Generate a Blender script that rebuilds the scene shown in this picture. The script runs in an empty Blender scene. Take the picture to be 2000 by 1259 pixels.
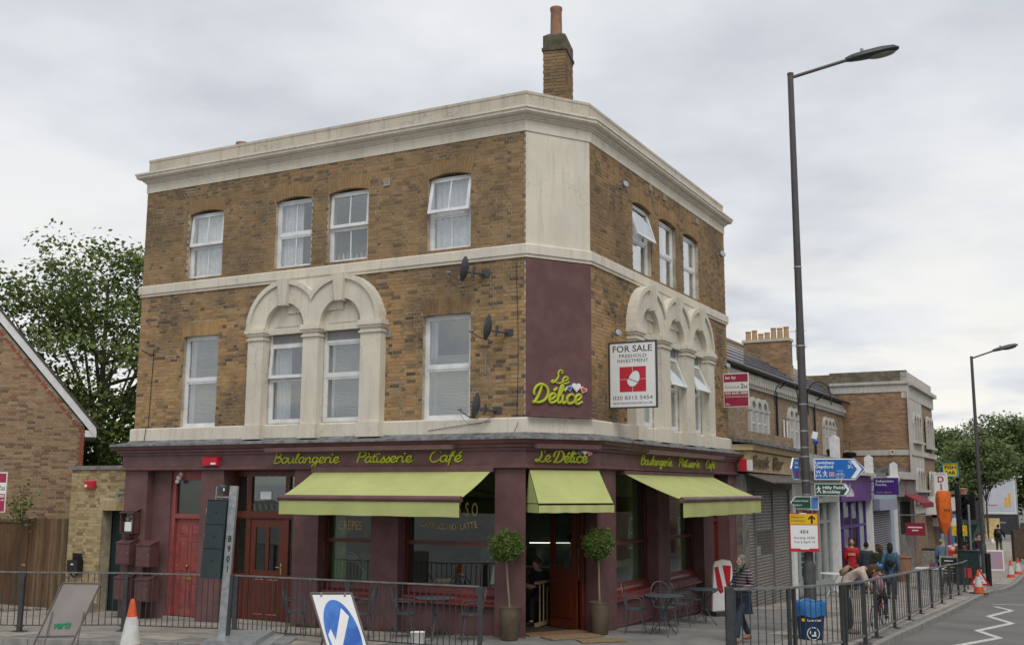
import bpy, bmesh, math, random
import numpy as np
from mathutils import Matrix, Vector, Euler
R_ = random.Random(7)
sc = bpy.context.scene
C = sc.collection
rad = math.radians
# ------------------------------------------------------------------ camera, sky, sun, exposure
CAMZ = 2.9
cam = bpy.data.cameras.new('camera'); camo = bpy.data.objects.new('camera', cam); C.objects.link(camo)
cam.sensor_width = 36.0; cam.lens = 2079.64 / 2000 * 36.0
cam.clip_start = 0.1; cam.clip_end = 3000
camo.location = (0, 0, CAMZ)
camo.matrix_world = Matrix.Translation((0, 0, CAMZ)) @ Matrix.Rotation(rad(90 + 8.8287), 4, 'X') @ Matrix.Rotation(rad(0.1997), 4, 'Z')
sc.camera = camo
SUN_EL, SUN_AZ = rad(52), rad(165)          # azimuth clockwise from +Y
world = bpy.data.worlds.new('World'); sc.world = world; world.use_nodes = True
wn, wl = world.node_tree.nodes, world.node_tree.links
wn.clear()
wout = wn.new('ShaderNodeOutputWorld')
sky = wn.new('ShaderNodeTexSky'); sky.sky_type = 'NISHITA'; sky.sun_disc = False
sky.sun_elevation = SUN_EL; sky.sun_rotation = SUN_AZ
bg1 = wn.new('ShaderNodeBackground'); bg1.inputs['Strength'].default_value = 0.08
wl.new(sky.outputs[0], bg1.inputs['Color'])
tc = wn.new('ShaderNodeTexCoord'); sep = wn.new('ShaderNodeSeparateXYZ'); wl.new(tc.outputs['Generated'], sep.inputs[0])
def wmath(op, a, b=None, c=None):
    n = wn.new('ShaderNodeMath'); n.operation = op
    for i, x in enumerate((a, b, c)):
        if x is None: continue
        if isinstance(x, (int, float)): n.inputs[i].default_value = x
        else: wl.new(x, n.inputs[i])
    return n.outputs[0]
zz = wmath('ADD', wmath('MAXIMUM', sep.outputs['Z'], 0.0), 0.16)
px = wmath('DIVIDE', sep.outputs['X'], zz); py = wmath('DIVIDE', sep.outputs['Y'], zz)
cmb = wn.new('ShaderNodeCombineXYZ'); wl.new(px, cmb.inputs[0]); wl.new(py, cmb.inputs[1])
n1 = wn.new('ShaderNodeTexNoise'); n1.inputs['Scale'].default_value = 1.15; n1.inputs['Detail'].default_value = 7; n1.inputs['Roughness'].default_value = 0.52
wl.new(cmb.outputs[0], n1.inputs['Vector'])
rp = wn.new('ShaderNodeValToRGB'); wl.new(n1.outputs['Fac'], rp.inputs[0])
rp.color_ramp.elements[0].position = 0.36; rp.color_ramp.elements[0].color = (0.60, 0.63, 0.685, 1)
rp.color_ramp.elements[1].position = 0.60; rp.color_ramp.elements[1].color = (0.88, 0.89, 0.91, 1)
e = rp.color_ramp.elements.new(0.49); e.color = (0.76, 0.785, 0.825, 1)
# brighter broken cloud low over the street, faintly warm
hz = wmath('MULTIPLY', wmath('SUBTRACT', 1.0, wmath('MINIMUM', wmath('MULTIPLY', sep.outputs['Z'], 3.4), 1.0)), 1.35)
n2 = wn.new('ShaderNodeTexNoise'); n2.inputs['Scale'].default_value = 1.6; n2.inputs['Detail'].default_value = 5
wl.new(cmb.outputs[0], n2.inputs['Vector'])
mr = wn.new('ShaderNodeMapRange'); mr.inputs[1].default_value = 0.46; mr.inputs[2].default_value = 0.58; wl.new(n2.outputs['Fac'], mr.inputs[0])
hf = wmath('MINIMUM', wmath('MULTIPLY', hz, mr.outputs[0]), 1.0)
mx = wn.new('ShaderNodeMix'); mx.data_type = 'RGBA'; wl.new(hf, mx.inputs[0]); wl.new(rp.outputs[0], mx.inputs[6]); mx.inputs[7].default_value = (1.0, 0.975, 0.91, 1)
bg2 = wn.new('ShaderNodeBackground'); bg2.inputs['Strength'].default_value = 1.0
wl.new(mx.outputs[2], bg2.inputs['Color'])
ms = wn.new('ShaderNodeMixShader'); ms.inputs[0].default_value = 0.95
wl.new(bg1.outputs[0], ms.inputs[1]); wl.new(bg2.outputs[0], ms.inputs[2]); wl.new(ms.outputs[0], wout.inputs[0])
sl = bpy.data.lights.new('sun', 'SUN'); sl.energy = 1.5; sl.angle = rad(25); sl.color = (1.0, 0.965, 0.9)
so = bpy.data.objects.new('sun', sl); C.objects.link(so)
sdir = Vector((math.sin(SUN_AZ) * math.cos(SUN_EL), math.cos(SUN_AZ) * math.cos(SUN_EL), math.sin(SUN_EL)))
so.rotation_euler = sdir.to_track_quat('Z', 'Y').to_euler(); so.location = (5, -20, 40)
sc.view_settings.view_transform = 'Standard'; sc.view_settings.look = 'None'
sc.view_settings.exposure = 0.0; sc.view_settings.gamma = 1.0; sc.view_settings.use_curve_mapping = False
sc.cycles.transparent_max_bounces = 24; sc.cycles.max_bounces = 8

# ------------------------------------------------------------------ frames of the place (metres, measured)
L2, A2, B2, R2 = (np.array(p) for p in ((-8.702, 24.654), (0.261, 20.0), (1.547, 20.689), (5.811, 28.592)))
def unit(v): return v / np.linalg.norm(v)
dL, dC, dR = unit(A2 - L2), unit(B2 - A2), unit(R2 - B2)
def out(d): return np.array([d[1], -d[0]])
nL, nC, nR = out(dL), out(dC), out(dR)
LEN_L, LEN_C, LEN_R = 10.099, 1.458, 8.980
def frame(o, d, z=0.0):      # local x along the face, y into the wall, z up
    n = out(d)
    return Matrix(((d[0], -n[0], 0, o[0]), (d[1], -n[1], 0, o[1]), (0, 0, 1, z), (0, 0, 0, 1)))
FL, FC, FR = frame(L2, dL), frame(A2, dC), frame(B2, dR)
def T(x=0, y=0, z=0): return Matrix.Translation((x, y, z))
def RZ(a): return Matrix.Rotation(a, 4, 'Z')
def RX(a): return Matrix.Rotation(a, 4, 'X')
def RY(a): return Matrix.Rotation(a, 4, 'Y')
def S3(x, y, z): return Matrix.Diagonal((x, y, z, 1))
I4 = Matrix.Identity(4)
def gR(s):
    s = max(s, 0)
    return -.045 * s if s < 25 else (-1.125 - .012 * (s - 25) if s < 45 else -1.365)
def ground(x, y):
    P = np.array([x, y]); t = float((P - A2) @ (-dL)); off = float((P - A2) @ nL); s = float((P - B2) @ dR)
    t = min(max(t, 0), 14); off = min(max(off, 0), 5)
    return .23 - t * (.022 - .005 * off) + gR(s)
def RS(s, off):              # point on the street frame: s along the right-hand facade line, off towards the road
    p = B2 + dR * s + nR * off; return float(p[0]), float(p[1])
def LS(u, off):
    p = L2 + dL * u + nL * off; return float(p[0]), float(p[1])
def gM(x, y, a=0, dz=0): return T(x, y, ground(x, y) + dz) @ RZ(a)
AR = -math.atan2(dR[0], dR[1])       # heading of the right street: RZ(AR) turns +Y onto dR
AL = math.atan2(dL[1], dL[0])        # RZ(AL) turns +X onto dL

# ------------------------------------------------------------------ mesh helpers
class MB:
    def __init__(s): s.v = []; s.f = []; s.m = []; s.mi = 0; s.X = None
    def add(s, vs, fs):
        b = len(s.v)
        if s.X is not None: vs = [tuple(s.X @ Vector(p)) for p in vs]
        s.v += [tuple(p) for p in vs]; s.f += [tuple(b + i for i in f) for f in fs]; s.m += [s.mi] * len(fs); return s
    def box(s, x0, x1, y0, y1, z0, z1):
        return s.add([(x0, y0, z0), (x1, y0, z0), (x1, y1, z0), (x0, y1, z0), (x0, y0, z1), (x1, y0, z1), (x1, y1, z1), (x0, y1, z1)],
                     [(0, 3, 2, 1), (4, 5, 6, 7), (0, 1, 5, 4), (1, 2, 6, 5), (2, 3, 7, 6), (3, 0, 4, 7)])
    def hexa(s, p): # 8 points bottom ring then top ring
        return s.add(p, [(0, 3, 2, 1), (4, 5, 6, 7), (0, 1, 5, 4), (1, 2, 6, 5), (2, 3, 7, 6), (3, 0, 4, 7)])
    def prism(s, poly, y0, y1):            # poly in (x,z) extruded along y
        n = len(poly)
        a = sum(poly[i][0] * poly[(i + 1) % n][1] - poly[(i + 1) % n][0] * poly[i][1] for i in range(n))
        if a < 0: poly = poly[::-1]
        vs = [(x, y0, z) for x, z in poly] + [(x, y1, z) for x, z in poly]
        fs = [tuple(range(n)), tuple(range(2 * n - 1, n - 1, -1))] + [(i, n + i, n + (i + 1) % n, (i + 1) % n) for i in range(n)]
        return s.add(vs, fs)
    def prismz(s, poly, z0, z1):
        n = len(poly)
        a = sum(poly[i][0] * poly[(i + 1) % n][1] - poly[(i + 1) % n][0] * poly[i][1] for i in range(n))
        if a < 0: poly = poly[::-1]
        vs = [(x, y, z0) for x, y in poly] + [(x, y, z1) for x, y in poly]
        fs = [tuple(range(n - 1, -1, -1)), tuple(range(n, 2 * n))] + [(i, (i + 1) % n, n + (i + 1) % n, n + i) for i in range(n)]
        return s.add(vs, fs)
    def tube(s, pts, r, n=8, cap=True, flat=1.0):
        pts = [Vector(p) for p in pts]; m = len(pts)
        rs = r if isinstance(r, (list, tuple)) else [r] * m
        vs = []; up = None
        for i, p in enumerate(pts):
            d = (pts[min(i + 1, m - 1)] - pts[max(i - 1, 0)])
            if d.length < 1e-9: d = Vector((0, 0, 1))
            d.normalize()
            if up is None:
                up = Vector((0, 1, 0)) if abs(d.y) < .9 else Vector((1, 0, 0))
            a = d.cross(up)
            if a.length < 1e-6: a = d.orthogonal()
            a.normalize(); b = a.cross(d).normalized(); up = b
            for k in range(n):
                t = 2 * math.pi * k / n
                vs.append(p + a * (math.cos(t) * rs[i]) + b * (math.sin(t) * rs[i] * flat))
        fs = [(i * n + k, i * n + (k + 1) % n, (i + 1) * n + (k + 1) % n, (i + 1) * n + k) for i in range(m - 1) for k in range(n)]
        if cap: fs += [tuple(range(n - 1, -1, -1)), tuple((m - 1) * n + k for k in range(n))]
        return s.add(vs, fs)
    def ring(s, c, R, r, n=24, k=6, axis='y'):
        vs = []
        for i in range(n):
            t = 2 * math.pi * i / n
            for j in range(k):
                q = 2 * math.pi * j / k; rr = R + r * math.cos(q); h = r * math.sin(q)
                p = (rr * math.cos(t), h, rr * math.sin(t)) if axis == 'y' else ((rr * math.cos(t), rr * math.sin(t), h) if axis == 'z' else (h, rr * math.cos(t), rr * math.sin(t)))
                vs.append((p[0] + c[0], p[1] + c[1], p[2] + c[2]))
        fs = [(i * k + j, ((i + 1) % n) * k + j, ((i + 1) % n) * k + (j + 1) % k, i * k + (j + 1) % k) for i in range(n) for j in range(k)]
        return s.add(vs, fs)
    def lathe(s, prof, n=20, c=(0, 0, 0)):
        m = len(prof)
        vs = [(c[0] + r * math.cos(2 * math.pi * k / n), c[1] + r * math.sin(2 * math.pi * k / n), c[2] + z) for r, z in prof for k in range(n)]
        fs = [(i * n + k, i * n + (k + 1) % n, (i + 1) * n + (k + 1) % n, (i + 1) * n + k) for i in range(m - 1) for k in range(n)]
        if prof[0][0] > 1e-6: fs.append(tuple(range(n - 1, -1, -1)))
        if prof[-1][0] > 1e-6: fs.append(tuple((m - 1) * n + k for k in range(n)))
        return s.add(vs, fs)
    def ball(s, c, rx, ry=None, rz=None, n=12, m=8):
        ry = ry or rx; rz = rz or rx
        vs = [(c[0], c[1], c[2] - rz)]
        for i in range(1, m):
            t = math.pi * i / m
            vs += [(c[0] + rx * math.sin(t) * math.cos(2 * math.pi * k / n), c[1] + ry * math.sin(t) * math.sin(2 * math.pi * k / n), c[2] - rz * math.cos(t)) for k in range(n)]
        vs.append((c[0], c[1], c[2] + rz)); e = len(vs) - 1
        fs = [(0, 1 + (k + 1) % n, 1 + k) for k in range(n)]
        for i in range(m - 2):
            b = 1 + i * n
            fs += [(b + k, b + (k + 1) % n, b + n + (k + 1) % n, b + n + k) for k in range(n)]
        b = 1 + (m - 2) * n; fs += [(b + k, b + (k + 1) % n, e) for k in range(n)]
        return s.add(vs, fs)
    def mesh(s, name='m'):
        me = bpy.data.meshes.new(name); me.from_pydata(s.v, [], s.f)
        if any(s.m): me.polygons.foreach_set('material_index', s.m)
        me.update(); return me
def M_(**k):
    return MB()
W = {}
def shade(me, ang=40):
    me.polygons.foreach_set('use_smooth', [True] * len(me.polygons))
    try: me.set_sharp_from_angle(angle=rad(ang))
    except Exception: pass
def tagit(o, label=None, cat=None, group=None, kind=None):
    if label: o['label'] = label
    if cat: o['category'] = cat
    if group: o['group'] = group
    if kind: o['kind'] = kind
    return o
def thing(name, label, cat, M=None, group=None, kind=None):
    o = bpy.data.objects.new(name, None); C.objects.link(o); M = (M or I4).copy(); o.matrix_basis = M; W[o] = M
    o.empty_display_size = .2
    return tagit(o, label, cat, group, kind)
def part(name, mb, mat, parent=None, M=None, smooth=False, kind=None, label=None):
    """M is the world matrix of the frame in which the mesh is written; None = the parent's own frame"""
    me = mb.mesh(name) if isinstance(mb, MB) else mb
    o = bpy.data.objects.new(name, me); C.objects.link(o)
    mats = mat if isinstance(mat, (list, tuple)) else [mat]
    if len(me.materials) == 0:
        for m in mats: me.materials.append(m)
    if smooth: shade(me)
    if parent is not None:
        o.parent = parent
        if M is None: M = W[parent].copy()
        o.matrix_basis = W[parent].inverted() @ M
    else:
        M = (M or I4); o.matrix_basis = M
    W[o] = M.copy()
    if kind: o['kind'] = kind
    if label: o['label'] = label
    return o
def solo(name, mb, mat, label, cat, M=None, group=None, smooth=False, kind=None):
    return tagit(part(name, mb, mat, None, M, smooth), label, cat, group, kind)
def dup(src, M, label=None, group=None):
    def rec(o, par, W0):
        c = o.copy(); C.objects.link(c)
        for k in ('label', 'group'):
            pass
        if par is None: c.matrix_basis = M; W[c] = M.copy()
        else: c.parent = par; W[c] = W[par] @ o.matrix_basis
        for ch in KIDS.get(o, [x for x in o.children]): rec(ch, c, None)
        return c
    c = rec(src, None, None)
    if label: c['label'] = label
    if group: c['group'] = group
    return c
KIDS = {}
def sweep(path, prof, ends=True):
    """path: list of 2-D points (left to right, outside on the right-hand normal); prof: closed list of (off, z)."""
    P = [np.array(p, float) for p in path]; n = len(P)
    ds = [unit(P[i + 1] - P[i]) for i in range(n - 1)]
    mb = MB(); k = len(prof); vs = []
    for i in range(n):
        if i == 0: m = out(ds[0]); e = -ds[0]
        elif i == n - 1: m = out(ds[-1]); e = ds[-1]
        else:
            a, b = out(ds[i - 1]), out(ds[i]); m = (a + b) / (1 + a @ b); e = np.zeros(2)
        for o, z in prof:
            q = P[i] + m * o + (e * o if ends else 0); vs.append((q[0], q[1], z))
    a = sum(prof[i][0] * prof[(i + 1) % k][1] - prof[(i + 1) % k][0] * prof[i][1] for i in range(k))
    fs = []
    for i in range(n - 1):
        for j in range(k):
            q = (i * k + j, (i + 1) * k + j, (i + 1) * k + (j + 1) % k, i * k + (j + 1) % k)
            fs.append(q if a > 0 else q[::-1])
    c0 = tuple(range(k)); c1 = tuple((n - 1) * k + j for j in range(k))
    fs += [c0 if a > 0 else c0[::-1], c1[::-1] if a > 0 else c1]
    return mb.add(vs, fs)

# ------------------------------------------------------------------ materials
MATS = {}
def base_nodes(name):
    m = bpy.data.materials.new(name); m.use_nodes = True; nt = m.node_tree
    return m, nt, nt.nodes, nt.links, nt.nodes['Principled BSDF']
def pm(name, col, rough=.7, col2=None, scale=4, bump=0, bscale=60, metal=0, spec=.4, thr=(.4, .6), coord='pos', stretch=None, detail=6, trans=0, alpha=1):
    m, nt, N, K, p = base_nodes(name)
    p.inputs['Roughness'].default_value = rough; p.inputs['Metallic'].default_value = metal
    p.inputs['Specular IOR Level'].default_value = spec
    g = N.new('ShaderNodeNewGeometry'); src = g.outputs['Position']
    if coord == 'obj':
        t = N.new('ShaderNodeTexCoord'); src = t.outputs['Object']
    if stretch:
        mp = N.new('ShaderNodeMapping'); mp.inputs['Scale'].default_value = stretch; K.new(src, mp.inputs[0]); src = mp.outputs[0]
    if col2 is None: col2 = tuple(c * .86 for c in col)
    n = N.new('ShaderNodeTexNoise'); n.inputs['Scale'].default_value = scale; n.inputs['Detail'].default_value = detail; n.inputs['Roughness'].default_value = .6
    K.new(src, n.inputs['Vector'])
    mr = N.new('ShaderNodeMapRange'); mr.inputs[1].default_value = thr[0]; mr.inputs[2].default_value = thr[1]; K.new(n.outputs['Fac'], mr.inputs[0])
    mx = N.new('ShaderNodeMix'); mx.data_type = 'RGBA'; K.new(mr.outputs[0], mx.inputs[0])
    mx.inputs[6].default_value = (*col, 1); mx.inputs[7].default_value = (*col2, 1)
    K.new(mx.outputs[2], p.inputs['Base Color'])
    mr2 = N.new('ShaderNodeMapRange'); mr2.inputs[3].default_value = max(rough - .08, .02); mr2.inputs[4].default_value = min(rough + .1, 1); K.new(n.outputs['Fac'], mr2.inputs[0]); K.new(mr2.outputs[0], p.inputs['Roughness'])
    if bump:
        nb = N.new('ShaderNodeTexNoise'); nb.inputs['Scale'].default_value = bscale; nb.inputs['Detail'].default_value = 4; K.new(src, nb.inputs['Vector'])
        b = N.new('ShaderNodeBump'); b.inputs['Strength'].default_value = bump; b.inputs['Distance'].default_value = .01; K.new(nb.outputs['Fac'], b.inputs['Height']); K.new(b.outputs[0], p.inputs['Normal'])
    if trans: p.inputs['Transmission Weight'].default_value = trans
    if alpha < 1: p.inputs['Alpha'].default_value = alpha
    MATS[name] = m; return m
def stucco(name, col, dirt=(.2, .18, .14), amt=.5, zs=.35):
    """painted render: fine grain, blotches, thin vertical rain streaks and hairline cracks"""
    m, nt, N, K, p = base_nodes(name)
    p.inputs['Roughness'].default_value = .82; p.inputs['Specular IOR Level'].default_value = .25
    g = N.new('ShaderNodeNewGeometry'); src = g.outputs['Position']
    def noise(sc_, st=None, det=6):
        v = src
        if st:
            mp = N.new('ShaderNodeMapping'); mp.inputs['Scale'].default_value = st; K.new(src, mp.inputs[0]); v = mp.outputs[0]
        n = N.new('ShaderNodeTexNoise'); n.inputs['Scale'].default_value = sc_; n.inputs['Detail'].default_value = det; n.inputs['Roughness'].default_value = .62
        K.new(v, n.inputs['Vector']); return n.outputs['Fac']
    def rng(f, a, b, c=0., d=1.):
        r = N.new('ShaderNodeMapRange'); r.inputs[1].default_value = a; r.inputs[2].default_value = b; r.inputs[3].default_value = c; r.inputs[4].default_value = d; K.new(f, r.inputs[0]); return r.outputs[0]
    def mixc(f, a, b):
        x = N.new('ShaderNodeMix'); x.data_type = 'RGBA'; K.new(f, x.inputs[0])
        for i, q in ((6, a), (7, b)):
            if isinstance(q, tuple): x.inputs[i].default_value = (*q, 1)
            else: K.new(q, x.inputs[i])
        return x.outputs[2]
    c = mixc(rng(noise(1.3), .35, .7), col, tuple(q * .84 for q in col))
    c = mixc(rng(noise(2.2, (4, 4, zs)), .50, .74, 0, amt), c, tuple(0.5 * q + .5 * w for q, w in zip(dirt, col)))
    c = mixc(rng(noise(9, None, 9), .66, .74, 0, amt * .8), c, dirt)
    vo = N.new('ShaderNodeTexVoronoi'); vo.feature = 'DISTANCE_TO_EDGE'; vo.inputs['Scale'].default_value = .45
    nv = N.new('ShaderNodeVectorMath'); nv.operation = 'ADD'
    nn = N.new('ShaderNodeTexNoise'); nn.inputs['Scale'].default_value = 3; nn.inputs['Detail'].default_value = 5; K.new(src, nn.inputs['Vector'])
    K.new(src, nv.inputs[0]); K.new(nn.outputs['Color'], nv.inputs[1]); K.new(nv.outputs[0], vo.inputs['Vector'])
    c = mixc(rng(vo.outputs['Distance'], .0, .008, .5 * amt, 0), c, dirt)
    K.new(c, p.inputs['Base Color'])
    b = N.new('ShaderNodeBump'); b.inputs['Strength'].default_value = .25; b.inputs['Distance'].default_value = .01; K.new(noise(45), b.inputs['Height']); K.new(b.outputs[0], p.inputs['Normal'])
    MATS[name] = m; return m
def brickmat(name, cols, mode, grime=(.06, .05, .04), gamt=.6, coolz=None):
    """brick faces: one colour per brick (attribute or object random) plus grain, soot and weathering"""
    m, nt, N, K, p = base_nodes(name)
    p.inputs['Roughness'].default_value = .9; p.inputs['Specular IOR Level'].default_value = .2
    if mode == 'obj':
        o = N.new('ShaderNodeObjectInfo'); f = o.outputs['Random']
    else:
        a = N.new('ShaderNodeAttribute'); a.attribute_name = 'br'; f = a.outputs['Fac']
    r = N.new('ShaderNodeValToRGB'); r.color_ramp.interpolation = 'LINEAR'
    el = r.color_ramp.elements
    for i, (pos, c) in enumerate(cols):
        e = el[i] if i < 2 else el.new(pos)
        e.position = pos; e.color = (*c, 1)
    K.new(f, r.inputs[0])
    g = N.new('ShaderNodeNewGeometry')
    def noise(s, det=6):
        n = N.new('ShaderNodeTexNoise'); n.inputs['Scale'].default_value = s; n.inputs['Detail'].default_value = det; n.inputs['Roughness'].default_value = .65; K.new(g.outputs['Position'], n.inputs['Vector']); return n.outputs['Fac']
    def mixc(fac, a, b, blend='MIX'):
        x = N.new('ShaderNodeMix'); x.data_type = 'RGBA'; x.blend_type = blend; K.new(fac, x.inputs[0])
        for i, q in ((6, a), (7, b)):
            if isinstance(q, tuple): x.inputs[i].default_value = (*q, 1)
            else: K.new(q, x.inputs[i])
        return x.outputs[2]
    def rng(fv, a, b, c=0., d=1.):
        q = N.new('ShaderNodeMapRange'); q.inputs[1].default_value = a; q.inputs[2].default_value = b; q.inputs[3].default_value = c; q.inputs[4].default_value = d; K.new(fv, q.inputs[0]); return q.outputs[0]
    c = mixc(rng(noise(25), .4, .68, 0, .55), r.outputs[0], (.30, .22, .13))
    c = mixc(rng(noise(.6, 6), .46, .66, 0, gamt * 1.15), c, grime)
    c = mixc(rng(noise(7, 8), .58, .72, 0, gamt * .6), c, grime)
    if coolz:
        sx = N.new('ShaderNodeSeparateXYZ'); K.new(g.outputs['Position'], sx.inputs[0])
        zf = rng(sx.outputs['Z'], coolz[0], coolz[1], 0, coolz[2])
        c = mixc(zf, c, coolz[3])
    K.new(c, p.inputs['Base Color'])
    b = N.new('ShaderNodeBump'); b.inputs['Strength'].default_value = .5; b.inputs['Distance'].default_value = .006; K.new(noise(70, 4), b.inputs['Height']); K.new(b.outputs[0], p.inputs['Normal'])
    MATS[name] = m; return m
def brick_tex(name, c1, c2, mortar, M, grime=.5):
    """far brickwork whose bricks are too small to pick apart"""
    m, nt, N, K, p = base_nodes(name); p.inputs['Roughness'].default_value = .92; p.inputs['Specular IOR Level'].default_value = .2
    g = N.new('ShaderNodeTexCoord')
    sx = N.new('ShaderNodeSeparateXYZ'); K.new(g.outputs['Object'], sx.inputs[0])
    ad = N.new('ShaderNodeMath'); ad.operation = 'ADD'; K.new(sx.outputs[0], ad.inputs[0]); K.new(sx.outputs[1], ad.inputs[1])
    cb = N.new('ShaderNodeCombineXYZ'); K.new(ad.outputs[0], cb.inputs[0]); K.new(sx.outputs[2], cb.inputs[1])
    b = N.new('ShaderNodeTexBrick'); K.new(cb.outputs[0], b.inputs['Vector'])
    b.inputs['Scale'].default_value = 1; b.inputs['Brick Width'].default_value = .225; b.inputs['Row Height'].default_value = .075; b.inputs['Mortar Size'].default_value = .006
    b.inputs['Color1'].default_value = (*c1, 1); b.inputs['Color2'].default_value = (*c2, 1); b.inputs['Mortar'].default_value = (*mortar, 1); b.inputs['Bias'].default_value = -.1
    n9 = N.new('ShaderNodeTexNoise'); n9.inputs['Scale'].default_value = 3.2; n9.inputs['Detail'].default_value = 9; n9.inputs['Roughness'].default_value = .8; mp9 = N.new('ShaderNodeMapping'); mp9.inputs['Scale'].default_value = (.5, .5, 2.2); K.new(g.outputs['Object'], mp9.inputs[0]); K.new(mp9.outputs[0], n9.inputs['Vector'])
    n = N.new('ShaderNodeTexNoise'); n.inputs['Scale'].default_value = .9; n.inputs['Detail'].default_value = 8; n.inputs['Roughness'].default_value = .7; K.new(g.outputs['Object'], n.inputs['Vector'])
    mr = N.new('ShaderNodeMapRange'); mr.inputs[1].default_value = .42; mr.inputs[2].default_value = .7; mr.inputs[4].default_value = grime; K.new(n.outputs['Fac'], mr.inputs[0])
    x = N.new('ShaderNodeMix'); x.data_type = 'RGBA'; K.new(mr.outputs[0], x.inputs[0]); hs9 = N.new('ShaderNodeHueSaturation'); r9 = N.new('ShaderNodeMapRange'); r9.inputs[1].default_value = .3; r9.inputs[2].default_value = .7; r9.inputs[3].default_value = .55; r9.inputs[4].default_value = 1.45; K.new(n9.outputs['Fac'], r9.inputs[0]); K.new(r9.outputs[0], hs9.inputs['Value']); K.new(b.outputs['Color'], hs9.inputs['Color']); K.new(hs9.outputs[0], x.inputs[6]); x.inputs[7].default_value = (.09, .07, .055, 1)
    K.new(x.outputs[2], p.inputs['Base Color'])
    bp = N.new('ShaderNodeBump'); bp.inputs['Strength'].default_value = .4; bp.inputs['Distance'].default_value = .01; K.new(b.outputs['Fac'], bp.inputs['Height']); bp.invert = True; K.new(bp.outputs[0], p.inputs['Normal'])
    return m
def glassmat(name, tint=(.94, .955, .955), refl=1.0, rough=.015):
    m, nt, N, K, p = base_nodes(name); N.remove(p)
    o = N['Material Output']
    ge = N.new('ShaderNodeNewGeometry'); dt = N.new('ShaderNodeVectorMath'); dt.operation = 'DOT_PRODUCT'; K.new(ge.outputs['Incoming'], dt.inputs[0]); K.new(ge.outputs['Normal'], dt.inputs[1])
    def mt(op, a, b=None):
        q = N.new('ShaderNodeMath'); q.operation = op
        for i, v in enumerate((a, b)):
            if v is None: continue
            if isinstance(v, (int, float)): q.inputs[i].default_value = v
            else: K.new(v, q.inputs[i])
        return q.outputs[0]
    sch = mt('ADD', mt('MULTIPLY', mt('POWER', mt('SUBTRACT', 1.0, mt('ABSOLUTE', dt.outputs['Value'])), 5.0), .96), .04)
    mu = N.new('ShaderNodeMath'); mu.operation = 'MULTIPLY_ADD'; mu.inputs[1].default_value = refl; mu.inputs[2].default_value = .05; mu.use_clamp = True; K.new(sch, mu.inputs[0])
    t = N.new('ShaderNodeBsdfTransparent'); t.inputs[0].default_value = (*tint, 1)
    gl = N.new('ShaderNodeBsdfGlossy'); gl.inputs['Roughness'].default_value = rough; gl.inputs['Color'].default_value = (.95, .97, .97, 1)
    tcn = N.new('ShaderNodeNewGeometry'); n = N.new('ShaderNodeTexNoise'); n.inputs['Scale'].default_value = 1.1; n.inputs['Detail'].default_value = 1; K.new(tcn.outputs['Position'], n.inputs['Vector'])
    b = N.new('ShaderNodeBump'); b.inputs['Strength'].default_value = .12; b.inputs['Distance'].default_value = .03; K.new(n.outputs['Fac'], b.inputs['Height']); K.new(b.outputs[0], gl.inputs['Normal'])
    x = N.new('ShaderNodeMixShader'); K.new(mu.outputs[0], x.inputs[0]); K.new(t.outputs[0], x.inputs[1]); K.new(gl.outputs[0], x.inputs[2]); K.new(x.outputs[0], o.inputs[0])
    MATS[name] = m; return m
def lacemat(name, col=(.86, .86, .88), scale=30, amt=.5):
    m, nt, N, K, p = base_nodes(name); p.inputs['Roughness'].default_value = .9
    g = N.new('ShaderNodeNewGeometry'); v = N.new('ShaderNodeTexVoronoi'); v.inputs['Scale'].default_value = scale; K.new(g.outputs['Position'], v.inputs['Vector'])
    n = N.new('ShaderNodeTexNoise'); n.inputs['Scale'].default_value = 7; n.inputs['Detail'].default_value = 5; K.new(g.outputs['Position'], n.inputs['Vector'])
    ad = N.new('ShaderNodeMath'); ad.operation = 'MULTIPLY'; K.new(v.outputs['Distance'], ad.inputs[0]); K.new(n.outputs['Fac'], ad.inputs[1])
    mr = N.new('ShaderNodeMapRange'); mr.inputs[1].default_value = .12; mr.inputs[2].default_value = .34; mr.inputs[3].default_value = .97; mr.inputs[4].default_value = 1 - amt; K.new(ad.outputs[0], mr.inputs[0])
    p.inputs['Base Color'].default_value = (*col, 1); K.new(mr.outputs[0], p.inputs['Alpha']); MATS[name] = m; return m
def woodmat(name, c1, c2, sc=(1, 1, .12), rough=.75, scale=14, patch=None):
    m = pm(name, c1, rough, c2, scale, .35, 50, stretch=sc, thr=(.3, .7)); return m

CREAM = stucco('cream painted render', (.70, .65, .545), amt=.6)
CREAM2 = stucco('weathered parapet render', (.53, .48, .40), amt=1.0, zs=.2)
OFFW = stucco('off white far render', (.54, .52, .47), amt=1.0)
MORTAR = pm('lime mortar', (.50, .43, .32), .95, (.30, .26, .19), 3, .4, 60)
STOCK = [(0.0, (.06, .048, .04)), (1.0, (.36, .25, .14)), (.06, (.12, .085, .055)), (.16, (.27, .165, .08)), (.5, (.39, .235, .105)), (.75, (.46, .27, .11)), (.9, (.45, .31, .17))]
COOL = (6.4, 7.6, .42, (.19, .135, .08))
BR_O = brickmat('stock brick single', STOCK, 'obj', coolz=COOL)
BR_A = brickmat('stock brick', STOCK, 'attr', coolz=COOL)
PURPLE = pm('maroon painted render', (.155, .080, .078), .62, (.122, .062, .062), 2.5, .25, 70, spec=.3)
PURPLE2 = pm('maroon painted timber', (.150, .074, .074), .42, (.120, .056, .056), 3, .1, 30, spec=.4)
REDWOOD = pm('oxblood painted timber', (.15, .022, .020), .38, (.11, .018, .016), 5, .12, 30)
MAHOG = pm('varnished mahogany', (.13, .028, .012), .3, (.075, .016, .008), 10, .1, 30, stretch=(3, 3, .3), thr=(.3, .7))
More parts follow.
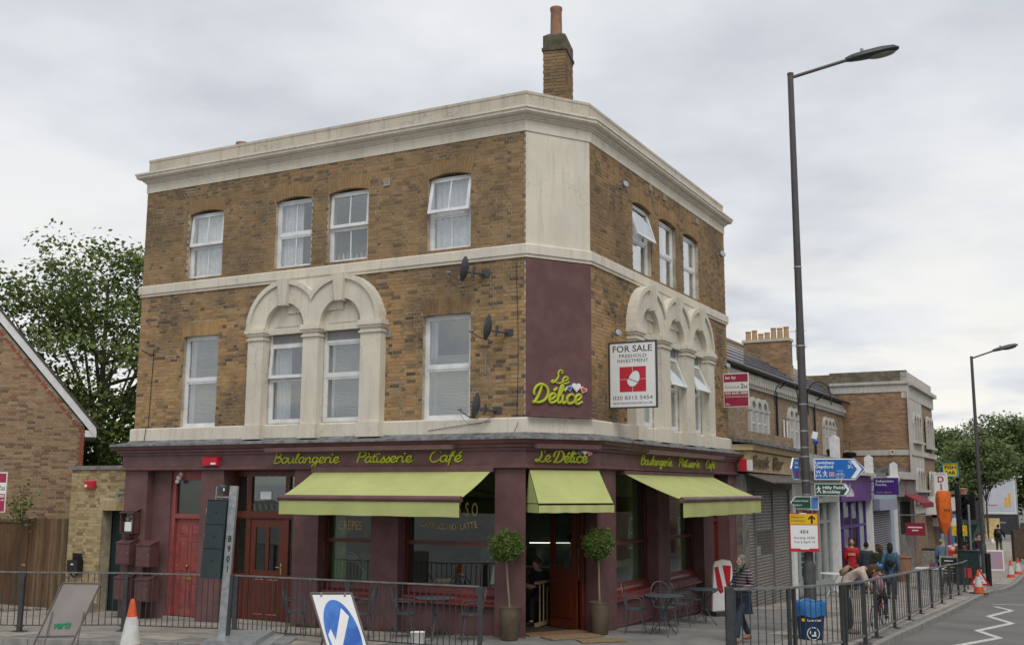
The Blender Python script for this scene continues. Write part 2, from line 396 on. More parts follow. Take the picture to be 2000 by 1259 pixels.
REDDOOR = pm('faded red door paint', (.31, .075, .068), .45, (.24, .06, .055), 6, .1, 40)
UPVC = pm('white upvc', (.74, .75, .76), .35, (.62, .63, .63), 3)
LIME = pm('lime green letters', (.46, .52, .03), .5, (.40, .46, .03), 8)
AWN = pm('lime awning canvas', (.48, .52, .20), .85, (.385, .42, .155), 1.6, .5, 5, thr=(.3, .75))
AWN.node_tree.nodes['Principled BSDF'].inputs['Subsurface Weight'].default_value = 0
LEAD = pm('lead flashing', (.20, .205, .21), .6, (.10, .10, .10), 6, .4, 20)
IRON = pm('dark grey iron paint', (.055, .058, .06), .45, (.04, .042, .045), 8, .1, 40)
IRON2 = pm('rail top galvanised', (.20, .20, .20), .45, (.13, .13, .13), 8)
TABLEM = pm('slate blue metal', (.075, .095, .105), .4, (.055, .07, .08), 8)
BLACK = pm('black plastic', (.015, .016, .018), .4)
DKGREY = pm('dark grey plastic', (.05, .055, .06), .45)
GREY = pm('mid grey paint', (.25, .25, .25), .55)
WHITE = pm('white paint', (.78, .78, .77), .5, (.68, .68, .67), 5)
SIGNW = pm('sign white', (.80, .80, .79), .4, (.76, .76, .75), 3)
REDP = pm('red plastic', (.55, .02, .03), .4)
BLUEP = pm('sign blue', (.01, .13, .45), .35, (.012, .14, .47), 2)
ARROWB = pm('keep left blue', (.06, .22, .60), .4, (.03, .15, .50), 3)
GREENP = pm('sign green', (.01, .075, .05), .4)
YELP = pm('yellow plastic', (.80, .50, .01), .4)
INK = pm('ink', (.02, .02, .022), .6)
GALV = pm('galvanised steel', (.42, .44, .45), .38, (.30, .32, .33), 12, metal=.5)
TERRA = pm('terracotta', (.36, .19, .12), .85, (.26, .15, .10), 9, .2)
GLASS = glassmat('window glass', refl=2.4)
GLASSD = glassmat('shop glass', (.80, .88, .86), refl=1.15)
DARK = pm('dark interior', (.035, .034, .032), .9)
LACE = lacemat('lace curtain', scale=55, amt=.35)
CURT = pm('curtain cloth', (.55, .56, .58), .9, (.42, .43, .46), 6, stretch=(6, 6, .6))
BLIND = pm('blind slats', (.42, .42, .40), .6)
OLIVE = pm('olive painted wall', (.19, .20, .085), .8)
ASPH = pm('asphalt', (.18, .173, .168), .9, (.135, .13, .125), .5, .5, 160, thr=(.35, .65))
TARM = pm('footway tarmac', (.23, .22, .208), .92, (.15, .142, .135), 1.4, .45, 130, thr=(.36, .66), detail=10)
SLAB = pm('concrete paving', (.37, .33, .285), .88, (.235, .21, .18), 2.6, .3, 80, thr=(.38, .66), detail=10)
SLAB2 = pm('concrete paving grey', (.31, .285, .255), .88, (.235, .215, .19), 2.1, .3, 80)
KERBM = pm('granite kerb', (.30, .285, .26), .8, (.21, .20, .185), 5, .3, 90)
JOINT = pm('paving joint', (.12, .10, .08), .95, (.08, .085, .04), 3, .3, 60)
PAINTW = pm('road paint', (.60, .59, .54), .8, (.30, .29, .27), 9, .2, 60, thr=(.48, .68), detail=10)
# ------------------------------------------------------------------ text
def text_mesh(s, size, depth=.002, bold=0, sx=1.0, shear=0, space=1.0, align='LEFT', line=1.0):
    cu = bpy.data.curves.new('t', 'FONT'); cu.body = s; cu.size = size; cu.extrude = depth; cu.offset = bold; cu.shear = shear
    cu.space_character = space; cu.align_x = align; cu.space_line = line; cu.resolution_u = 3
    ob = bpy.data.objects.new('t', cu); me = bpy.data.meshes.new_from_object(ob)
    bpy.data.objects.remove(ob); bpy.data.curves.remove(cu)
    if sx != 1: me.transform(S3(sx, 1, 1))
    return me
TXT = RX(rad(90))            # text plane -> upright, facing local -y
def letters(s, size, mat, parent, M, depth=.002, name='lettering', **k):
    return part(name, text_mesh(s, size, depth, **k), mat, parent, M @ TXT)
def textw(s, w, h, mat, parent, M, depth=.002, name='lettering', bold=0, align='LEFT', shear=0, space=1.0):
    """text scaled to fit a width and a cap height exactly; M is its lower-left corner"""
    me = text_mesh(s, 1.0, 0, bold=bold, shear=shear, space=space)
    co = np.empty(len(me.vertices) * 3); me.vertices.foreach_get('co', co); co = co.reshape(-1, 3)
    x0, x1 = co[:, 0].min(), co[:, 0].max(); 
    bpy.data.meshes.remove(me)
    sy = h / .69; me = text_mesh(s, 1.0, depth / 1.0, bold=bold, shear=shear, space=space)
    me.transform(S3(w / (x1 - x0), sy, 1) @ T(-x0, 0, 0))
    return part(name, me, mat, parent, M @ TXT)
def catmull(p, k=5):
    p = [Vector(q) for q in p]
    if len(p) < 3: return p
    o = []
    for i in range(len(p) - 1):
        a, b, c, d = p[max(i - 1, 0)], p[i], p[i + 1], p[min(i + 2, len(p) - 1)]
        for j in range(k):
            t = j / k
            o.append(.5 * ((2 * b) + (c - a) * t + (2 * a - 5 * b + 4 * c - d) * t * t + (3 * b - a - 3 * c + d) * t ** 3))
    o.append(p[-1]); return o
GL = {
 'a': (1.0, [[(.75,.85),(.5,1),(.15,.75),(.1,.3),(.35,0),(.65,.25),(.8,.95)], [(.8,.95),(.75,.3),(.87,.03),(1.05,.2)]]),
 'o': (.92, [[(.5,1),(.15,.8),(.05,.4),(.25,.02),(.6,.1),(.8,.5),(.65,.9),(.45,1.0)], [(.68,.85),(.95,.9)]]),
 'u': (1.0, [[(.05,.95),(.05,.3),(.25,0),(.55,.15),(.75,.6)], [(.78,.98),(.73,.3),(.87,.02),(1.05,.2)]]),
 'l': (.5, [[(-.05,.15),(.3,.9),(.48,1.7),(.33,1.9),(.18,1.2),(.15,.3),(.3,.02),(.55,.2)]]),
 'n': (.95, [[(.05,.95),(.1,0)], [(.1,.45),(.35,.92),(.62,.9),(.66,.4),(.74,.04),(1.0,.2)]]),
 'g': (.98, [[(.75,.85),(.5,1),(.15,.75),(.12,.35),(.35,.05),(.65,.3),(.8,.95)], [(.8,.95),(.75,0),(.6,-.65),(.3,-.72),(.18,-.48),(.5,-.15),(1.05,.25)]]),
 'e': (.85, [[(.0,.3),(.45,.45),(.68,.78),(.5,1.0),(.2,.85),(.1,.4),(.3,.02),(.6,.05),(.92,.3)]]),
 'r': (.68, [[(.05,.95),(.1,0)], [(.1,.5),(.3,.88),(.5,.98),(.62,.82)]]),
 'i': (.5, [[(.1,.95),(.1,.3),(.25,.02),(.52,.2)], [(.17,1.32),(.32,1.6)]]),
 't': (.55, [[(.2,1.5),(.15,.4),(.3,.03),(.58,.2)], [(-.05,1.0),(.45,1.03)], [(.4,1.3),(.55,1.55)]]),
 's': (.66, [[(.0,.1),(.35,.6),(.48,1.05)], [(.45,.9),(.62,.5),(.57,.1),(.3,-.02),(.05,.12)], [(.57,.12),(.7,.2)]]),
 'c': (.82, [[(.75,.8),(.55,1),(.2,.85),(.08,.45),(.25,.05),(.6,.03),(.9,.3)]]),
 'f': (.62, [[(.0,.3),(.4,1.2),(.5,1.8),(.3,1.8),(.2,1.0),(.15,-.45),(.05,-.7)], [(0,.9),(.55,.97)]]),
 'B': (1.15, [[(.25,1.75),(.2,.9),(.1,0)], [(.0,1.6),(.4,1.85),(.85,1.75),(.85,1.3),(.35,1.0),(.95,.9),(1.0,.35),(.6,0),(.1,.02)]]),
 'P': (1.05, [[(.25,1.75),(.1,0)], [(0,1.5),(.4,1.85),(.95,1.75),(1.0,1.25),(.6,.95),(.25,1.0)]]),
 'C': (1.15, [[(1.1,1.45),(.95,1.8),(.5,1.75),(.15,1.2),(.1,.5),(.4,.02),(.8,.05),(1.15,.4)]]),
 'D': (1.45, [[(.6,1.8),(.45,.9),(.15,.05),(-.05,.02)], [(-.05,.1),(.5,-.02),(1.1,.25),(1.35,.95),(1.1,1.65),(.5,1.92),(.05,1.65),(-.1,1.1),(.0,.75)]]),
 'L': (1.1, [[(.9,1.45),(.97,1.8),(.72,1.97),(.5,1.6),(.6,1.0),(.4,.4),(.1,.05),(-.1,.2),(.1,.38),(.5,.1),(.9,0),(1.15,.2)]]),
 ' ': (.6, []),
}
GL['é'] = (GL['e'][0], GL['e'][1] + [[(.42,1.28),(.72,1.62)]]); GL['à'] = (GL['a'][0], GL['a'][1] + [[(.3,1.62),(.52,1.28)]])
def script(s, w, h, sw, depth=.012, shear=.16):
    """hand-lettered brush script, one swept stroke per pen stroke; w total width, h cap height"""
    strokes = []; x = 0
    for ch in s:
        adv, st = GL[ch]
        for k in st: strokes.append([(px_ + x + shear * py_, py_) for px_, py_ in k])
        x += adv
    xs = [p[0] for k in strokes for p in k]; a, b = min(xs), max(xs)
    fx, fy = w / (b - a), h / 1.85
    mb = MB()
    for i, k in enumerate(strokes):
        pts = catmull([((px_ - a) * fx, 0, py_ * fy) for px_, py_ in k], 4)
        n = len(pts); rs = [sw * (.7 + .3 * math.sin(math.pi * (j + .6) / (n + .2))) for j in range(n)]
        mb.tube([(p.x, -depth * .5 - .0004 * i, p.z) for p in pts], rs, 8, True)
    return mb
def heart(w):
    p = []
    for i in range(24):
        t = 2 * math.pi * i / 24
        p.append((w / 32 * 16 * math.sin(t) ** 3, w / 32 * (13 * math.cos(t) - 5 * math.cos(2 * t) - 2 * math.cos(3 * t) - math.cos(4 * t))))
    return p
# ------------------------------------------------------------------ walls with real openings, real bricks
def wall_mb(u0, u1, z0, z1, holes, th=.3, y0=0.0, mb=None):
    """a wall slab with rectangular openings: face at y0, back at y0+th, with reveals"""
    mb = mb or MB()
    us = sorted({u0, u1, *[min(max(h[i], u0), u1) for h in holes for i in (0, 1)]})
    zs = sorted({z0, z1, *[min(max(h[i], z0), z1) for h in holes for i in (2, 3)]})
    def solid(i, j):
        if i < 0 or j < 0 or i >= len(us) - 1 or j >= len(zs) - 1: return False
        a, b = (us[i] + us[i + 1]) / 2, (zs[j] + zs[j + 1]) / 2
        return not any(h[0] < a < h[1] and h[2] < b < h[3] for h in holes)
    ya, yb = y0, y0 + th
    for i in range(len(us) - 1):
        for j in range(len(zs) - 1):
            if not solid(i, j): continue
            a, b, c, d = us[i], us[i + 1], zs[j], zs[j + 1]
            mb.add([(a, ya, c), (b, ya, c), (b, ya, d), (a, ya, d)], [(0, 1, 2, 3)])
            mb.add([(a, yb, c), (b, yb, c), (b, yb, d), (a, yb, d)], [(3, 2, 1, 0)])
            if not solid(i - 1, j): mb.add([(a, ya, c), (a, yb, c), (a, yb, d), (a, ya, d)], [(3, 2, 1, 0)])
            if not solid(i + 1, j): mb.add([(b, ya, c), (b, yb, c), (b, yb, d), (b, ya, d)], [(0, 1, 2, 3)])
            if not solid(i, j - 1): mb.add([(a, ya, c), (b, ya, c), (b, yb, c), (a, yb, c)], [(3, 2, 1, 0)])
            if not solid(i, j + 1): mb.add([(a, ya, d), (b, ya, d), (b, yb, d), (a, yb, d)], [(0, 1, 2, 3)])
    return mb
class Bricks:
    def __init__(s): s.rec = []; s.vou = []
    def wall(s, F, u0, u1, z0, z1, holes=(), proud=.006, flemish=True, course=.075, L=.225, skip=None, depth=.02, drift=0, tone=None):
        J = .0125; nr = int(round((z1 - z0) / course)); cz = (z1 - z0) / nr
        for r in range(nr):
            za = z0 + r * cz + J / 2; zb = za + cz - J; u = u0 - (L / 2 + .056 if r % 2 else 0) ; k = r % 2
            while u < u1:
                w = (L if k % 2 == 0 else L / 2) if flemish else L
                k += 1; a, b = max(u, u0) + J / 2, min(u + w, u1) - J / 2; u += w
                segs = [(a, b)]
                for h in holes:
                    if zb > h[2] + .012 and za < h[3] - .012:
                        ns = []
                        for (p, q) in segs:
                            if q <= h[0] or p >= h[1]: ns.append((p, q)); continue
                            if p < h[0] - .02: ns.append((p, h[0]))
                            if q > h[1] + .02: ns.append((h[1], q))
                        segs = ns
                for (p, q) in segs:
                    if q - p < .03: continue
                    if skip and skip((p + q) / 2, (za + zb) / 2): continue
                    pr = proud + R_.uniform(-.003, .004)
                    t = R_.random()
                    if tone: t = tone(t, (p + q) / 2, (za + zb) / 2)
                    dz = R_.uniform(-.0015, .0015)
                    s.rec.append((F, p, q, za + dz, zb + dz, pr, depth, t))
    def soldier(s, F, u0, u1, zs, rise, h, splay=.10, proud=.008, w=.078, depth=.11):
        n = int(round((u1 - u0 + splay) / w)); 
        for i in range(n):
            def P(t, top):
                ub = u0 + (u1 - u0) * t; ut = (u0 - splay) + (u1 - u0 + 2 * splay) * t
                zb = zs + rise * (1 - (2 * t - 1) ** 2)
                return (ut, zs + h + rise * .35 * (1 - (2 * t - 1) ** 2)) if top else (ub, zb)
            e = .004 / (u1 - u0)
            a, b, c, d = P(i / n + e, 0), P((i + 1) / n - e, 0), P((i + 1) / n - e, 1), P(i / n + e, 1)
            pr = proud + R_.uniform(-.003, .003); dp = depth
            s.vou.append((F, [(a[0], -pr, a[1]), (b[0], -pr, b[1]), (b[0], dp, b[1]), (a[0], dp, a[1]), (d[0], -pr, d[1]), (c[0], -pr, c[1]), (c[0], dp, c[1]), (d[0], dp, d[1])], .45 + .4 * R_.random()))
    def finish(s, parent, mo, ma, n=300, stuffname='brickwork'):
        cam_ = Vector((0, 0, CAMZ))
        sc_ = []
        for i, (F, p, q, za, zb, pr, dp, t) in enumerate(s.rec):
            c = F @ Vector(((p + q) / 2, 0, (za + zb) / 2)); nrm = (F.to_3x3() @ Vector((0, -1, 0)))
            v = cam_ - c; px_ = c.x / max(c.y, 1)
            vis = 1 if (abs(px_) < .49 and v.dot(nrm) > 0) else 0
            sc_.append((-(q - p) * (v.normalized().dot(nrm)) / v.length * vis, i))
        sc_.sort(); top = {i for _, i in sc_[:n]}
        u = MB(); u.add([(-.5, -.5, -.5), (.5, -.5, -.5), (.5, .5, -.5), (-.5, .5, -.5), (-.5, -.5, .5), (.5, -.5, .5), (.5, .5, .5), (-.5, .5, .5)],
                        [(0, 3, 2, 1), (4, 5, 6, 7), (0, 1, 5, 4), (1, 2, 6, 5), (2, 3, 7, 6), (3, 0, 4, 7)])
        me = u.mesh('brick'); me.materials.append(mo)
        mb = MB(); col = []
        Wi = W[parent].inverted()
        for i, (F, p, q, za, zb, pr, dp, t) in enumerate(s.rec):
            if i in top:
                o = bpy.data.objects.new('brick', me); C.objects.link(o); o.parent = parent
                o.matrix_basis = Wi @ F @ T((p + q) / 2, (dp - pr) / 2, (za + zb) / 2) @ S3(q - p, dp + pr, zb - za)
            else:
                vs = [F @ Vector(x) for x in ((p, -pr, za), (q, -pr, za), (q, dp, za), (p, dp, za), (p, -pr, zb), (q, -pr, zb), (q, dp, zb), (p, dp, zb))]
                mb.add(vs, [(0, 3, 2, 1), (4, 5, 6, 7), (0, 1, 5, 4), (1, 2, 6, 5), (3, 0, 4, 7)]); col += [t] * 5
        for (F, pts, t) in s.vou:
            mb.hexa([F @ Vector(x) for x in pts]); col += [t] * 6
        if mb.f:
            o = part(stuffname, mb, ma, parent, I4, kind='stuff')
            at = o.data.attributes.new('br', 'FLOAT', 'FACE'); at.data.foreach_set('value', col)

# ================================================================== THE CORNER CAFE BUILDING
cafe = thing('cafe_building', 'three storey brick corner building with cream bands and a maroon cafe shopfront', 'building', T(A2[0], A2[1], .2))
BW = Bricks()
ZT = 9.82
winL = [(1.38, 2.43, 7.60, 9.12), (3.92, 4.93, 7.60, 9.12), (5.36, 6.41, 7.60, 9.12), (7.87, 8.88, 7.60, 9.12)]
win1L = [(1.39, 2.44, 4.22, 6.27), (7.80, 8.90, 4.22, 6.29)]
stL = [(3.90, 4.94, 4.24, 6.22), (5.35, 6.41, 4.24, 6.22)]
winR = [(2.27, 3.43, 7.60, 9.12), (3.92, 5.10, 7.60, 9.12), (5.60, 6.78, 7.60, 9.12)]
stR = [(2.31, 3.39, 4.24, 6.22), (3.98, 5.06, 4.24, 6.22), (5.66, 6.74, 4.24, 6.22)]
def up(hs): return [(a, b, c, d + .09) for a, b, c, d in hs]
hL = up(winL) + win1L + stL; hR = up(winR) + stR
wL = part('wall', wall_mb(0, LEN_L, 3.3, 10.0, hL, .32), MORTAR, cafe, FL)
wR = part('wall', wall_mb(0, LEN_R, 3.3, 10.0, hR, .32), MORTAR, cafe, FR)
stz = lambda s0, s1: (s0, s1, 3.9, 6.3)
from mathutils import noise as mnoise
def tone(t, u, z):
    n = mnoise.noise(Vector((u * .9, z * 1.3, 3.1))) + .5 * mnoise.noise(Vector((u * 2.7, z * 3.1, 7.7)))
    k = .50 + (t - .5) * .62 + n * .28
    if R_.random() < .10 + .30 * max(0, n * -1.2) + (.12 if z > 8.9 or (6.5 < z < 7.3) else 0): k = R_.uniform(0, .17)
    return min(max(k, 0), 1)
BW.wall(FL, 0, LEN_L, 4.2, 7.29, [(a, b, c, d) for a, b, c, d in win1L] + [(3.45, 6.9, 4.1, 6.5)], tone=tone)
BW.wall(FL, 0, LEN_L, 7.54, ZT, [(a, b, c, d + .0) for a, b, c, d in winL] + [(a - .02, b + .02, 9.1, 9.42) for a, b, c, d in winL], tone=tone)
BW.wall(FR, 0, LEN_R, 4.2, 7.29, [(1.82, 7.3, 4.1, 6.5)], tone=tone)
BW.wall(FR, 0, LEN_R, 7.54, ZT, list(winR) + [(a - .02, b + .02, 9.1, 9.42) for a, b, c, d in winR], tone=tone)
for a, b, c, d in winL: BW.soldier(FL, a, b, 9.10, .08, .34)
for a, b, c, d in winR: BW.soldier(FR, a, b, 9.10, .08, .34)
for a, b, c, d in win1L: BW.soldier(FL, a, b, d - .01, .015, .33)
# bricks drop out where the soldier courses of the first floor stand
keep = []
for r in BW.rec:
    F, p, q, za, zb = r[:5]; bad = False
    if F is FL:
        for a, b, c, d in win1L:
            if zb > d and za < d + .32 and q > a - .05 and p < b + .05:
                if p >= a - .07 and q <= b + .07: bad = True
    if not bad: keep.append(r)
BW.rec = keep
# chamfer wall, cream above and maroon below
part('chamfer_wall', wall_mb(0, LEN_C, 3.3, 10.0, [], .3), CREAM, cafe, FC)
part('chamfer_panel', MB().box(.0, LEN_C, -.02, .0, 4.2, 7.29), PURPLE, cafe, FC)
# body behind the fronts, roof and floors
Qb = R2 + (L2 - A2)
inn = lambda p, d, k: np.array(p) - out(d) * k
Lb = L2 - nL * .32; 
mb = MB(); mb.add([(L2[0], L2[1], -.3), (Qb[0], Qb[1], -.3), (Qb[0], Qb[1], 10.3), (L2[0], L2[1], 10.3)], [(0, 3, 2, 1), (0, 1, 2, 3)])
part('side_wall', MB().box(.05, 9.6, -.26, -.01, -.3, 10.2), MORTAR, cafe, frame(L2, -nL))
part('side_wall', MB().box(0, 10.8, .0, .25, -.3, 10.2), MORTAR, cafe, frame(R2, -nR) @ T(0, .01, 0))
foot = [tuple(L2 - nL * .3), tuple(A2 - nC * .3), tuple(B2 - nC * .3), tuple(R2 - nR * .3), tuple(R2 - nR * 10.4), tuple(L2 - nL * 10.2)]
part('roof', MB().prismz(foot, 10.0, 10.12), LEAD, cafe, I4)
for z in (3.34, 7.2): part('floor_slab', MB().prismz(foot, z, z + .14), DARK, cafe, I4)
for k, F_, a, b in ((0, FL, 2.9, 3.0), (1, FL, 7.2, 7.3), (2, FR, 3.65, 3.75)):
    part('partition', MB().box(a, b, .33, 4.0, 3.5, 10.0), pm('room paint %d' % k, (.30, .27, .27), .9), cafe, F_)
part('partition', MB().box(.3, LEN_L - 1.5, 4.0, 4.1, 3.5, 10.0), MATS['room paint 0'], cafe, FL)
part('partition', MB().box(1.5, LEN_R - .3, 4.0, 4.1, 3.5, 10.0), MATS['room paint 0'], cafe, FR)
path = [L2, A2, B2, R2]
# entablature, bands and shop cornice
part('frieze', sweep(path, [(-.2, 9.80), (.02, 9.80), (.02, 10.02), (.05, 10.03), (.05, 10.06), (-.2, 10.06)]), CREAM, cafe, I4)
part('cornice', sweep(path, [(-.2, 10.06), (.07, 10.06), (.10, 10.10), (.16, 10.115), (.20, 10.15), (.20, 10.20), (.225, 10.21), (.225, 10.255), (.02, 10.29), (-.2, 10.29)]), CREAM, cafe, I4)
part('parapet', sweep(path, [(-.28, 10.20), (.0, 10.27), (.0, 10.56), (.012, 10.565), (.012, 10.62), (-.1, 10.645), (-.28, 10.63)]), CREAM2, cafe, I4)
part('band', sweep(path, [(-.1, 7.28), (.035, 7.28), (.035, 7.33), (.06, 7.345), (.06, 7.52), (.03, 7.545), (-.1, 7.56)]), CREAM, cafe, I4)
part('sill_band', sweep(path, [(-.1, 3.84), (.065, 3.84), (.065, 4.19), (.04, 4.215), (-.1, 4.225)]), CREAM, cafe, I4)
part('flashing', sweep(path, [(-.05, 3.90), (.07, 3.935), (.10, 3.90), (.36, 3.845), (.375, 3.80), (.36, 3.80), (-.05, 3.82)]), LEAD, cafe, I4)
part('shop_cornice', sweep(path, [(-.1, 3.60), (.20, 3.60), (.20, 3.64), (.25, 3.66), (.25, 3.70), (.31, 3.73), (.34, 3.80), (-.1, 3.80)]), PURPLE2, cafe, I4)
part('fascia', sweep(path, [(-.1, 3.33), (.15, 3.33), (.15, 3.60), (-.1, 3.60)]), PURPLE2, cafe, I4)
part('fascia_moulding', sweep(path, [(-.05, 3.25), (.13, 3.25), (.20, 3.275), (.20, 3.31), (.17, 3.33), (-.05, 3.33)]), PURPLE2, cafe, I4)
for u, z in ((3.55, 10.64), (8.85, 10.64)): pass
# ---------------- windows
def window(F, u0, u1, z0, z1, rec=.10, mid=None, muntin=False, tilt=0, fill='lace', head=0, fw=.055, wtop=None):
    """white framed window: frame > sashes, panes, curtain; tilt opens the top-hung upper sash"""
    M = F @ T(u0, rec, z0); w, h = u1 - u0, z1 - z0; mid = mid if mid else h * .5
    f = wall_mb(0, w, 0, h, [(fw, w - fw, fw, mid - .03), (fw, w - fw, mid + .03, h - fw - head)], .07)
    if head:
        f = wall_mb(0, w, 0, h, [(fw, w - fw, fw, mid - .03), (fw, w - fw, mid + .03, h - fw - head), (fw, w - fw, h - head, h - .03)], .07)
    fo = part('window', f, UPVC, cafe if F in (FL, FR) else None, M)
    def sash(ua, ub, za, zb, ang, y=.012):
        S = M @ T(ua, y - .03 if ang else y, zb) @ RX(rad(-ang))
        ww, hh = ub - ua, zb - za; b = .04
        e = .028 if ang else 0
        s = wall_mb(-e, ww + e, -hh - e, e * .3, [(b, ww - b, -hh + b, -b)], .045)
        so_ = part('sash', s, UPVC, fo, S)
        part('pane', MB().box(b - .005, ww - b + .005, .018, .024, -hh + b - .005, -b + .005), GLASS, fo, S)
        if muntin: part('glazing_bar', MB().box(ww / 2 - .012, ww / 2 + .012, .008, .034, -hh + b, -b), UPVC, fo, S)
    sash(fw, w - fw, mid + .03, h - fw - head, tilt)
    sash(fw, w - fw, fw, mid - .03, 0)
    if head: part('head_panel', MB().box(fw, w - fw, .02, .04, h - head, h - .03), pm('head panel', (.30, .29, .29), .5) if 'head panel' not in MATS else MATS['head panel'], fo, M)
    def sheet(a, b, c, d, y, mat, waves=7, amp=.026, name='curtain'):
        mb = MB(); n = 28; vs = []; q = R_.random() * 6
        for i in range(n + 1):
            x = a + (b - a) * i / n; yy = y + amp * math.sin(i / n * waves * 6.28 + q) 
            vs += [(x, yy, c), (x, yy, d)]
        k = len(vs); vs += [(x_, y_ + .004, z_) for x_, y_, z_ in vs]
        fs = [(2 * i, 2 * i + 2, 2 * i + 3, 2 * i + 1) for i in range(n)] + [(k + 2 * i, k + 2 * i + 1, k + 2 * i + 3, k + 2 * i + 2) for i in range(n)]
        mb.add(vs, fs); o = part(name, mb, mat, fo, M, smooth=True)
    if fill == 'lace': sheet(.03, w - .03, .12, h - .03, .13, LACE)
    if fill == 'gap': 
        sheet(.03, w * .62, .05, h - .03, .13, LACE); 
    if fill == 'curt': sheet(.03, w * .45, .03, h - .03, .13, CURT, 4, .03); sheet(w * .72, w - .02, .03, h - .03, .13, CURT, 3, .03)
    if fill == 'sheer': sheet(.02, w - .02, .03, h - .03, .14, CURT, 6, .02)
    if fill in ('blind', 'halfblind'):
        mb = MB(); n = int((h - .1) / .028); a = .16 if fill == 'blind' else .04
        for i in range(n):
            z = .06 + i * .028 + (R_.uniform(-.006, .006) if R_.random() < .2 else 0)
            if fill == 'halfblind' and i > n * .62: break
            mb.add([(w * a + .03, .115, z), (w - .06, .115, z + R_.uniform(-.004, .004)), (w - .06, .135, z + .016), (w * a + .03, .135, z + .016)], [(0, 1, 2, 3), (3, 2, 1, 0)])
        part('blind', mb, BLIND, fo, M)
        sheet(.02, w * .18, .03, h - .03, .15, CURT, 2, .02)
    return fo
window(FL, 1.38, 2.43, 7.58, 9.13, muntin=True, tilt=5, fill='lace')
window(FL, 3.92, 4.93, 7.58, 9.13, muntin=True, tilt=0, fill='gap')
w3 = window(FL, 5.36, 6.41, 7.58, 9.13, muntin=True, tilt=3, fill='none')
window(FL, 7.87, 8.88, 7.58, 9.13, muntin=True, tilt=12, fill='lace')
window(FL, 1.39, 2.44, 4.215, 6.27, mid=1.05, fill='blind')
window(FL, 7.80, 8.90, 4.215, 6.29, mid=1.03, fill='halfblind')
window(FL, 3.90, 4.94, 4.235, 6.2, rec=.03, mid=.96, tilt=5, fill='curt', head=.26)
window(FL, 5.35, 6.41, 4.235, 6.2, rec=.03, mid=.96, fill='blind', head=.26)
window(FR, 2.27, 3.43, 7.58, 9.13, tilt=17, fill='sheer')
window(FR, 3.92, 5.10, 7.58, 9.13, fill='curt')
window(FR, 5.60, 6.78, 7.58, 9.13, fill='curt')
window(FR, 2.31, 3.39, 4.235, 6.2, rec=.03, mid=.96, tilt=0, fill='sheer', head=.26)
window(FR, 3.98, 5.06, 4.235, 6.2, rec=.03, mid=.96, tilt=21, fill='none', head=.26)
window(FR, 5.66, 6.74, 4.235, 6.2, rec=.03, mid=.96, tilt=24, fill='none', head=.26)
# things standing on the sill inside the third top window
sm_cols = [pm('bottle %d' % i, c, .4) for i, c in enumerate([(.5, .1, .1), (.6, .6, .55), (.1, .3, .4), (.6, .4, .1), (.3, .5, .5), (.5, .2, .3)])]
for i in range(7):
    x = 5.5 + .12 * i + R_.uniform(-.02, .02); hgt = R_.uniform(.10, .2)
    solo('toiletry_bottle', MB().lathe([(.025, 0), (.028, hgt * .7), (.012, hgt * .8), (.012, hgt)], 10), sm_cols[i % 6],
         ['red', 'pale', 'teal', 'amber', 'mint', 'pink', 'red capped'][i] + ' bottle on the sill inside the top floor window above the right arch', 'bottle', FL @ T(x, .22, 7.66), 'bottles on the upstairs sill')
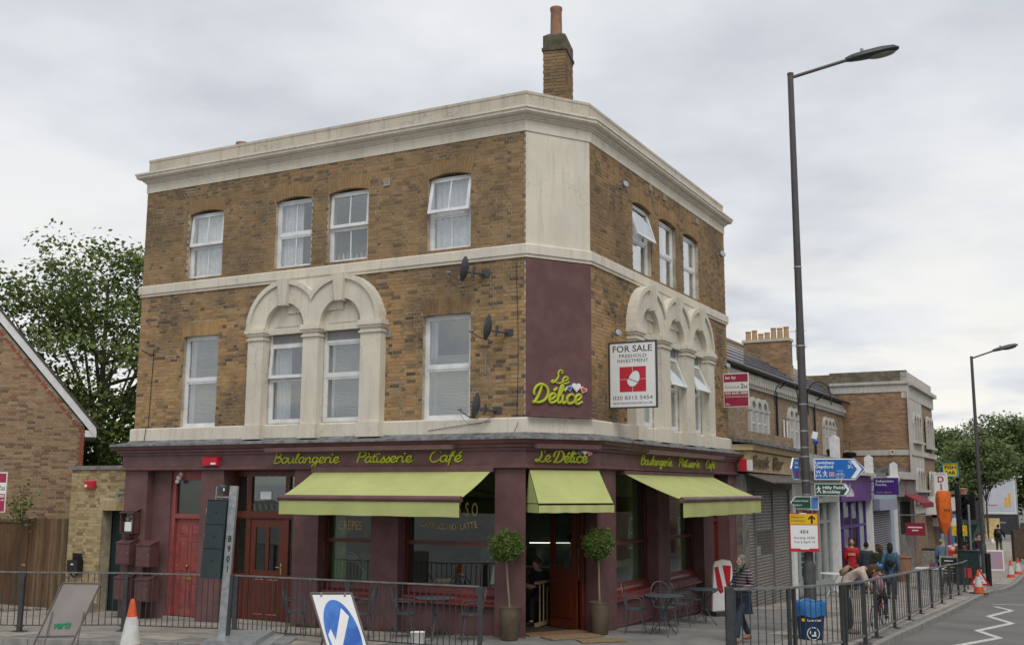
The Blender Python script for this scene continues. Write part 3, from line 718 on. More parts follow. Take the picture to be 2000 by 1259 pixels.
# ---------------- stucco window surrounds
D = .20
def arch_surround(F, cs, ri, ro, piers, zsp=6.27, D=.20):
    s = part('arched_surround', MB(), CREAM, cafe, F) if False else None
    root = None
    mb = MB()
    n = 20
    zc = zsp
    for k, c in enumerate(cs):
        lo = (cs[k - 1] + c) / 2 if k else None; hi = (cs[k + 1] + c) / 2 if k < len(cs) - 1 else None
        def lim(t, r):
            x = r * math.cos(t)
            if hi is not None and x > hi - c: r = (hi - c) / math.cos(t)
            if lo is not None and x < lo - c: r = (lo - c) / math.cos(t)
            return r
        for i in range(n):
            a, b = math.pi * i / n, math.pi * (i + 1) / n
            for (r0, r1, d, y1) in ((ri, ro - .10, D - .02, .0), (ro - .10, ro, D + .03, .0)):
                q = []
                for t, rr in ((a, r0), (a, r1), (b, r1), (b, r0)):
                    r = lim(t, rr); q.append((c + r * math.cos(t), zc + r * math.sin(t)))
                if abs(q[0][0] - q[1][0]) + abs(q[0][1] - q[1][1]) < .004 and abs(q[3][0] - q[2][0]) + abs(q[3][1] - q[2][1]) < .004: continue
                mb.hexa([(q[0][0], -d, q[0][1]), (q[0][0], y1, q[0][1]), (q[3][0], y1, q[3][1]), (q[3][0], -d, q[3][1]),
                         (q[1][0], -d, q[1][1]), (q[1][0], y1, q[1][1]), (q[2][0], y1, q[2][1]), (q[2][0], -d, q[2][1])][::1])
    # spandrel backing between the arches
    o = part('arch', mb, CREAM, cafe, F)
    bm = bmesh.new(); bm.from_mesh(o.data); bmesh.ops.recalc_face_normals(bm, faces=bm.faces); bm.to_mesh(o.data); bm.free()
    if len(cs) > 1: part('spandrel', MB().box(cs[0], cs[-1], -.08, -.002, zsp + .3, 7.28), CREAM, o, F)
    for c in cs:
        # tympanum with a small moulded arch, lintel, keystone
        ty = [(c + ri * math.cos(math.pi * i / 16), zc + ri * math.sin(math.pi * i / 16)) for i in range(17)]
        part('tympanum', MB().prism(ty, -.03, .01), CREAM, o, F)
        ty2 = [(c + (ri - .14) * math.cos(math.pi * i / 16), zc + .03 + (ri - .14) * math.sin(math.pi * i / 16)) for i in range(17)]
        part('tympanum_panel', MB().prism(ty2, -.05, -.03), CREAM, o, F)
        part('lintel', MB().box(c - ri - .01, c + ri + .01, -.08, .02, 6.14, zc), CREAM, o, F)
        part('keystone', MB().hexa([(c - .09, -D - .07, zc + ri - .06), (c + .09, -D - .07, zc + ri - .06), (c + .09, -.01, zc + ri - .06), (c - .09, -.01, zc + ri - .06),
                                    (c - .14, -D - .10, 7.30), (c + .14, -D - .10, 7.30), (c + .14, -.01, 7.30), (c - .14, -.01, 7.30)]), CREAM, o, F)
    for a, b in piers:
        part('pilaster', MB().box(a, b, -D, .01, 4.2, 6.04), CREAM, o, F)
        part('plinth', MB().box(a - .03, b + .03, -D - .05, -.0, 3.905, 4.2), CREAM, o, F)
        cp = MB()
        for (z0, z1, e) in ((6.02, 6.06, .025), (6.06, 6.12, .0), (6.12, 6.17, .035), (6.17, 6.235, .06), (6.235, 6.28, .045)):
            cp.box(a - e, b + e, -D - e - .01, .01, z0, z1)
        part('capital', cp, CREAM, o, F)
    return o
arch_surround(FL, [4.42, 5.88], .52, 1.02, [(3.46, 3.88), (4.95, 5.35), (6.42, 6.92)])
arch_surround(FR, [2.85, 4.52, 6.20], .54, 1.03, [(1.85, 2.30), (3.40, 3.97), (5.07, 5.65), (6.75, 7.22)])
# chimney on the chamfer roof
Mc = T(*[.0, .0, 0]) @ RZ(rad(-28))
ch0 = Vector((1.02, 22.75))
FCH = T(ch0.x, ch0.y, 0) @ RZ(rad(-14))
chim = part('chimney', MB().box(-.245, .245, -.43, .43, 10.1, 12.45), MORTAR, cafe, FCH)
for F_, w_ in ((FCH @ T(-.25, -.44, 0), .50), (FCH @ T(-.25, .44, 0) @ RZ(rad(-90)), .88), (FCH @ T(.25, -.44, 0) @ RZ(rad(90)), .88)):
    BW.wall(F_, 0, w_, 10.45, 12.45, tone=lambda t, u, z: t * .7)
cm = MB().box(-.28, .28, -.47, .47, 12.45, 12.52).box(-.255, .255, -.45, .45, 12.52, 12.80)
cm.hexa([(-.255, -.45, 12.80), (.255, -.45, 12.80), (.255, .45, 12.80), (-.255, .45, 12.80), (-.14, -.32, 12.90), (.14, -.32, 12.90), (.14, .32, 12.90), (-.14, .32, 12.90)])
part('chimney_cap', cm, pm('sooty brick cap', (.13, .11, .075), .95, (.07, .07, .04), 6, .5, 40), chim, FCH)
part('chimney_pot', MB().lathe([(.15, 0), (.135, .12), (.125, .64), (.14, .66), (.14, .72), (.105, .72), (.10, .5)], 20), TERRA, chim, FCH @ T(-.02, -.12, 12.86), smooth=True)
pot = part('chimney_pot', MB().lathe([(.11, 0), (.11, .3), (.15, .34), (.15, .40), (.12, .40)], 20), TERRA, cafe, T(*LS(2.05, -.9), 10.62), smooth=True)
part('chimney', MB().box(-.35, .35, -.25, .25, 10.1, 10.63), MORTAR, cafe, T(*LS(2.05, -.9), 0))
BWR = Bricks(); BWR.rec = [r for r in BW.rec if r[0] is FR]; BWR.vou = [r for r in BW.vou if r[0] is FR]; BW.rec = [r for r in BW.rec if r[0] is not FR]; BW.vou = [r for r in BW.vou if r[0] is not FR]
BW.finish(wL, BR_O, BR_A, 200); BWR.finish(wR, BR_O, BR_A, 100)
# ---------------- ground floor: pilasters, recesses, doors, shop windows
def pil(F, a, b, name='pilaster'):
    part(name, MB().box(a, b, -.12, .45, -.6, 3.26), PURPLE, cafe, F)
for a, b in ((-.07, .63), (2.23, 2.87), (4.80, 5.44), (6.74, 7.38)): pil(FL, a, b)
for a, b in ((3.21, 3.95), (6.31, 7.10), (8.42, 9.02)): pil(FR, a, b)
# corner pilasters shaped to the chamfer
def cornerpil(poly): part('pilaster', MB().prismz(poly, -.6, 3.26), PURPLE, cafe, I4)
mA = (nL + nC) / (1 + nL @ nC); mB = (nC + nR) / (1 + nC @ nR)
cornerpil([LS(9.52, .12), tuple(A2 + mA * .12), tuple(A2 - nC * .42 + dC * .03), LS(9.52, -.45)])
cornerpil([tuple(B2 + mB * .12), RS(.88, .12), RS(.88, -.45), tuple(B2 - nC * .42 - dC * .03)])
part('recess_wall', MB().box(.63, 1.16, .08, .3, -.5, 3.26), PURPLE, cafe, FL)
# red panelled door of the upstairs flat
dr = part('door', MB().box(.0, .80, .0, .045, .0, 2.10), REDDOOR, cafe, FL @ T(1.28, .19, .10))
pn = MB()
for (x0, x1, z0, z1) in ((.1, .36, 1.72, 1.98), (.44, .70, 1.72, 1.98), (.1, .36, .92, 1.62), (.44, .70, .92, 1.62), (.1, .36, .2, .72), (.44, .70, .2, .72)):
    e = .02
    part('panel_moulding', wall_mb(x0, x1, z0, z1, [(x0 + .025, x1 - .025, z0 + .025, z1 - .025)], .012, -.012), REDDOOR, dr)
    part('panel', MB().hexa([(x0 + .025, -.001, z0 + .025), (x1 - .025, -.001, z0 + .025), (x1 - .06, -.012, z0 + .06), (x0 + .06, -.012, z0 + .06), (x0 + .025, -.001, z1 - .025), (x1 - .025, -.001, z1 - .025), (x1 - .06, -.012, z1 - .06), (x0 + .06, -.012, z1 - .06)]), REDDOOR, dr)
part('letter_slot', MB().box(.28, .52, -.012, .0, .78, .84), pm('brass', (.45, .32, .10), .3, metal=.8), dr)
part('door_knob', MB().ball((.40, -.05, 1.08), .035).tube([(.4, 0, 1.08), (.4, -.04, 1.08)], .015), MATS['brass'], dr, smooth=True)
part('door_lock', MB().tube([(.07, 0, 1.08), (.07, -.012, 1.08)], .02), GALV, dr)
part('door_frame', wall_mb(1.16, 2.23, .03, 3.26, [(1.27, 2.09, .10, 2.21), (1.27, 2.09, 2.31, 3.05)], .12, .12), REDDOOR, cafe, FL)
part('transom_pane', MB().box(1.27, 2.09, .18, .187, 2.31, 3.05), glassmat('obscured glass', (.45, .48, .44), 1.4, .25), cafe, FL)
part('transom_backing', MB().box(1.25, 2.11, .26, .28, 2.2, 3.1), pm('hall behind glass', (.22, .24, .20), .9), cafe, FL)
part('door_step', MB().box(1.16, 2.23, -.02, .45, -.3, .10), SLAB, cafe, FL)
# brown double-light door
M2 = FL @ T(2.87, .22, .13)
part('door_frame', wall_mb(0, 1.93, 0, 3.12, [(.07, .38, .95, 2.10), (.07, .38, 2.26, 3.0), (.50, 1.42, 0, 2.10), (.50, 1.42, 2.26, 3.0), (1.54, 1.86, .95, 2.10), (1.54, 1.86, 2.26, 3.0)], .09), MAHOG, cafe, M2)
for a, b, c, d in ((.07, .38, .95, 2.10), (.07, .38, 2.26, 3.0), (.50, 1.42, 2.26, 3.0), (1.54, 1.86, .95, 2.10), (1.54, 1.86, 2.26, 3.0)):
    part('pane', MB().box(a, b, .04, .046, c, d), GLASSD, cafe, M2)
part('sidelight_panel', MB().box(.1, .35, -.012, .0, .12, .85), MAHOG, cafe, M2); part('sidelight_panel', MB().box(1.57, 1.83, -.012, .0, .12, .85), MAHOG, cafe, M2)
part('transom_rail', MB().box(-.0, 1.93, -.03, .0, 2.13, 2.21), MAHOG, cafe, M2)
d2 = part('door', wall_mb(0, .92, 0, 2.08, [(.14, .42, 1.02, 1.92), (.50, .78, 1.02, 1.92)], .05), MAHOG, cafe, M2 @ T(.50, .02, .01))
for a, b in ((.14, .42), (.50, .78)):
    part('pane', MB().box(a, b, .02, .026, 1.02, 1.92), GLASSD, d2)
    part('panel', MB().box(a + .03, b - .03, -.01, 0, .16, .78), MAHOG, d2)
    part('panel_moulding', MB().box(a, b, -.014, 0, .82, .84).box(a, b, -.014, 0, .11, .13), pm('worn edge timber', (.36, .16, .13), .5) if 'worn edge timber' not in MATS else MATS['worn edge timber'], d2)
part('door_handle', MB().box(.84, .875, -.012, 0, .95, 1.18).box(.74, .86, -.05, -.035, 1.09, 1.11).box(.85, .865, -.05, 0, 1.09, 1.11), pm('polished brass', (.75, .55, .25), .2, metal=.9), d2)
part('notice', MB().box(.72, 1.02, .028, .034, 2.52, 2.68), SIGNW, cafe, M2)
part('door_step', MB().box(2.87, 4.80, -.02, .5, -.3, .13), SLAB, cafe, FL)
# etched leaded pattern in the transom
tr = MB()
for i in range(6):
    tr.tube([(.52 + i * .16, .036, 2.28), (.60 + i * .16, .036, 2.42)], .006, 5); tr.tube([(.60 + i * .16, .036, 2.28), (.52 + i * .16, .036, 2.42)], .006, 5)
part('leaded_pattern', tr, GREY, cafe, M2)
def shopwin(F, a, b, zt, zs, zr=1.85, y=.14, base=0.0, mull=()):
    """shop window: timber frame, transom, upper and lower panes, sloping sill, moulded stall riser"""
    M = F @ T(a, y, 0); w = b - a; fw = .06
    cuts = [0] + [m for m in mull] + [w]
    holes = []
    for i in range(len(cuts) - 1):
        p, q = cuts[i] + (fw if i == 0 else .03), cuts[i + 1] - (fw if i == len(cuts) - 2 else .03)
        holes += [(p, q, zs + .04, zr - .03), (p, q, zr + .03, 3.26 - .05)]
    fr = part('shop_window', wall_mb(0, w, zs, 3.26, holes, .07), MAHOG, cafe, M)
    for h in holes: part('pane', MB().box(h[0] - .01, h[1] + .01, .03, .037, h[2] - .01, h[3] + .01), GLASSD, fr, M)
    part('transom', MB().box(0, w, -.03, -.001, zr - .035, zr + .035), MAHOG, fr, M)
    sill = MB()
    prof = [(.06, zs + .01), (-.02, zs), (-.03, zs - .06), (-.05, zs - .11), (-.16, zs - .16), (-.17, zs - .21), (-.22, zs - .25), (-.23, zs - .29), (-.21, zs - .31), (.3, zs - .31), (.3, zs)]
    vs = [(0, y_, z_) for y_, z_ in prof] + [(w, y_, z_) for y_, z_ in prof]; k = len(prof)
    sill.add(vs, [tuple(range(k)), tuple(range(2 * k - 1, k - 1, -1))] + [(i, i + k, (i + 1) % k + k, (i + 1) % k) for i in range(k)])
    o = part('sill', sill, REDWOOD, fr, M)
    bm = bmesh.new(); bm.from_mesh(o.data); bmesh.ops.recalc_face_normals(bm, faces=bm.faces); bm.to_mesh(o.data); bm.free()
    part('stall_riser', MB().box(0, w, -.12, .25, -.5, zs - .31), PURPLE2, fr, M)
    part('riser_moulding', MB().box(0, w, -.15, -.12, .18, .21).box(0, w, -.15, -.12, .02, .05), PURPLE2, fr, M)
    return fr
gw1 = shopwin(FL, 5.44, 6.74, 2.4, 1.02)
gw2 = shopwin(FL, 7.38, 9.52, 2.4, 1.02)
gw3 = shopwin(FR, .88, 3.21, 2.8, .98, 1.80)
gw4 = shopwin(FR, 3.95, 6.31, 2.8, .98, 1.80)
for F_, a, b in ((FL, 5.44, 6.74), (FL, 7.38, 9.52), (FR, .88, 3.21), (FR, 3.95, 6.31)): 
    part('soffit', MB().box(a, b, -.05, .5, 3.22, 3.27), PURPLE2, cafe, F_)
# red side door at the far end of the right front
d3 = part('door', wall_mb(0, 1.10, 0, 2.15, [(.36, .74, 1.15, 1.75)], .05), REDWOOD, cafe, FR @ T(7.21, .22, -.12))
part('pane', MB().box(.36, .74, .02, .026, 1.15, 1.75), GLASS, d3)
for z in (.3, .75, 1.0): part('panel_moulding', MB().box(.1, 1.0, -.014, 0, z, z + .03), REDWOOD, d3)
part('door_frame', wall_mb(7.10, 8.42, -.4, 3.26, [(7.20, 8.32, -.14, 2.05), (7.20, 8.32, 2.15, 3.1)], .1, .18), REDWOOD, cafe, FR)
part('transom_pane', MB().box(7.2, 8.32, .22, .227, 2.15, 3.1), GLASSD, cafe, FR)
part('hall_wall', MB().box(7.1, 8.42, .9, .95, -.3, 3.2), DARK, cafe, FR)
# ---------------- window lettering (gold, flat on the glass)
GOLD = pm('gold leaf letters', (.60, .44, .17), .45)
textw('CREPES', .58, .17, GOLD, gw1, FL @ T(5.74, .165, 2.06), .001)
for i, ch in enumerate('ESPRESSO'):
    me = text_mesh(ch, .25 / .69, .0008, bold=.003, align='CENTER'); me.transform(S3(.48, 1, 1)); part('letter', me, GOLD, gw2, FL @ T(8.93 - .17 * (7 - i), .165, 2.37) @ TXT)
def arctext(s, x0, x1, z, sag, h, par, F, mat):
    n = len(s)
    for i, ch in enumerate(s):
        if ch == ' ': continue
        t = (i + .5) / n; x = x0 + (x1 - x0) * t; a = -math.atan(4 * sag * (2 * t - 1) / (x1 - x0)) * -1
        zz_ = z - sag * (1 - (2 * t - 1) ** 2)
        me = text_mesh(ch, h / .69, .0008, bold=h * .02, align='CENTER'); me.transform(S3(.62, 1, 1))
        part('letter', me, mat, par, F @ T(x, .165, zz_) @ RY(-a) @ TXT)
arctext('CAPPUCCINO-LATTE', 7.72, 9.0, 2.16, .06, .12, gw2, FL, GOLD)
textw('MUNDIAL', .40, .09, GOLD, gw2, FL @ T(8.52, .165, 2.20), .001) if False else None
textw('CREPES', .62, .17, GOLD, gw3, FR @ T(1.2, .165, 2.62), .001) if False else None
# ---------------- open chamfer doorway
part('door_frame', wall_mb(.06, LEN_C - .06, .2, 3.26, [(.12, LEN_C - .12, .2, 3.2)], .08, .2), MAHOG, cafe, FC)
dd = part('door', wall_mb(0, .74, 0, 2.55, [(.12, .62, 1.15, 2.3)], .05), MAHOG, cafe, FC @ T(LEN_C - .14, .3, .25) @ RZ(rad(102)))
part('pane', MB().box(.12, .62, .02, .026, 1.15, 2.3), GLASSD, dd); part('panel', MB().box(.14, .6, -.012, 0, .2, .95).box(.14, .6, .05, .062, .2, .95), MAHOG, dd)
part('threshold', MB().box(.1, LEN_C - .1, .0, .35, -.1, .25), pm('worn timber sill', (.20, .13, .07), .7, (.2, .1, .05), 8, .2), cafe, FC)
# ---------------- cafe interior
foot2 = [LS(2.9, -.3), tuple(A2 - nC * .35), tuple(B2 - nC * .35), RS(7.0, -.3), RS(7.0, -6.5), LS(2.9, -6.5)]
part('cafe_floor', MB().prismz(foot2, .05, .24), pm('dark floor tiles', (.06, .045, .035), .5), cafe, I4)
IW = pm('cafe wall paint', (.20, .22, .15), .85); IWG = pm('cafe green wall', (.36, .40, .17), .85)
part('cafe_wall', MB().box(4.85, 9.0, 5.0, 5.1, .2, 3.34), IW, cafe, FL)
part('cafe_wall', MB().box(4.82, 4.92, .5, 5.0, .2, 3.34), IWG, cafe, FL)
part('hall_wall', MB().box(2.6, 2.7, .5, 5.0, 0, 3.34).box(2.7, 4.8, 3.4, 3.5, 0, 3.34), IW, cafe, FL)
part('cafe_wall', MB().box(1.5, 7.0, 5.2, 5.3, .2, 3.34), IW, cafe, FR)
part('cafe_wall', MB().box(6.9, 7.0, .4, 5.2, .2, 3.34), IWG, cafe, FR)
for F_, a, b in ((FL, 5.46, 5.80), (FR, 2.80, 3.19), (FR, 5.95, 6.29)):
    part('window_reveal', MB().box(a, b, .34, .42, .6, 3.2), IWG, cafe, F_)
part('window_shelf', MB().box(5.5, 9.5, .32, .75, .92, .96), pm('window shelf', (.13, .10, .07), .6), cafe, FL)
part('window_shelf', MB().box(.9, 6.3, .32, .7, .90, .94), MATS['window shelf'], cafe, FR)
part('timber_rail', MB().box(.9, 2.85, .36, .40, 1.28, 1.42), pm('pale pine', (.50, .33, .14), .6), cafe, FR)
ctr = thing('cafe_counter', 'dark serving counter with glass display deep inside the cafe', 'counter', T(*LS(8.6, -3.2), .24) @ RZ(AL))
part('counter_body', MB().box(-1.6, 1.2, -.3, .3, 0, 1.0), pm('counter wood', (.10, .045, .02), .5), ctr); part('counter_top', MB().box(-1.65, 1.25, -.34, .34, 1.0, 1.04), GREY, ctr)
part('display_glass', MB().box(-1.2, .4, -.25, .25, 1.04, 1.4), GLASSD, ctr)
tubel = thing('strip_light', 'thin lit strip light over the counter seen through the open door', 'light', T(.72, 25.0, 1.66))
em = bpy.data.materials.new('lit tube'); em.use_nodes = True; em.node_tree.nodes['Principled BSDF'].inputs['Emission Color'].default_value = (1, .95, .85, 1); em.node_tree.nodes['Principled BSDF'].inputs['Emission Strength'].default_value = 1.3
part('tube', MB().tube([(-.3, 0, 0), (1.0, 0, 0)], .012), em, tubel); part('housing', MB().box(-.35, 1.05, -.03, .03, .013, .05), GREY, tubel)
for i, (u, o_, lb) in enumerate(((9.0, -1.0, 'green enamel pendant lamp behind the cappuccino lettering'), (7.9, -1.6, 'green enamel pendant lamp hidden behind the long awning'))):
    p = thing('pendant_lamp', lb, 'lamp', T(*LS(u, o_), 2.18), 'pendant lamps in the cafe')
    part('lamp_shade', MB().lathe([(.19, 0), (.17, .05), (.07, .2), (.04, .30), (0, .31)], 20), pm('enamel green', (.16, .26, .13), .3) if 'enamel green' not in MATS else MATS['enamel green'], p, smooth=True)
    part('cable', MB().tube([(0, 0, .3), (0, 0, 1.15)], .006, 5), BLACK, p)
bal = thing('balustrade', 'turned pale wooden newel and low rail just inside the open doorway', 'balustrade', T(.93, 22.2, .24) @ RZ(rad(67)))
PALEW = pm('stripped pine', (.34, .25, .15), .6)
part('newel_post', MB().lathe([(.045, 0), (.05, .25), (.03, .3), (.045, .4), (.03, .5), (.045, .9), (.055, .93), (.05, 1.02), (.0, 1.08)], 14), PALEW, bal, smooth=True)
part('bottom_rail', MB().box(-1.15, 0, -.03, .03, .02, .09), PALEW, bal); part('hand_rail', MB().box(-1.15, 0, -.03, .03, .82, .87), PALEW, bal)
for i in range(5): part('baluster', MB().tube([(-.2 * i - .15, 0, .05), (-.2 * i - .15, 0, .85)], .014, 6), PALEW, bal)
vs_ = thing('flower_vase', 'pale dried pampas plumes in a vase behind the crepes window', 'vase', T(*LS(6.15, -.55), .96))
part('vase_body', MB().lathe([(.05, 0), (.07, .12), (.04, .24), (.045, .26)], 14), pm('vase glaze', (.35, .40, .36), .3), vs_, smooth=True)
pl = MB()
for i in range(26):
    a = R_.uniform(-.9, .9); b = R_.uniform(-.3, .3); h_ = R_.uniform(.3, .45)
    pl.tube(catmull([(0, 0, .2), (a * .12 - .05, b * .1, .2 + h_ * .6), (a * .3 - .15, b * .3, .2 + h_ * .95), (a * .45 - .22, b * .4, .2 + h_ * .85)], 3), [.004] * 4 + [.010] * 5 + [.003], 5)
part('plumes', pl, pm('dried plume', (.42, .37, .28), .9), vs_)
bs = thing('bread_basket', 'wicker basket of bread rolls behind the espresso window', 'basket', T(*LS(8.05, -.52), .96))
part('basket_body', MB().lathe([(.14, 0), (.2, .12), (.21, .13), (.19, .13)], 18), pm('wicker', (.30, .18, .08), .9, (.2, .1, .05), 30, .4, 60), bs)
for i in range(6): part('bread_roll', MB().ball((.1 * math.cos(i), .1 * math.sin(i), .15), .075, .055, .045), pm('bread crust', (.55, .26, .07), .7) if 'bread crust' not in MATS else MATS['bread crust'], bs, smooth=True)
bg = thing('carrier_bag', 'white carrier bag hanging behind the right end of the espresso window', 'bag', T(*LS(9.27, -.45), 1.10))
part('bag_body', MB().hexa([(-.13, -.04, 0), (.13, -.04, 0), (.13, .06, 0), (-.13, .06, 0), (-.07, -.02, .34), (.06, -.02, .34), (.06, .03, .34), (-.07, .03, .34)]), SIGNW, bg)
part('bag_print', MB().box(-.05, .06, -.042, -.038, .10, .2), pm('faded pink print', (.5, .18, .18), .7), bg); part('strap', MB().tube([(0, 0, .34), (-.02, 0, .7)], .008, 5), SIGNW, bg)
# ------------------------------------------------------------------ shop signs and fittings on the corner building
def sgn(name, label, M): return thing(name, label, 'sign', M, 'green lettering of the cafe')
def word(sg, s, F, u0, u1, z, h, sw=.018, off=.158):
    part('lettering', script(s, u1 - u0, h, sw), LIME, sg, F @ T(u0, -off, z), smooth=True)
s1 = thing('script_sign', 'green script Boulangerie on the long left fascia', 'sign', FL @ T(5.1, -.15, 3.4), 'green script signs'); word(s1, 'Boulangerie', FL, 4.28, 5.97, 3.395, .215)
s2 = thing('script_sign', 'green script Pàtisserie on the long left fascia', 'sign', FL @ T(7.0, -.15, 3.4), 'green script signs'); word(s2, 'Pàtisserie', FL, 6.40, 7.72, 3.395, .215)
s3 = thing('script_sign', 'green script Café at the right end of the long left fascia', 'sign', FL @ T(8.4, -.15, 3.4), 'green script signs'); word(s3, 'Café', FL, 8.12, 8.84, 3.395, .225)
s4 = thing('script_sign', 'small green script Boulangerie on the narrow right street fascia', 'sign', FR @ T(3, -.15, 3.4), 'green script signs'); word(s4, 'Boulangerie', FR, 2.15, 4.02, 3.395, .20, .019)
s5 = thing('script_sign', 'small green script Pàtisserie on the narrow right street fascia', 'sign', FR @ T(5, -.15, 3.4), 'green script signs'); word(s5, 'Pàtisserie', FR, 4.5, 5.95, 3.395, .20, .019)
s6 = thing('script_sign', 'small green script Café on the narrow right street fascia', 'sign', FR @ T(7, -.15, 3.4), 'green script signs'); word(s6, 'Café', FR, 6.45, 7.15, 3.395, .20, .019)
HB, HW, HR = pm('heart blue', (.03, .14, .42), .4), SIGNW, pm('heart red', (.75, .10, .10), .4)
def delice(F, M, lab, stacked):
    s = thing('cafe_name_sign', lab, 'sign', M, 'cafe name signs')
    if stacked:
        part('lettering', script('Le', .40, .24, .020), LIME, s, F @ T(.54, -.03, 4.88), smooth=True)
        part('lettering', script('Délice', 1.10, .33, .031, .02), LIME, s, F @ T(.13, -.03, 4.50), smooth=True)
        hs = ((.93, 4.795, .13, -18, HB), (1.09, 4.825, .20, 0, HW), (1.25, 4.775, .15, 20, HR))
    else:
        part('lettering', script('Le', .34, .215, .018), LIME, s, F @ T(.12, -.155, 3.385), smooth=True)
        part('lettering', script('Délice', .76, .215, .021, .02), LIME, s, F @ T(.50, -.155, 3.38), smooth=True)
        hs = ((1.08, 3.565, .085, -18, HB), (1.19, 3.59, .14, 0, HW), (1.30, 3.555, .10, 20, HR))
    for i, (u, z, w, a, m) in enumerate(hs):
        off = (.045 if stacked else .17) + i * .002
        Mh = F @ T(u, -off, z) @ RY(rad(a))
        part('heart', MB().prism(heart(w), -.012, .01), HW, s, Mh)
        part('heart', MB().prism(heart(w * .78), -.018, -.012), m, s, Mh)
    return s
delice(FC, FC @ T(.7, -.02, 4.6), 'large green script Le Délice with three hearts on the maroon corner wall', True)
delice(FC, FC @ T(.7, -.15, 3.4), 'smaller green script Le Délice with hearts over the corner door', False)
def troughlight(F, a, b, z, off, lab, arms):
    t = thing('trough_light', lab, 'sign light', F @ T((a + b) / 2, -.15, z), 'trough lights over the signs')
    part('trough', MB().box(a, b, -off - .05, -off + .05, z - .035, z + .035), PURPLE2, t, F)
    part('diffuser', MB().box(a + .02, b - .02, -off - .03, -off + .03, z - .04, z - .035), SIGNW, t, F)
    for u in arms: part('bracket', MB().box(u - .02, u + .02, -off + .05, -.0, z - .015, z + .015), PURPLE2, t, F)
troughlight(FL, 4.25, 8.80, 3.67, .42, 'long maroon trough light above the left fascia words', (4.9, 6.3, 7.7))
troughlight(FC, -.02, 1.38, 3.67, .42, 'short maroon trough light above the corner door name', (.3, 1.0))
troughlight(FR, 1.85, 7.0, 3.66, .42, 'maroon trough light above the right street fascia words', (2.6, 4.4, 6.2))
troughlight(FC, .0, 1.42, 4.28, .15, 'maroon trough light at the foot of the corner wall panel', (.35, 1.0))
def awning(F, u0, u1, z0, o0, v0, v1, z1, o1, zv, lab, dutch=False):
    a = thing('awning', lab, 'awning', F @ T((u0 + u1) / 2, -.15, z0), 'lime green awnings')
    n = 12; mb = MB(); vs = []
    for i in range(n + 1):
        t = i / n
        for k in range(7):
            s = k / 6; u = (u0 + (u1 - u0) * t) * (1 - s) + (v0 + (v1 - v0) * t) * s
            sag = .022 * math.sin(math.pi * s) * (1 if not dutch else .3)
            vs.append((u, -(o0 + (o1 - o0) * s), z0 + (z1 - z0) * s - sag))
    m = len(vs); vs += [(x, y, z - .006) for x, y, z in vs]
    fs = []
    for i in range(n):
        for k in range(6):
            q = (i * 7 + k, i * 7 + k + 1, (i + 1) * 7 + k + 1, (i + 1) * 7 + k); fs += [q, tuple(m + j for j in q[::-1])]
    mb.add(vs, fs); part('canopy', mb, AWN, a, F, smooth=True)
    # sewn seams between the canvas widths
    nse = max(2, int((u1 - u0) / 1.2))
    for i in range(1, nse):
        t = i / nse; pts = []
        for k in range(7):
            s = k / 6; u = (u0 + (u1 - u0) * t) * (1 - s) + (v0 + (v1 - v0) * t) * s
            pts.append((u, -(o0 + (o1 - o0) * s), z0 + (z1 - z0) * s - .022 * math.sin(math.pi * s) * (1 if not dutch else .3) + .001))
        part('seam', MB().tube(pts, .006, 5, flat=.4), AWN, a, F)
    # valance with soft ripples
    mb = MB(); vs = []; n = 40
    for i in range(n + 1):
        t = i / n; u = v0 + (v1 - v0) * t; r = .012 * math.sin(t * 31) + .006 * math.sin(t * 77)
        vs += [(u, -o1 - .02, z1 - .03), (u, -o1 - .02 - r, zv + .004 * math.sin(t * 23))]
    m = len(vs); vs += [(x, y + .004, z) for x, y, z in vs]
    fs = [(2 * i, 2 * i + 1, 2 * i + 3, 2 * i + 2) for i in range(n)] + [(m + 2 * i, m + 2 * i + 2, m + 2 * i + 3, m + 2 * i + 1) for i in range(n)]
    mb.add(vs, fs); part('valance', mb, AWN, a, F, smooth=True)
    if not dutch:
        part('front_bar', MB().tube([(v0 - .03, -o1, z1), (v1 + .03, -o1, z1)], .058, 12), PURPLE2, a, F, smooth=True)
        part('cassette', MB().box(u0 - .06, u1 + .06, -.2, -.0, z0 - .02, z0 + .055), PURPLE2, a, F)
        for u in (u0 + .5, u1 - .5):
            v = v0 + .35 if u < (u0 + u1) / 2 else v1 - .35; mid = (u + v) / 2 + (.55 if u < (u0 + u1) / 2 else -.55)
            part('folding_arm', MB().tube([(u, -.15, z0 - .08), (mid, -(o1 * .5), z0 - .35), (v, -o1 + .04, z1 - .01)], .022, 8), PURPLE2, a, F)
    else:
        for u, v in ((u0, v0), (u1, v1)):
            sd = MB(); e = .003
            sd.add([(u, -o0, z0), (v, -o1, z1), (u, -.02, z1 - .01), (u + e, -o0, z0), (v + e, -o1, z1), (u + e, -.02, z1 - .01)], [(0, 1, 2), (5, 4, 3)])
            part('side_panel', sd, AWN, a, F)
            sv = MB(); sv.add([(v, -o1, z1), (u, -.02, z1 - .01), (u, -.02, zv), (v, -o1, zv), (v + e, -o1, z1), (u + e, -.02, z1 - .01), (u + e, -.02, zv), (v + e, -o1, zv)], [(0, 1, 2, 3), (7, 6, 5, 4)])
            part('side_valance', sv, AWN, a, F)
        part('frame_bar', MB().tube([(v0, -o1, z1), (v1, -o1, z1)], .008, 6).tube([(u0, -.02, z1), (v0, -o1, z1)], .008, 6).tube([(u1, -.02, z1), (v1, -o1, z1)], .008, 6)
             .tube([(u0, -o0, z0), (v0, -o1, z1)], .007, 6).tube([(u1, -o0, z0), (v1, -o1, z1)], .007, 6), pm('awning seam', (.10, .09, .03), .7), a, F)
    return a
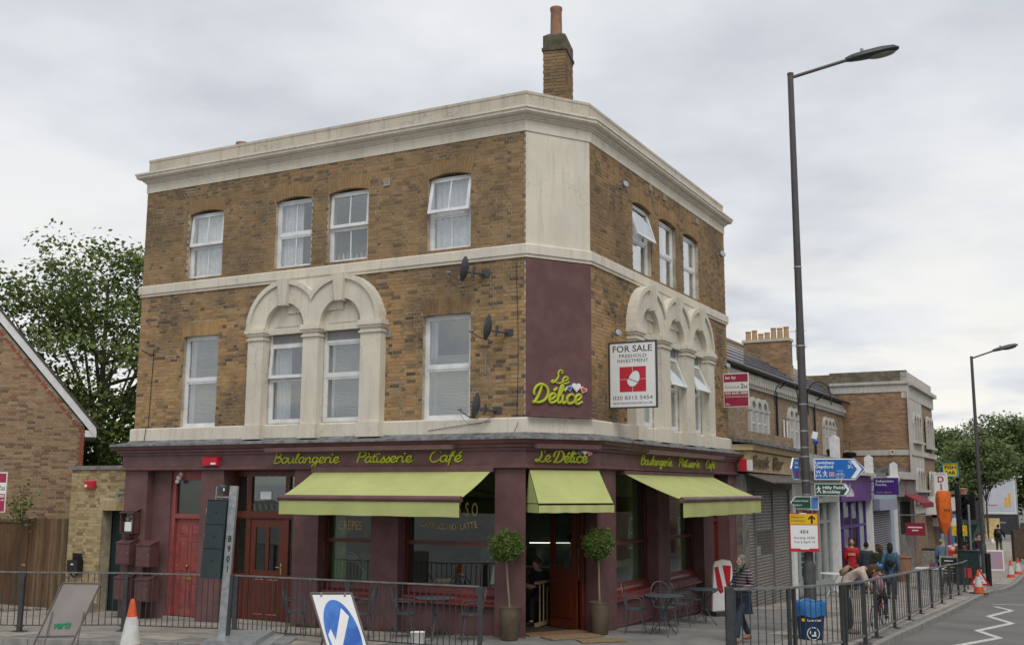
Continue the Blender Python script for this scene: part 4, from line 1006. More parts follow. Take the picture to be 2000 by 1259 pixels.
awning(FL, 5.34, 9.46, 3.22, .16, 5.36, 9.42, 2.70, 1.25, 2.385, 'long lime green awning with maroon front bar over the left shop windows')
awning(FR, 1.24, 6.90, 3.20, .16, 1.22, 6.80, 2.68, 1.38, 2.34, 'lime green awning with maroon front bar over the right street windows')
awning(FC, -.0, 1.53, 3.24, .14, -.08, 1.54, 2.625, .62, 2.46, 'small boxed lime green awning over the open corner door', True)
# satellite dishes
DISH = pm('dark grey dish', (.075, .08, .085), .5)
def dish(u, z, lab, face=-78, off=.32):
    M = FL @ T(u, -off, z) @ RZ(rad(face)) @ RX(rad(-10))
    d = thing('satellite_dish', lab, 'satellite dish', M, 'satellite dishes on the left front')
    pr = [(r, .0 + .09 * (r / .29) ** 2) for r in (0, .07, .14, .2, .25, .29)]; pr2 = [(r, h - .006) for r, h in pr[::-1]]
    part('reflector', MB().lathe(pr + pr2, 28), DISH, d, M @ RX(rad(90)) @ S3(.72, .86, .85), smooth=True)
    part('feed_arm', MB().tube([(0, .01, -.23), (0, -.18, -.22), (0, -.36, -.14)], .012, 6), DISH, d, M)
    part('feed_horn', MB().tube([(0, -.41, -.12), (0, -.33, -.10)], [.03, .022], 10), GREY, d, M)
    part('mount_bracket', MB().tube([(0, .0, -.04), (0, .12, -.06), (0, .12, -.06)], .02, 8).box(-.03, .03, .1, .14, -.14, .06), DISH, d, M)
    part('wall_arm', MB().tube([tuple((M.inverted() @ (FL @ Vector((u + .12, -off + .05, z - .08))))), tuple((M.inverted() @ (FL @ Vector((u + .22, -.0, z - .06)))))], .02, 8), DISH, d, M)
    part('wall_plate', MB().box(u + .14, u + .32, -.03, -.012, z - .12, z), DISH, d, FL)
    part('cable', MB().tube(catmull([(u - .35, -off - .1, z - .15), (u - .25, -off + .05, z - .33), (u + .02, -.2, z - .3), (u + .2, -.02, z - .1)], 4), .004, 4), BLACK, d, FL)
dish(9.00, 7.08, 'dark satellite dish highest of three, beside the cream band')
dish(9.52, 5.90, 'dark satellite dish in the middle of the three, beside the maroon wall')
dish(9.28, 4.42, 'dark satellite dish lowest of three, just above the cream sill')
part_w = solo('timber_batten', MB().box(-.015, .015, -.03, -.008, -.3, .1), GREY, 'grey vertical batten fixed to brick between two dishes', 'batten', FL @ T(9.25, 0, 5.35))
# air bricks / vents
VENT = pm('vent plastic', (.42, .40, .35), .7)
def vent(F, u, z, lab, w=.14, h=.14):
    v = thing('wall_vent', lab, 'vent', F @ T(u, -.01, z), 'vents in the brick walls')
    part('vent_frame', wall_mb(-w / 2, w / 2, -h / 2, h / 2, [(-w / 2 + .015, w / 2 - .015, -h / 2 + .015, h / 2 - .015)], .03, -.03), VENT, v)
    part('grille', MB().box(-w / 2 + .01, w / 2 - .01, -.012, -.008, -h / 2 + .01, h / 2 - .01), GREY, v)
    for i in range(4): part('slat', MB().box(-w / 2 + .015, w / 2 - .015, -.024, -.012, -h / 2 + .02 + i * .028, -h / 2 + .034 + i * .028), VENT, v)
vent(FL, 6.87, 9.17, 'small square vent in brick between the third and fourth top windows')
vent(FL, 6.98, 6.00, 'small white vent at the right end of the double arch', .12, .16)
vent(FR, 3.37, 9.70, 'small vent under the frieze above the tilted top window'); vent(FR, 4.28, 9.70, 'small vent under the frieze, second along the right street'); vent(FR, 6.67, 9.66, 'small vent under the frieze farthest along the right street')
vent(FR, 2.85, 6.62, 'vent inside the first arched panel on the right street', .12, .16); vent(FR, 4.52, 6.60, 'vent inside the middle arched panel on the right street', .12, .16)
# floodlights and cameras
def flood(u, z, lab, r=.07):
    f = thing('security_light', lab, 'light fitting', FR @ T(u, -.0, z), 'round wall lights on the right street front')
    part('lamp_head', MB().lathe([(r * .7, -.08), (r, .0), (r, .02), (.0, .03)], 16), GALV, f, FR @ T(u - .08, -.18, z) @ RZ(rad(-30)) @ RX(rad(70)), smooth=True)
    part('lamp_arm', MB().tube([(u, -.01, z + .02), (u - .05, -.15, z)], .02, 8), GREY, f, FR); part('base_plate', MB().box(u - .04, u + .06, -.03, -.008, z - .04, z + .06), GREY, f, FR)
flood(1.55, 9.28, 'pale tubular wall lamp high on brick beside the corner'); flood(1.05, 6.03, 'round white wall lamp just above the for sale board'); flood(8.35, 9.10, 'round wall lamp at the far end of the top floor', .09); flood(8.55, 6.12, 'pale wall lamp above the let by board')
# estate boards
def board(name, lab, M, w, h, col, th=.03):
    b = thing(name, lab, 'sign', M); part('board_panel', MB().box(0, w, -th / 2, th / 2, 0, h), col, b)
    return b
Msale = frame(RS(.80, .07), nR, 4.50)          # stands square to the wall, facing down the street
wS, hS = .97, 1.28
b = board('for_sale_board', 'white for sale board with a red acorn picture projecting from the wall', Msale, wS, hS, SIGNW)
part('board_frame', wall_mb(-.03, wS + .03, -.03, hS + .03, [(.0, wS, .0, hS)], .05, -.025), DKGREY, b)
part('support_post', MB().box(-.12, -.04, -.03, .03, -.05, 1.35), pm('bare timber', (.35, .22, .10), .8), b)
Mt = Msale @ T(0, -.0155, 0)
textw('FOR SALE', .84, .125, DKGREY, b, Mt @ T(.06, 0, 1.10), .001, bold=.01); textw('FREEHOLD', .58, .068, DKGREY, b, Mt @ T(.20, 0, .985), .001); textw('INVESTMENT', .66, .068, DKGREY, b, Mt @ T(.16, 0, .885), .001)
RB = pm('board red', (.55, .02, .04), .4)
part('red_panel', MB().box(.205, .475, -.003, .0, .30, .545).box(.485, .765, -.003, .0, .30, .545).box(.205, .475, -.003, .0, .555, .80).box(.485, .765, -.003, .0, .555, .80), RB, b, Mt)
ac = [(.115 * math.cos(t) + (.02 if math.sin(t) > 0 else 0), (.20 if math.sin(t) > 0 else .13) * math.sin(t)) for t in [2 * math.pi * i / 28 for i in range(28)]]
part('acorn', MB().prism([(x * 1.08, z * 1.05) for x, z in ac], -.004, -.003), DKGREY, b, Mt @ T(.485, 0, .53) @ RY(rad(22)))
part('acorn', MB().prism(ac, -.0055, -.004), SIGNW, b, Mt @ T(.485, 0, .53) @ RY(rad(22)))
part('acorn_cup_line', MB().box(-.125, .125, -.007, -.0055, -.01, .004), DKGREY, b, Mt @ T(.485, 0, .53) @ RY(rad(22)))
textw('020 8315 5454', .84, .075, DKGREY, b, Mt @ T(.06, 0, .145), .001); textw('acorncommercial.co.uk', .84, .055, DKGREY, b, Mt @ T(.06, 0, .055), .001)
LETR = pm('board crimson', (.36, .03, .07), .45)
def letboard(lab, M, w, h):
    b = board('let_board', lab, M, w, h, SIGNW); k = M @ T(0, -.0155, 0)
    part('red_panel', MB().box(.02, w - .02, -.003, 0, h * .74, h * .97).box(.02, w - .02, -.003, 0, .02, h * .46), LETR, b, k)
    textw('let by', w * .42, h * .09, SIGNW, b, k @ T(.06, -.004, h * .83), .001, bold=.02)
    textw('home', w * .56, h * .10, GREY, b, k @ T(.05, 0, h * .55), .001); textw('2u', w * .26, h * .13, DKGREY, b, k @ T(w * .68, 0, h * .55), .001, bold=.015)
    textw('020 8690 5000', w * .88, h * .07, SIGNW, b, k @ T(.05, -.004, h * .37), .001, bold=.02); textw('www.home2u.co.uk', w * .88, h * .04, SIGNW, b, k @ T(.05, -.004, h * .29), .001, bold=.02)
    textw('du', w * .16, h * .08, SIGNW, b, k @ T(.05, -.004, h * .05), .001)
    return b
letboard('crimson and white let by board projecting near the far end of the wall', frame(RS(8.45, .05), nR, 5.02), .68, .89)
lb = letboard('crimson and white let by board cut off at the left edge of the photo', T(-12.95, 26.2, 2.28) @ RZ(rad(-6)), .72, .96)
part('support_post', MB().box(-.06, .0, -.02, .03, -2.3, 1.0), MATS['bare timber'], lb)
# alarm boxes
ALR = pm('alarm box red', (.62, .03, .05), .35)
for F_, u, o_, z, lab in ((FL, 2.36, .15, 3.36, 'red alarm box at the left end of the maroon fascia'), ):
    a = thing('alarm_box', lab, 'alarm box', F_ @ T(u, -o_, z), 'red alarm boxes'); part('alarm_case', MB().hexa([(0, -.09, 0), (.42, -.09, 0), (.42, 0, 0), (0, 0, 0), (.0, -.12, .16), (.42, -.12, .16), (.42, 0, .2), (0, 0, .2)]), ALR, a); part('alarm_label', MB().box(.24, .38, -.108, -.1, .02, .06), SIGNW, a)
a = thing('alarm_box', 'crimson alarm box with a white side where the fascia ends by the snack bar', 'alarm box', frame(RS(8.98, .28), nR, 3.36) @ T(.0, 0, 0), 'red alarm boxes'); part('alarm_case', MB().box(.0, .2, -.06, .06, .0, .32), ALR, a); part('alarm_label', MB().box(.2, .32, -.06, .06, .02, .30), SIGNW, a)
# electricity meter boxes with the maroon paint, one open
METB = pm('meter box maroon', (.12, .055, .055), .5, (.095, .04, .04), 6)
def meter(u, z, lab, opened=False, off=.34):
    b = thing('meter_box', lab, 'meter box', FL @ T(u, -.12, z), 'maroon meter boxes beside the red door')
    w, h, d = .42, .50, (.20 if opened else .26)
    M = FL @ T(u, -.13, z)
    body = MB()
    pr = [(0, 0), (-d, 0), (-d, h - .05), (0, h + .03)]
    if opened:
        body = wall_mb(0, w, 0, h, [(.03, w - .03, .03, h - .03)], .03, -d); body.box(0, w, -.02, 0, 0, h).box(0, .02, -d, 0, 0, h).box(w - .02, w, -d, 0, 0, h).box(0, w, -d, 0, 0, .02).box(0, w, -d, 0, h - .02, h)
        part('box_body', body, METB, b, M)
        part('backboard', MB().box(.03, w - .03, -.03, -.021, .03, h - .03), pm('meter backboard', (.72, .70, .58), .7), b, M)
        part('meter', MB().box(.12, .32, -.16, -.03, .06, .26), SIGNW, b, M); part('fuse', MB().box(.10, .2, -.12, -.03, .30, .36), GREY, b, M)
        part('wires', MB().tube(catmull([(.15, -.06, .26), (.12, -.1, .34), (.2, -.08, .44)], 4), .008, 5).tube(catmull([(.25, -.06, .26), (.3, -.1, .36), (.24, -.08, .45)], 4), .008, 5), BLACK, b, M)
    else:
        body.add([(x, y_, z_) for x in (0, w) for y_, z_ in pr], [(0, 1, 2, 3), (7, 6, 5, 4), (0, 4, 5, 1), (1, 5, 6, 2), (2, 6, 7, 3), (3, 7, 4, 0)])
        part('box_body', body, METB, b, M); part('door_seam', MB().box(.02, w - .02, -d - .006, -d, .02, h - .08), METB, b, M); part('lock', MB().tube([(w - .06, -d - .006, h * .5), (w - .06, -d - .015, h * .5)], .014, 8), GREY, b, M)
    part('hood', MB().add([(-.01, -d - .02, h - .045), (w + .01, -d - .02, h - .045), (w + .01, .0, h + .045), (-.01, 0, h + .045), (-.01, -d - .02, h - .03), (w + .01, -d - .02, h - .03), (w + .01, .0, h + .06), (-.01, 0, h + .06)], [(0, 3, 2, 1), (4, 5, 6, 7), (0, 1, 5, 4), (1, 2, 6, 5), (2, 3, 7, 6), (3, 0, 4, 7)]), METB, b, M)
    part('conduit', MB().tube([(w * .4, -.04, -.22), (w * .4, -.04, 0)], .018, 6), METB, b, M)
meter(.06, 1.86, 'open meter box showing a white meter and wires, topmost by the alley door', True)
meter(.06, 1.20, 'closed maroon meter box directly under the open one')
meter(.68, 1.17, 'closed maroon meter box in the middle row nearest the red door')
meter(.06, .44, 'closed maroon meter box at the bottom of the left column behind the railing')
meter(.70, .43, 'closed maroon meter box at the bottom nearest the red door')
# little wall lamp over the red door, camera over alley
l = thing('wall_lamp', 'small broken white lamp above the red door transom', 'lamp', FL @ T(1.42, .1, 3.1)); part('lamp_shade', MB().ball((0, -.06, 0), .06).ball((-.05, -.05, -.08), .05), SIGNW, l, smooth=True); part('lamp_base', MB().box(-.04, .04, -.02, .02, .02, .12), SIGNW, l)
# weeds and cables on the front
def tuft(u, z, F, off, lab, s=.2, n=26):
    mb = MB()
    for i in range(n):
        a, b_ = R_.uniform(-1, 1), R_.uniform(-.6, .1); h = R_.uniform(.3, 1) * s; w = .004
        mb.add([(a * .02, -off, z), (a * .02 + w, -off, z), (a * s * .55, -off + b_ * s * .5, z + h)], [(0, 1, 2), (2, 1, 0)])
    solo('weed', mb, pm('weed green', (.12, .14, .03), .8) if 'weed green' not in MATS else MATS['weed green'], lab, 'plant', F, 'weeds rooted in the facade')
tuft(5.15, 6.95, FL, .12, 'small grassy weed rooted in the valley between two cream arches', .26, 40); tuft(3.5, 7.30, FL, .07, 'tiny wiry weed on the cream band left of the arches', .2, 10)
cb = MB().tube(catmull([(.45, -.02, 4.2), (.47, -.02, 5.0), (.5, -.02, 6.0), (.45, -.02, 5.9), (.1, -.02, 6.05)], 6), .008, 5).tube([(.45, -.08, 4.25), (.42, -.09, 3.93)], .008, 5)
solo('cable', cb, BLACK, 'black cable running down the left edge of the brick front', 'cable', FL)
solo('cable', MB().tube(catmull([(9.9, -.02, 7.2), (9.95, -.02, 5.6), (9.93, -.02, 4.3), (9.98, -.09, 4.1), (9.9, -.09, 3.95)], 5), .005, 5).tube([(8.0, -.08, 4.0), (9.4, -.09, 4.15)], .006, 4), BLACK, 'thin cables dropping beside the dishes onto the cream sill', 'cable', FL)
# ================================================================== LEFT SIDE: yellow wall, fence, gabled house
YST = [(0.0, (.20, .14, .07)), (1.0, (.50, .39, .20)), (.2, (.34, .25, .12)), (.5, (.44, .33, .16)), (.8, (.48, .38, .22))]
Y_O = brickmat('yellow brick single', YST, 'obj', gamt=.25); Y_A = brickmat('yellow brick', YST, 'attr', gamt=.25)
FY = frame((-9.0, 25.5), dL)
yw = thing('yellow_brick_wall', 'yellow stock brick yard wall with a dark open doorway beside the cafe building', 'wall', FY @ T(-1, 0, -.1))
YB = Bricks(); yh = [(-.90, .04, -.4, 2.36)]
yb = part('wall', wall_mb(-2.02, .12, -.4, 3.30, yh, .3), MORTAR, yw, FY)
YB.wall(FY, -2.02, .12, .02, 3.30, yh + [(-1.0, .1, 2.36, 2.62)]); YB.soldier(FY, -.95, .02, 2.34, .0, .24, .03)
FYs = FY @ T(-2.02, .3, 0) @ RZ(rad(90)) @ T(-.3, 0, 0)
part('coping', MB().box(-2.08, .2, -.05, .36, 3.305, 3.40), pm('stone coping', (.24, .23, .21), .85, (.15, .15, .14), 5, .3), yw, FY)
YB.finish(yb, Y_O, Y_A, 300)
part('plinth_step', MB().box(-1.75, -.9, -.32, -.0, -.3, .17), SLAB2, yw, FY)
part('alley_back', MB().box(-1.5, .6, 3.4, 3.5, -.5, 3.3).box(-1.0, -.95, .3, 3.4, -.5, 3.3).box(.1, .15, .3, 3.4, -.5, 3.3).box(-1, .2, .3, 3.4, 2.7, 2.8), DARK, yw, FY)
part('gate', MB().box(-.88, -.40, .32, .36, -.1, 2.3), pm('dark green gate', (.012, .03, .03), .6), yw, FY)
a = thing('alarm_box', 'small red alarm box high on the yellow brick wall', 'alarm box', FY @ T(-1.45, -.02, 2.86), 'red alarm boxes'); part('alarm_case', MB().hexa([(0, -.08, 0), (.30, -.08, 0), (.30, 0, 0), (0, 0, 0), (.0, -.11, .15), (.30, -.11, .15), (.30, 0, .19), (0, 0, .19)]), ALR, a); part('alarm_label', MB().box(.02, .1, -.1, -.09, .03, .09), SIGNW, a)
pb = thing('post_box', 'black wall mounted letter box with its lid open on the yellow wall', 'letter box', FY @ T(-1.78, -.02, .86))
part('box_body', MB().box(0, .36, -.17, 0, .0, .30), BLACK, pb); part('lid', MB().hexa([(.02, -.03, .30), (.34, -.03, .30), (.34, .0, .30), (.02, 0, .30), (.04, -.06, .46), (.32, -.06, .46), (.32, -.03, .46), (.04, -.03, .46)]), BLACK, pb); part('name_label', MB().box(.14, .22, -.176, -.17, .19, .22), SIGNW, pb); part('newspaper_loop', MB().tube(catmull([(.05, -.1, 0), (.18, -.1, -.1), (.31, -.1, 0)], 4), .02, 8), BLACK, pb)
nt = solo('notice', MB().box(-.01, .16, -.03, -.012, 0, .24), SIGNW, 'small white notice on the alley door jamb by the open meter box', 'notice', FY @ T(-.07, 0, 1.50))
cc = thing('security_camera', 'little grey camera on the yellow wall above the alley door', 'camera', FY @ T(-.22, -.0, 2.72)); part('camera_body', MB().tube([(0, -.22, -.02), (0, -.08, .0)], .045, 10), GALV, cc, smooth=True); part('camera_arm', MB().tube([(0, -.1, 0), (0, 0, .03)], .015, 6), GREY, cc)
# timber fence
FF = frame((-9.0, 26.0), dL)
FW = woodmat('fence timber', (.15, .085, .04), (.085, .045, .025)); FW2 = woodmat('fence timber green', (.13, .085, .04), (.07, .06, .03))
FW3 = woodmat('fence timber pale', (.21, .13, .065), (.12, .07, .035))
fe = thing('timber_fence', 'tall brown close-board fence panel between the house and the yellow wall', 'fence', FF @ T(-2.1, 0, 0))
def plank(x, w, z0, z1, y, par, F, mat): part('board', MB().hexa([(x, y, z0), (x + w, y, z0), (x + w, y + .018, z0), (x, y + .018, z0), (x, y, z1), (x + w, y, z1), (x + w, y + .018, z1), (x, y + .018, z1)]), mat, par, F)
x = -2.10
for i in range(13):
    plank(x - .125, .116, -.15, 2.10 + R_.uniform(-.015, .015), .012 * (i % 2), fe, FF, (FW, FW2, FW3)[R_.randrange(3)]); x -= .127
part('rail', MB().box(-3.75, -2.1, .03, .08, 1.7, 1.78).box(-3.75, -2.1, .03, .08, .4, .48), FW, fe, FF)
g2 = thing('fence_gate', 'smoother brown timber gate panel at the far left with hinges', 'gate', FF @ T(-3.8, 0, 0))
x = -3.86
for i in range(26): plank(x - .125, .123, -.3, 2.03, .02 + .003 * (i % 2), g2, FF, FW); x -= .125
part('top_rail', MB().box(-7.2, -3.80, -.01, .05, 1.98, 2.06), FW2, g2, FF); part('gate_post', MB().box(-3.86, -3.74, -.03, .07, -.3, 2.08), FW, g2, FF)
for z in (.9, 1.9): part('hinge', MB().box(-3.9, -3.76, -.04, -.03, z, z + .06), GREY, g2, FF)
# gabled house
HST = [(0.0, (.15, .085, .06)), (1.0, (.40, .28, .17)), (.25, (.25, .14, .085)), (.5, (.36, .24, .14)), (.8, (.33, .19, .11))]
H_O = brickmat('house brick single', HST, 'obj', gamt=.15); H_A = brickmat('house brick', HST, 'attr', gamt=.15)
hd = np.array([math.cos(rad(22)), math.sin(rad(22))]); FH = frame(np.array([-11.88, 29.73]) - hd * .58, hd)
hs = thing('gabled_house', 'modern pale red brick house with a white bargeboard on its gable', 'house', FH @ T(-3, 3, 0))
HM = pm('pale mortar', (.42, .37, .30), .95)
hw = MB(); hw.prism([(-7, -1), (.58, -1), (.58, 4.55), (-3.2, 9.0), (-7, 4.5)], .0, .3)
hwall = part('wall', hw, HM, hs, FH)
part('side_wall', MB().box(.28, .58, .3, 8, -1, 4.5), HM, hs, FH)
HB_ = Bricks(); rake = lambda u: 4.55 + (.58 - u) * 1.18
HB_.wall(FH, -3.2, .58, .9, 8.8, skip=lambda u, z: z > rake(u) - .10 or u < -3.2, flemish=False)
HB_.rec = [r[:-1] + ((.05 if r[2] > .45 else r[-1]),) for r in HB_.rec]
HB_.finish(hwall, H_O, H_A, 300)
bgd = MB(); bgd.hexa([(.88, -.12, 4.24), (.88, -.04, 4.24), (-3.2, -.04, 9.06), (-3.2, -.12, 9.06), (.88, -.12, 4.52), (.88, -.04, 4.52), (-3.2, -.04, 9.34), (-3.2, -.12, 9.34)])
ob = part('bargeboard', bgd, WHITE, hs, FH)
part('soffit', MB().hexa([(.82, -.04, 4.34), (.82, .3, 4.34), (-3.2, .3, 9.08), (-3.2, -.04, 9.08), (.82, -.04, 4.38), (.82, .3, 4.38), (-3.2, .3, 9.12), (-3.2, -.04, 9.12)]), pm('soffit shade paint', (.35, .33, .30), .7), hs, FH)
part('eave_box', MB().box(.60, .90, -.10, 8, 4.26, 4.44), WHITE, hs, FH)
# red dog-tooth verge bricks under the bargeboard
RBK = pm('red verge brick', (.33, .10, .06), .9, (.25, .08, .05), 8)
for i in range(24):
    u = .50 - i * .17
    part('verge_brick', MB().box(-.10, .10, -.018, .0, -.035, .035), RBK, hwall, FH @ T(u, 0, rake(u) - .20) @ RY(math.atan(1.18)))
for i in range(44): part('quoin_brick', MB().box(.50 if i % 2 else .46, .59, -.016, -.0065, 1.0 + i * .075, 1.066 + i * .075), RBK, hwall, FH)
RT = pm('concrete roof tiles', (.12, .10, .09), .9, (.07, .07, .06), 6, .4)
rf = MB().hexa([(.95, -.16, 4.46), (.95, 8, 4.46), (-3.2, 8, 9.36), (-3.2, -.16, 9.36), (.95, -.16, 4.53), (.95, 8, 4.53), (-3.2, 8, 9.43), (-3.2, -.16, 9.43)])
part('roof', rf, RT, hs, FH); part('roof', MB().hexa([(-3.2, -.16, 9.36), (-3.2, 8, 9.36), (-7.3, 8, 4.5), (-7.3, -.16, 4.5), (-3.2, -.16, 9.43), (-3.2, 8, 9.43), (-7.3, 8, 4.57), (-7.3, -.16, 4.57)]), RT, hs, FH)
# yellow house glimpsed behind the tree
yh_ = thing('distant_house', 'ochre walled house glimpsed through the tree beyond the yard', 'house', T(-13.5, 52, 0)); part('wall', MB().box(-4, 4, 0, 6, -2, 5.0), pm('ochre wall', (.42, .28, .10), .9), yh_); part('roof', MB().prism([(-4.3, 5), (4.3, 5), (0, 7)], -.2, 6.2), RT, yh_); part('window', MB().box(-1, 0, -.03, .0, 2.6, 3.8), UPVC, yh_)

# ================================================================== TREES
def leafmat(name, c1, c2, c3):
    m, nt, N, K, p = base_nodes(name); p.inputs['Roughness'].default_value = .6; p.inputs['Specular IOR Level'].default_value = .3
    a = N.new('ShaderNodeAttribute'); a.attribute_name = 'br'; r = N.new('ShaderNodeValToRGB'); K.new(a.outputs['Fac'], r.inputs[0])
    r.color_ramp.elements[0].color = (*c1, 1); r.color_ramp.elements[1].color = (*c3, 1); e = r.color_ramp.elements.new(.5); e.color = (*c2, 1)
    K.new(r.outputs[0], p.inputs['Base Color'])
    t = N.new('ShaderNodeBsdfTranslucent'); K.new(r.outputs[0], t.inputs['Color']); x = N.new('ShaderNodeMixShader'); x.inputs[0].default_value = .3
    o = N['Material Output']; K.new(p.outputs[0], x.inputs[1]); K.new(t.outputs[0], x.inputs[2]); K.new(x.outputs[0], o.inputs[0]); return m
def leaves_mesh(name, centers, normals, size, rng, mat, asp=.7, fold=True):
    """one small folded leaf per centre (two triangles pairs), per-leaf colour value"""
    n = len(centers); c = np.asarray(centers)
    a = rng.normal(size=(n, 3)); a /= np.linalg.norm(a, axis=1)[:, None]
    nrm = np.asarray(normals) + rng.normal(size=(n, 3)) * .55; nrm /= np.linalg.norm(nrm, axis=1)[:, None] + 1e-9
    t = np.cross(nrm, a); t /= np.linalg.norm(t, axis=1)[:, None] + 1e-9; b = np.cross(nrm, t)
    s = size * rng.uniform(.6, 1.3, n)[:, None]
    p0 = c - t * s; p1 = c + b * s * asp - nrm * s * .12; p2 = c + t * s; p3 = c - b * s * asp - nrm * s * .12
    v = np.stack([p0, p1, p2, p3], 1).reshape(-1, 3)
    me = bpy.data.meshes.new(name); me.vertices.add(4 * n); me.vertices.foreach_set('co', v.ravel())
    me.loops.add(6 * n); me.polygons.add(2 * n)
    idx = np.arange(n)[:, None] * 4 + np.array([0, 1, 2, 0, 2, 3]); me.loops.foreach_set('vertex_index', idx.ravel())
    me.polygons.foreach_set('loop_start', np.arange(2 * n) * 3); me.update(calc_edges=True); me.validate()
    at = me.attributes.new('br', 'FLOAT', 'FACE'); at.data.foreach_set('value', np.repeat(np.clip(rng.beta(2, 2, n), 0, 1), 2)); me.materials.append(mat); return me
BARK = pm('bark', (.10, .085, .065), .95, (.055, .05, .04), 8, .6, 25, stretch=(1, 1, .25))
LEAF1 = leafmat('sycamore leaf', (.06, .10, .03), (.13, .185, .05), (.28, .31, .09))
LEAF2 = leafmat('plane leaf', (.065, .10, .04), (.13, .18, .06), (.24, .28, .11))
def tree(name, lab, M, H, trunk_h, rx, rz, cz, nclump, per, lsize, seed, mat, r0=.3, group=None, cut=None, clump=1.0, lean=(0, 0)):
    rng = np.random.default_rng(seed); t = thing(name, lab, 'tree', M, group)
    tips = []
    for i in range(nclump):
        d = rng.normal(size=3); d /= np.linalg.norm(d); r = rng.uniform(.35, 1.0) ** .45
        p = np.array([d[0] * rx * r, d[1] * rx * r, cz + d[2] * rz * r])
        # uneven outline: lobes swell and shrink with direction
        k = .82 + .2 * math.sin(3 * math.atan2(d[1], d[0]) + seed) + .14 * math.sin(5 * d[2] * 2 + seed * 2) + rng.uniform(-.06, .06)
        p[:2] *= k; p[2] = cz + (p[2] - cz) * (.86 + .14 * k)
        if p[2] < trunk_h * .7: continue
        tips.append(p)
    tips = np.array(tips)
    tb = MB(); base = [(0, 0, -.6), (lean[0] * .2, lean[1] * .2, trunk_h * .5), (lean[0] * .5, lean[1] * .5, trunk_h), (lean[0], lean[1], cz), (lean[0], lean[1], cz + rz * .7)]
    cp = catmull(base, 5); m = len(cp); tb.tube(cp, [r0 * (1 - .88 * i / (m - 1)) for i in range(m)], 10)
    sel = rng.choice(len(tips), min(46, len(tips)), replace=False)
    for j in sel:
        q = Vector(tips[j]); st = cp[min(m - 1, int(m * rng.uniform(.4, .8)))]
        mid = st.lerp(q, .5) + Vector((0, 0, .08 * (q - st).length)); bc = catmull([st, mid, q], 4)
        tb.tube(bc, [r0 * .26 * (1 - .9 * i / (len(bc) - 1)) for i in range(len(bc))], 5)
        for _ in range(3):
            q2 = q + Vector(rng.normal(size=3)) * rx * .12; tb.tube([mid.lerp(q, .5), mid.lerp(q2, .7), q2], [.022 * r0 / .3, .014 * r0 / .3, .004], 4)
    part('trunk', tb, BARK, t, smooth=True)
    cs = np.repeat(tips, per, 0); n = len(cs); o = rng.normal(size=(n, 3)) * clump * np.array([1, 1, .55]); cs = cs + o
    nr = o * .6 + np.array([0, 0, .9])
    me = leaves_mesh('crown', cs, nr, lsize, rng, mat); part('crown', me, mat, t)
    return t
tree('sycamore_tree', 'big leafy sycamore between the gabled house and the brick building', T(-13.7, 35.5, -.6), 11, 3.8, 5.4, 5.2, 6.8, 400, 95, .085, 3, LEAF1, .30, clump=.40)
for i, (x, y, H, rx, sd) in enumerate(((-9.9, 40, 9.0, 3.2, 5), (-24, 48, 11, 5, 9))):
    tree('background_tree', ['smaller dense tree hidden close behind the brick building', 'tree far behind the gabled house roof'][i], T(x, y, -.8), H, 2.5, rx, H * .38, H * .55, 170, 70, .12, sd, LEAF1, .2, clump=.45)
sh = thing('shrub', 'small sapling above the fence by the let by board', 'plant', T(-12.45, 27.4, .2)); rng = np.random.default_rng(4)
part('stem', MB().tube([(0, 0, -.2), (.05, 0, 1.2), (.0, 0, 2.5)], [.02, .015, .005], 5), BARK, sh)
cs = rng.normal(size=(260, 3)) * np.array([.20, .12, .28]) + np.array([0, 0, 2.25]); part('foliage', leaves_mesh('foliage', cs, np.tile([0, 0, 1.], (260, 1)), .05, rng, LEAF1), LEAF1, sh)
# far trees at the end of the street
far = [(46.0, 107, 9.6, 3.4, 11), (52.0, 114, 12.6, 5.6, 12), (60, 118, 12.8, 6.5, 13), (62, 108, 12, 6.5, 14), (49, 120, 11.5, 6, 15), (72, 118, 13, 7, 16), (80, 112, 12, 7, 17)]
labs = ['round green tree just beyond the fish bar sign', 'tall broad tree left of the billboard', 'broad tree directly behind the billboard', 'dense tree at the right edge beyond the billboard', 'tree filling the gap deep behind the lamp post', 'tree beyond the right edge of the frame', 'last tree beyond the right edge of the frame']
for (x, y, H, rx, sd), lb_ in zip(far, labs):
    tree('street_tree', lb_, T(x, y, -1.4), H, 2.3, rx, H * .40, H * .56, 260, 75, .17, sd, LEAF2, .28, 'trees at the end of the street', clump=.62)
ov = tree('street_tree', 'leafy branches reaching in front of the billboard top', T(39.6, 90, -1.2), 9, 3.4, 2.6, 2.0, 6.5, 90, 70, .14, 23, LEAF2, .1, 'trees at the end of the street', clump=.5)

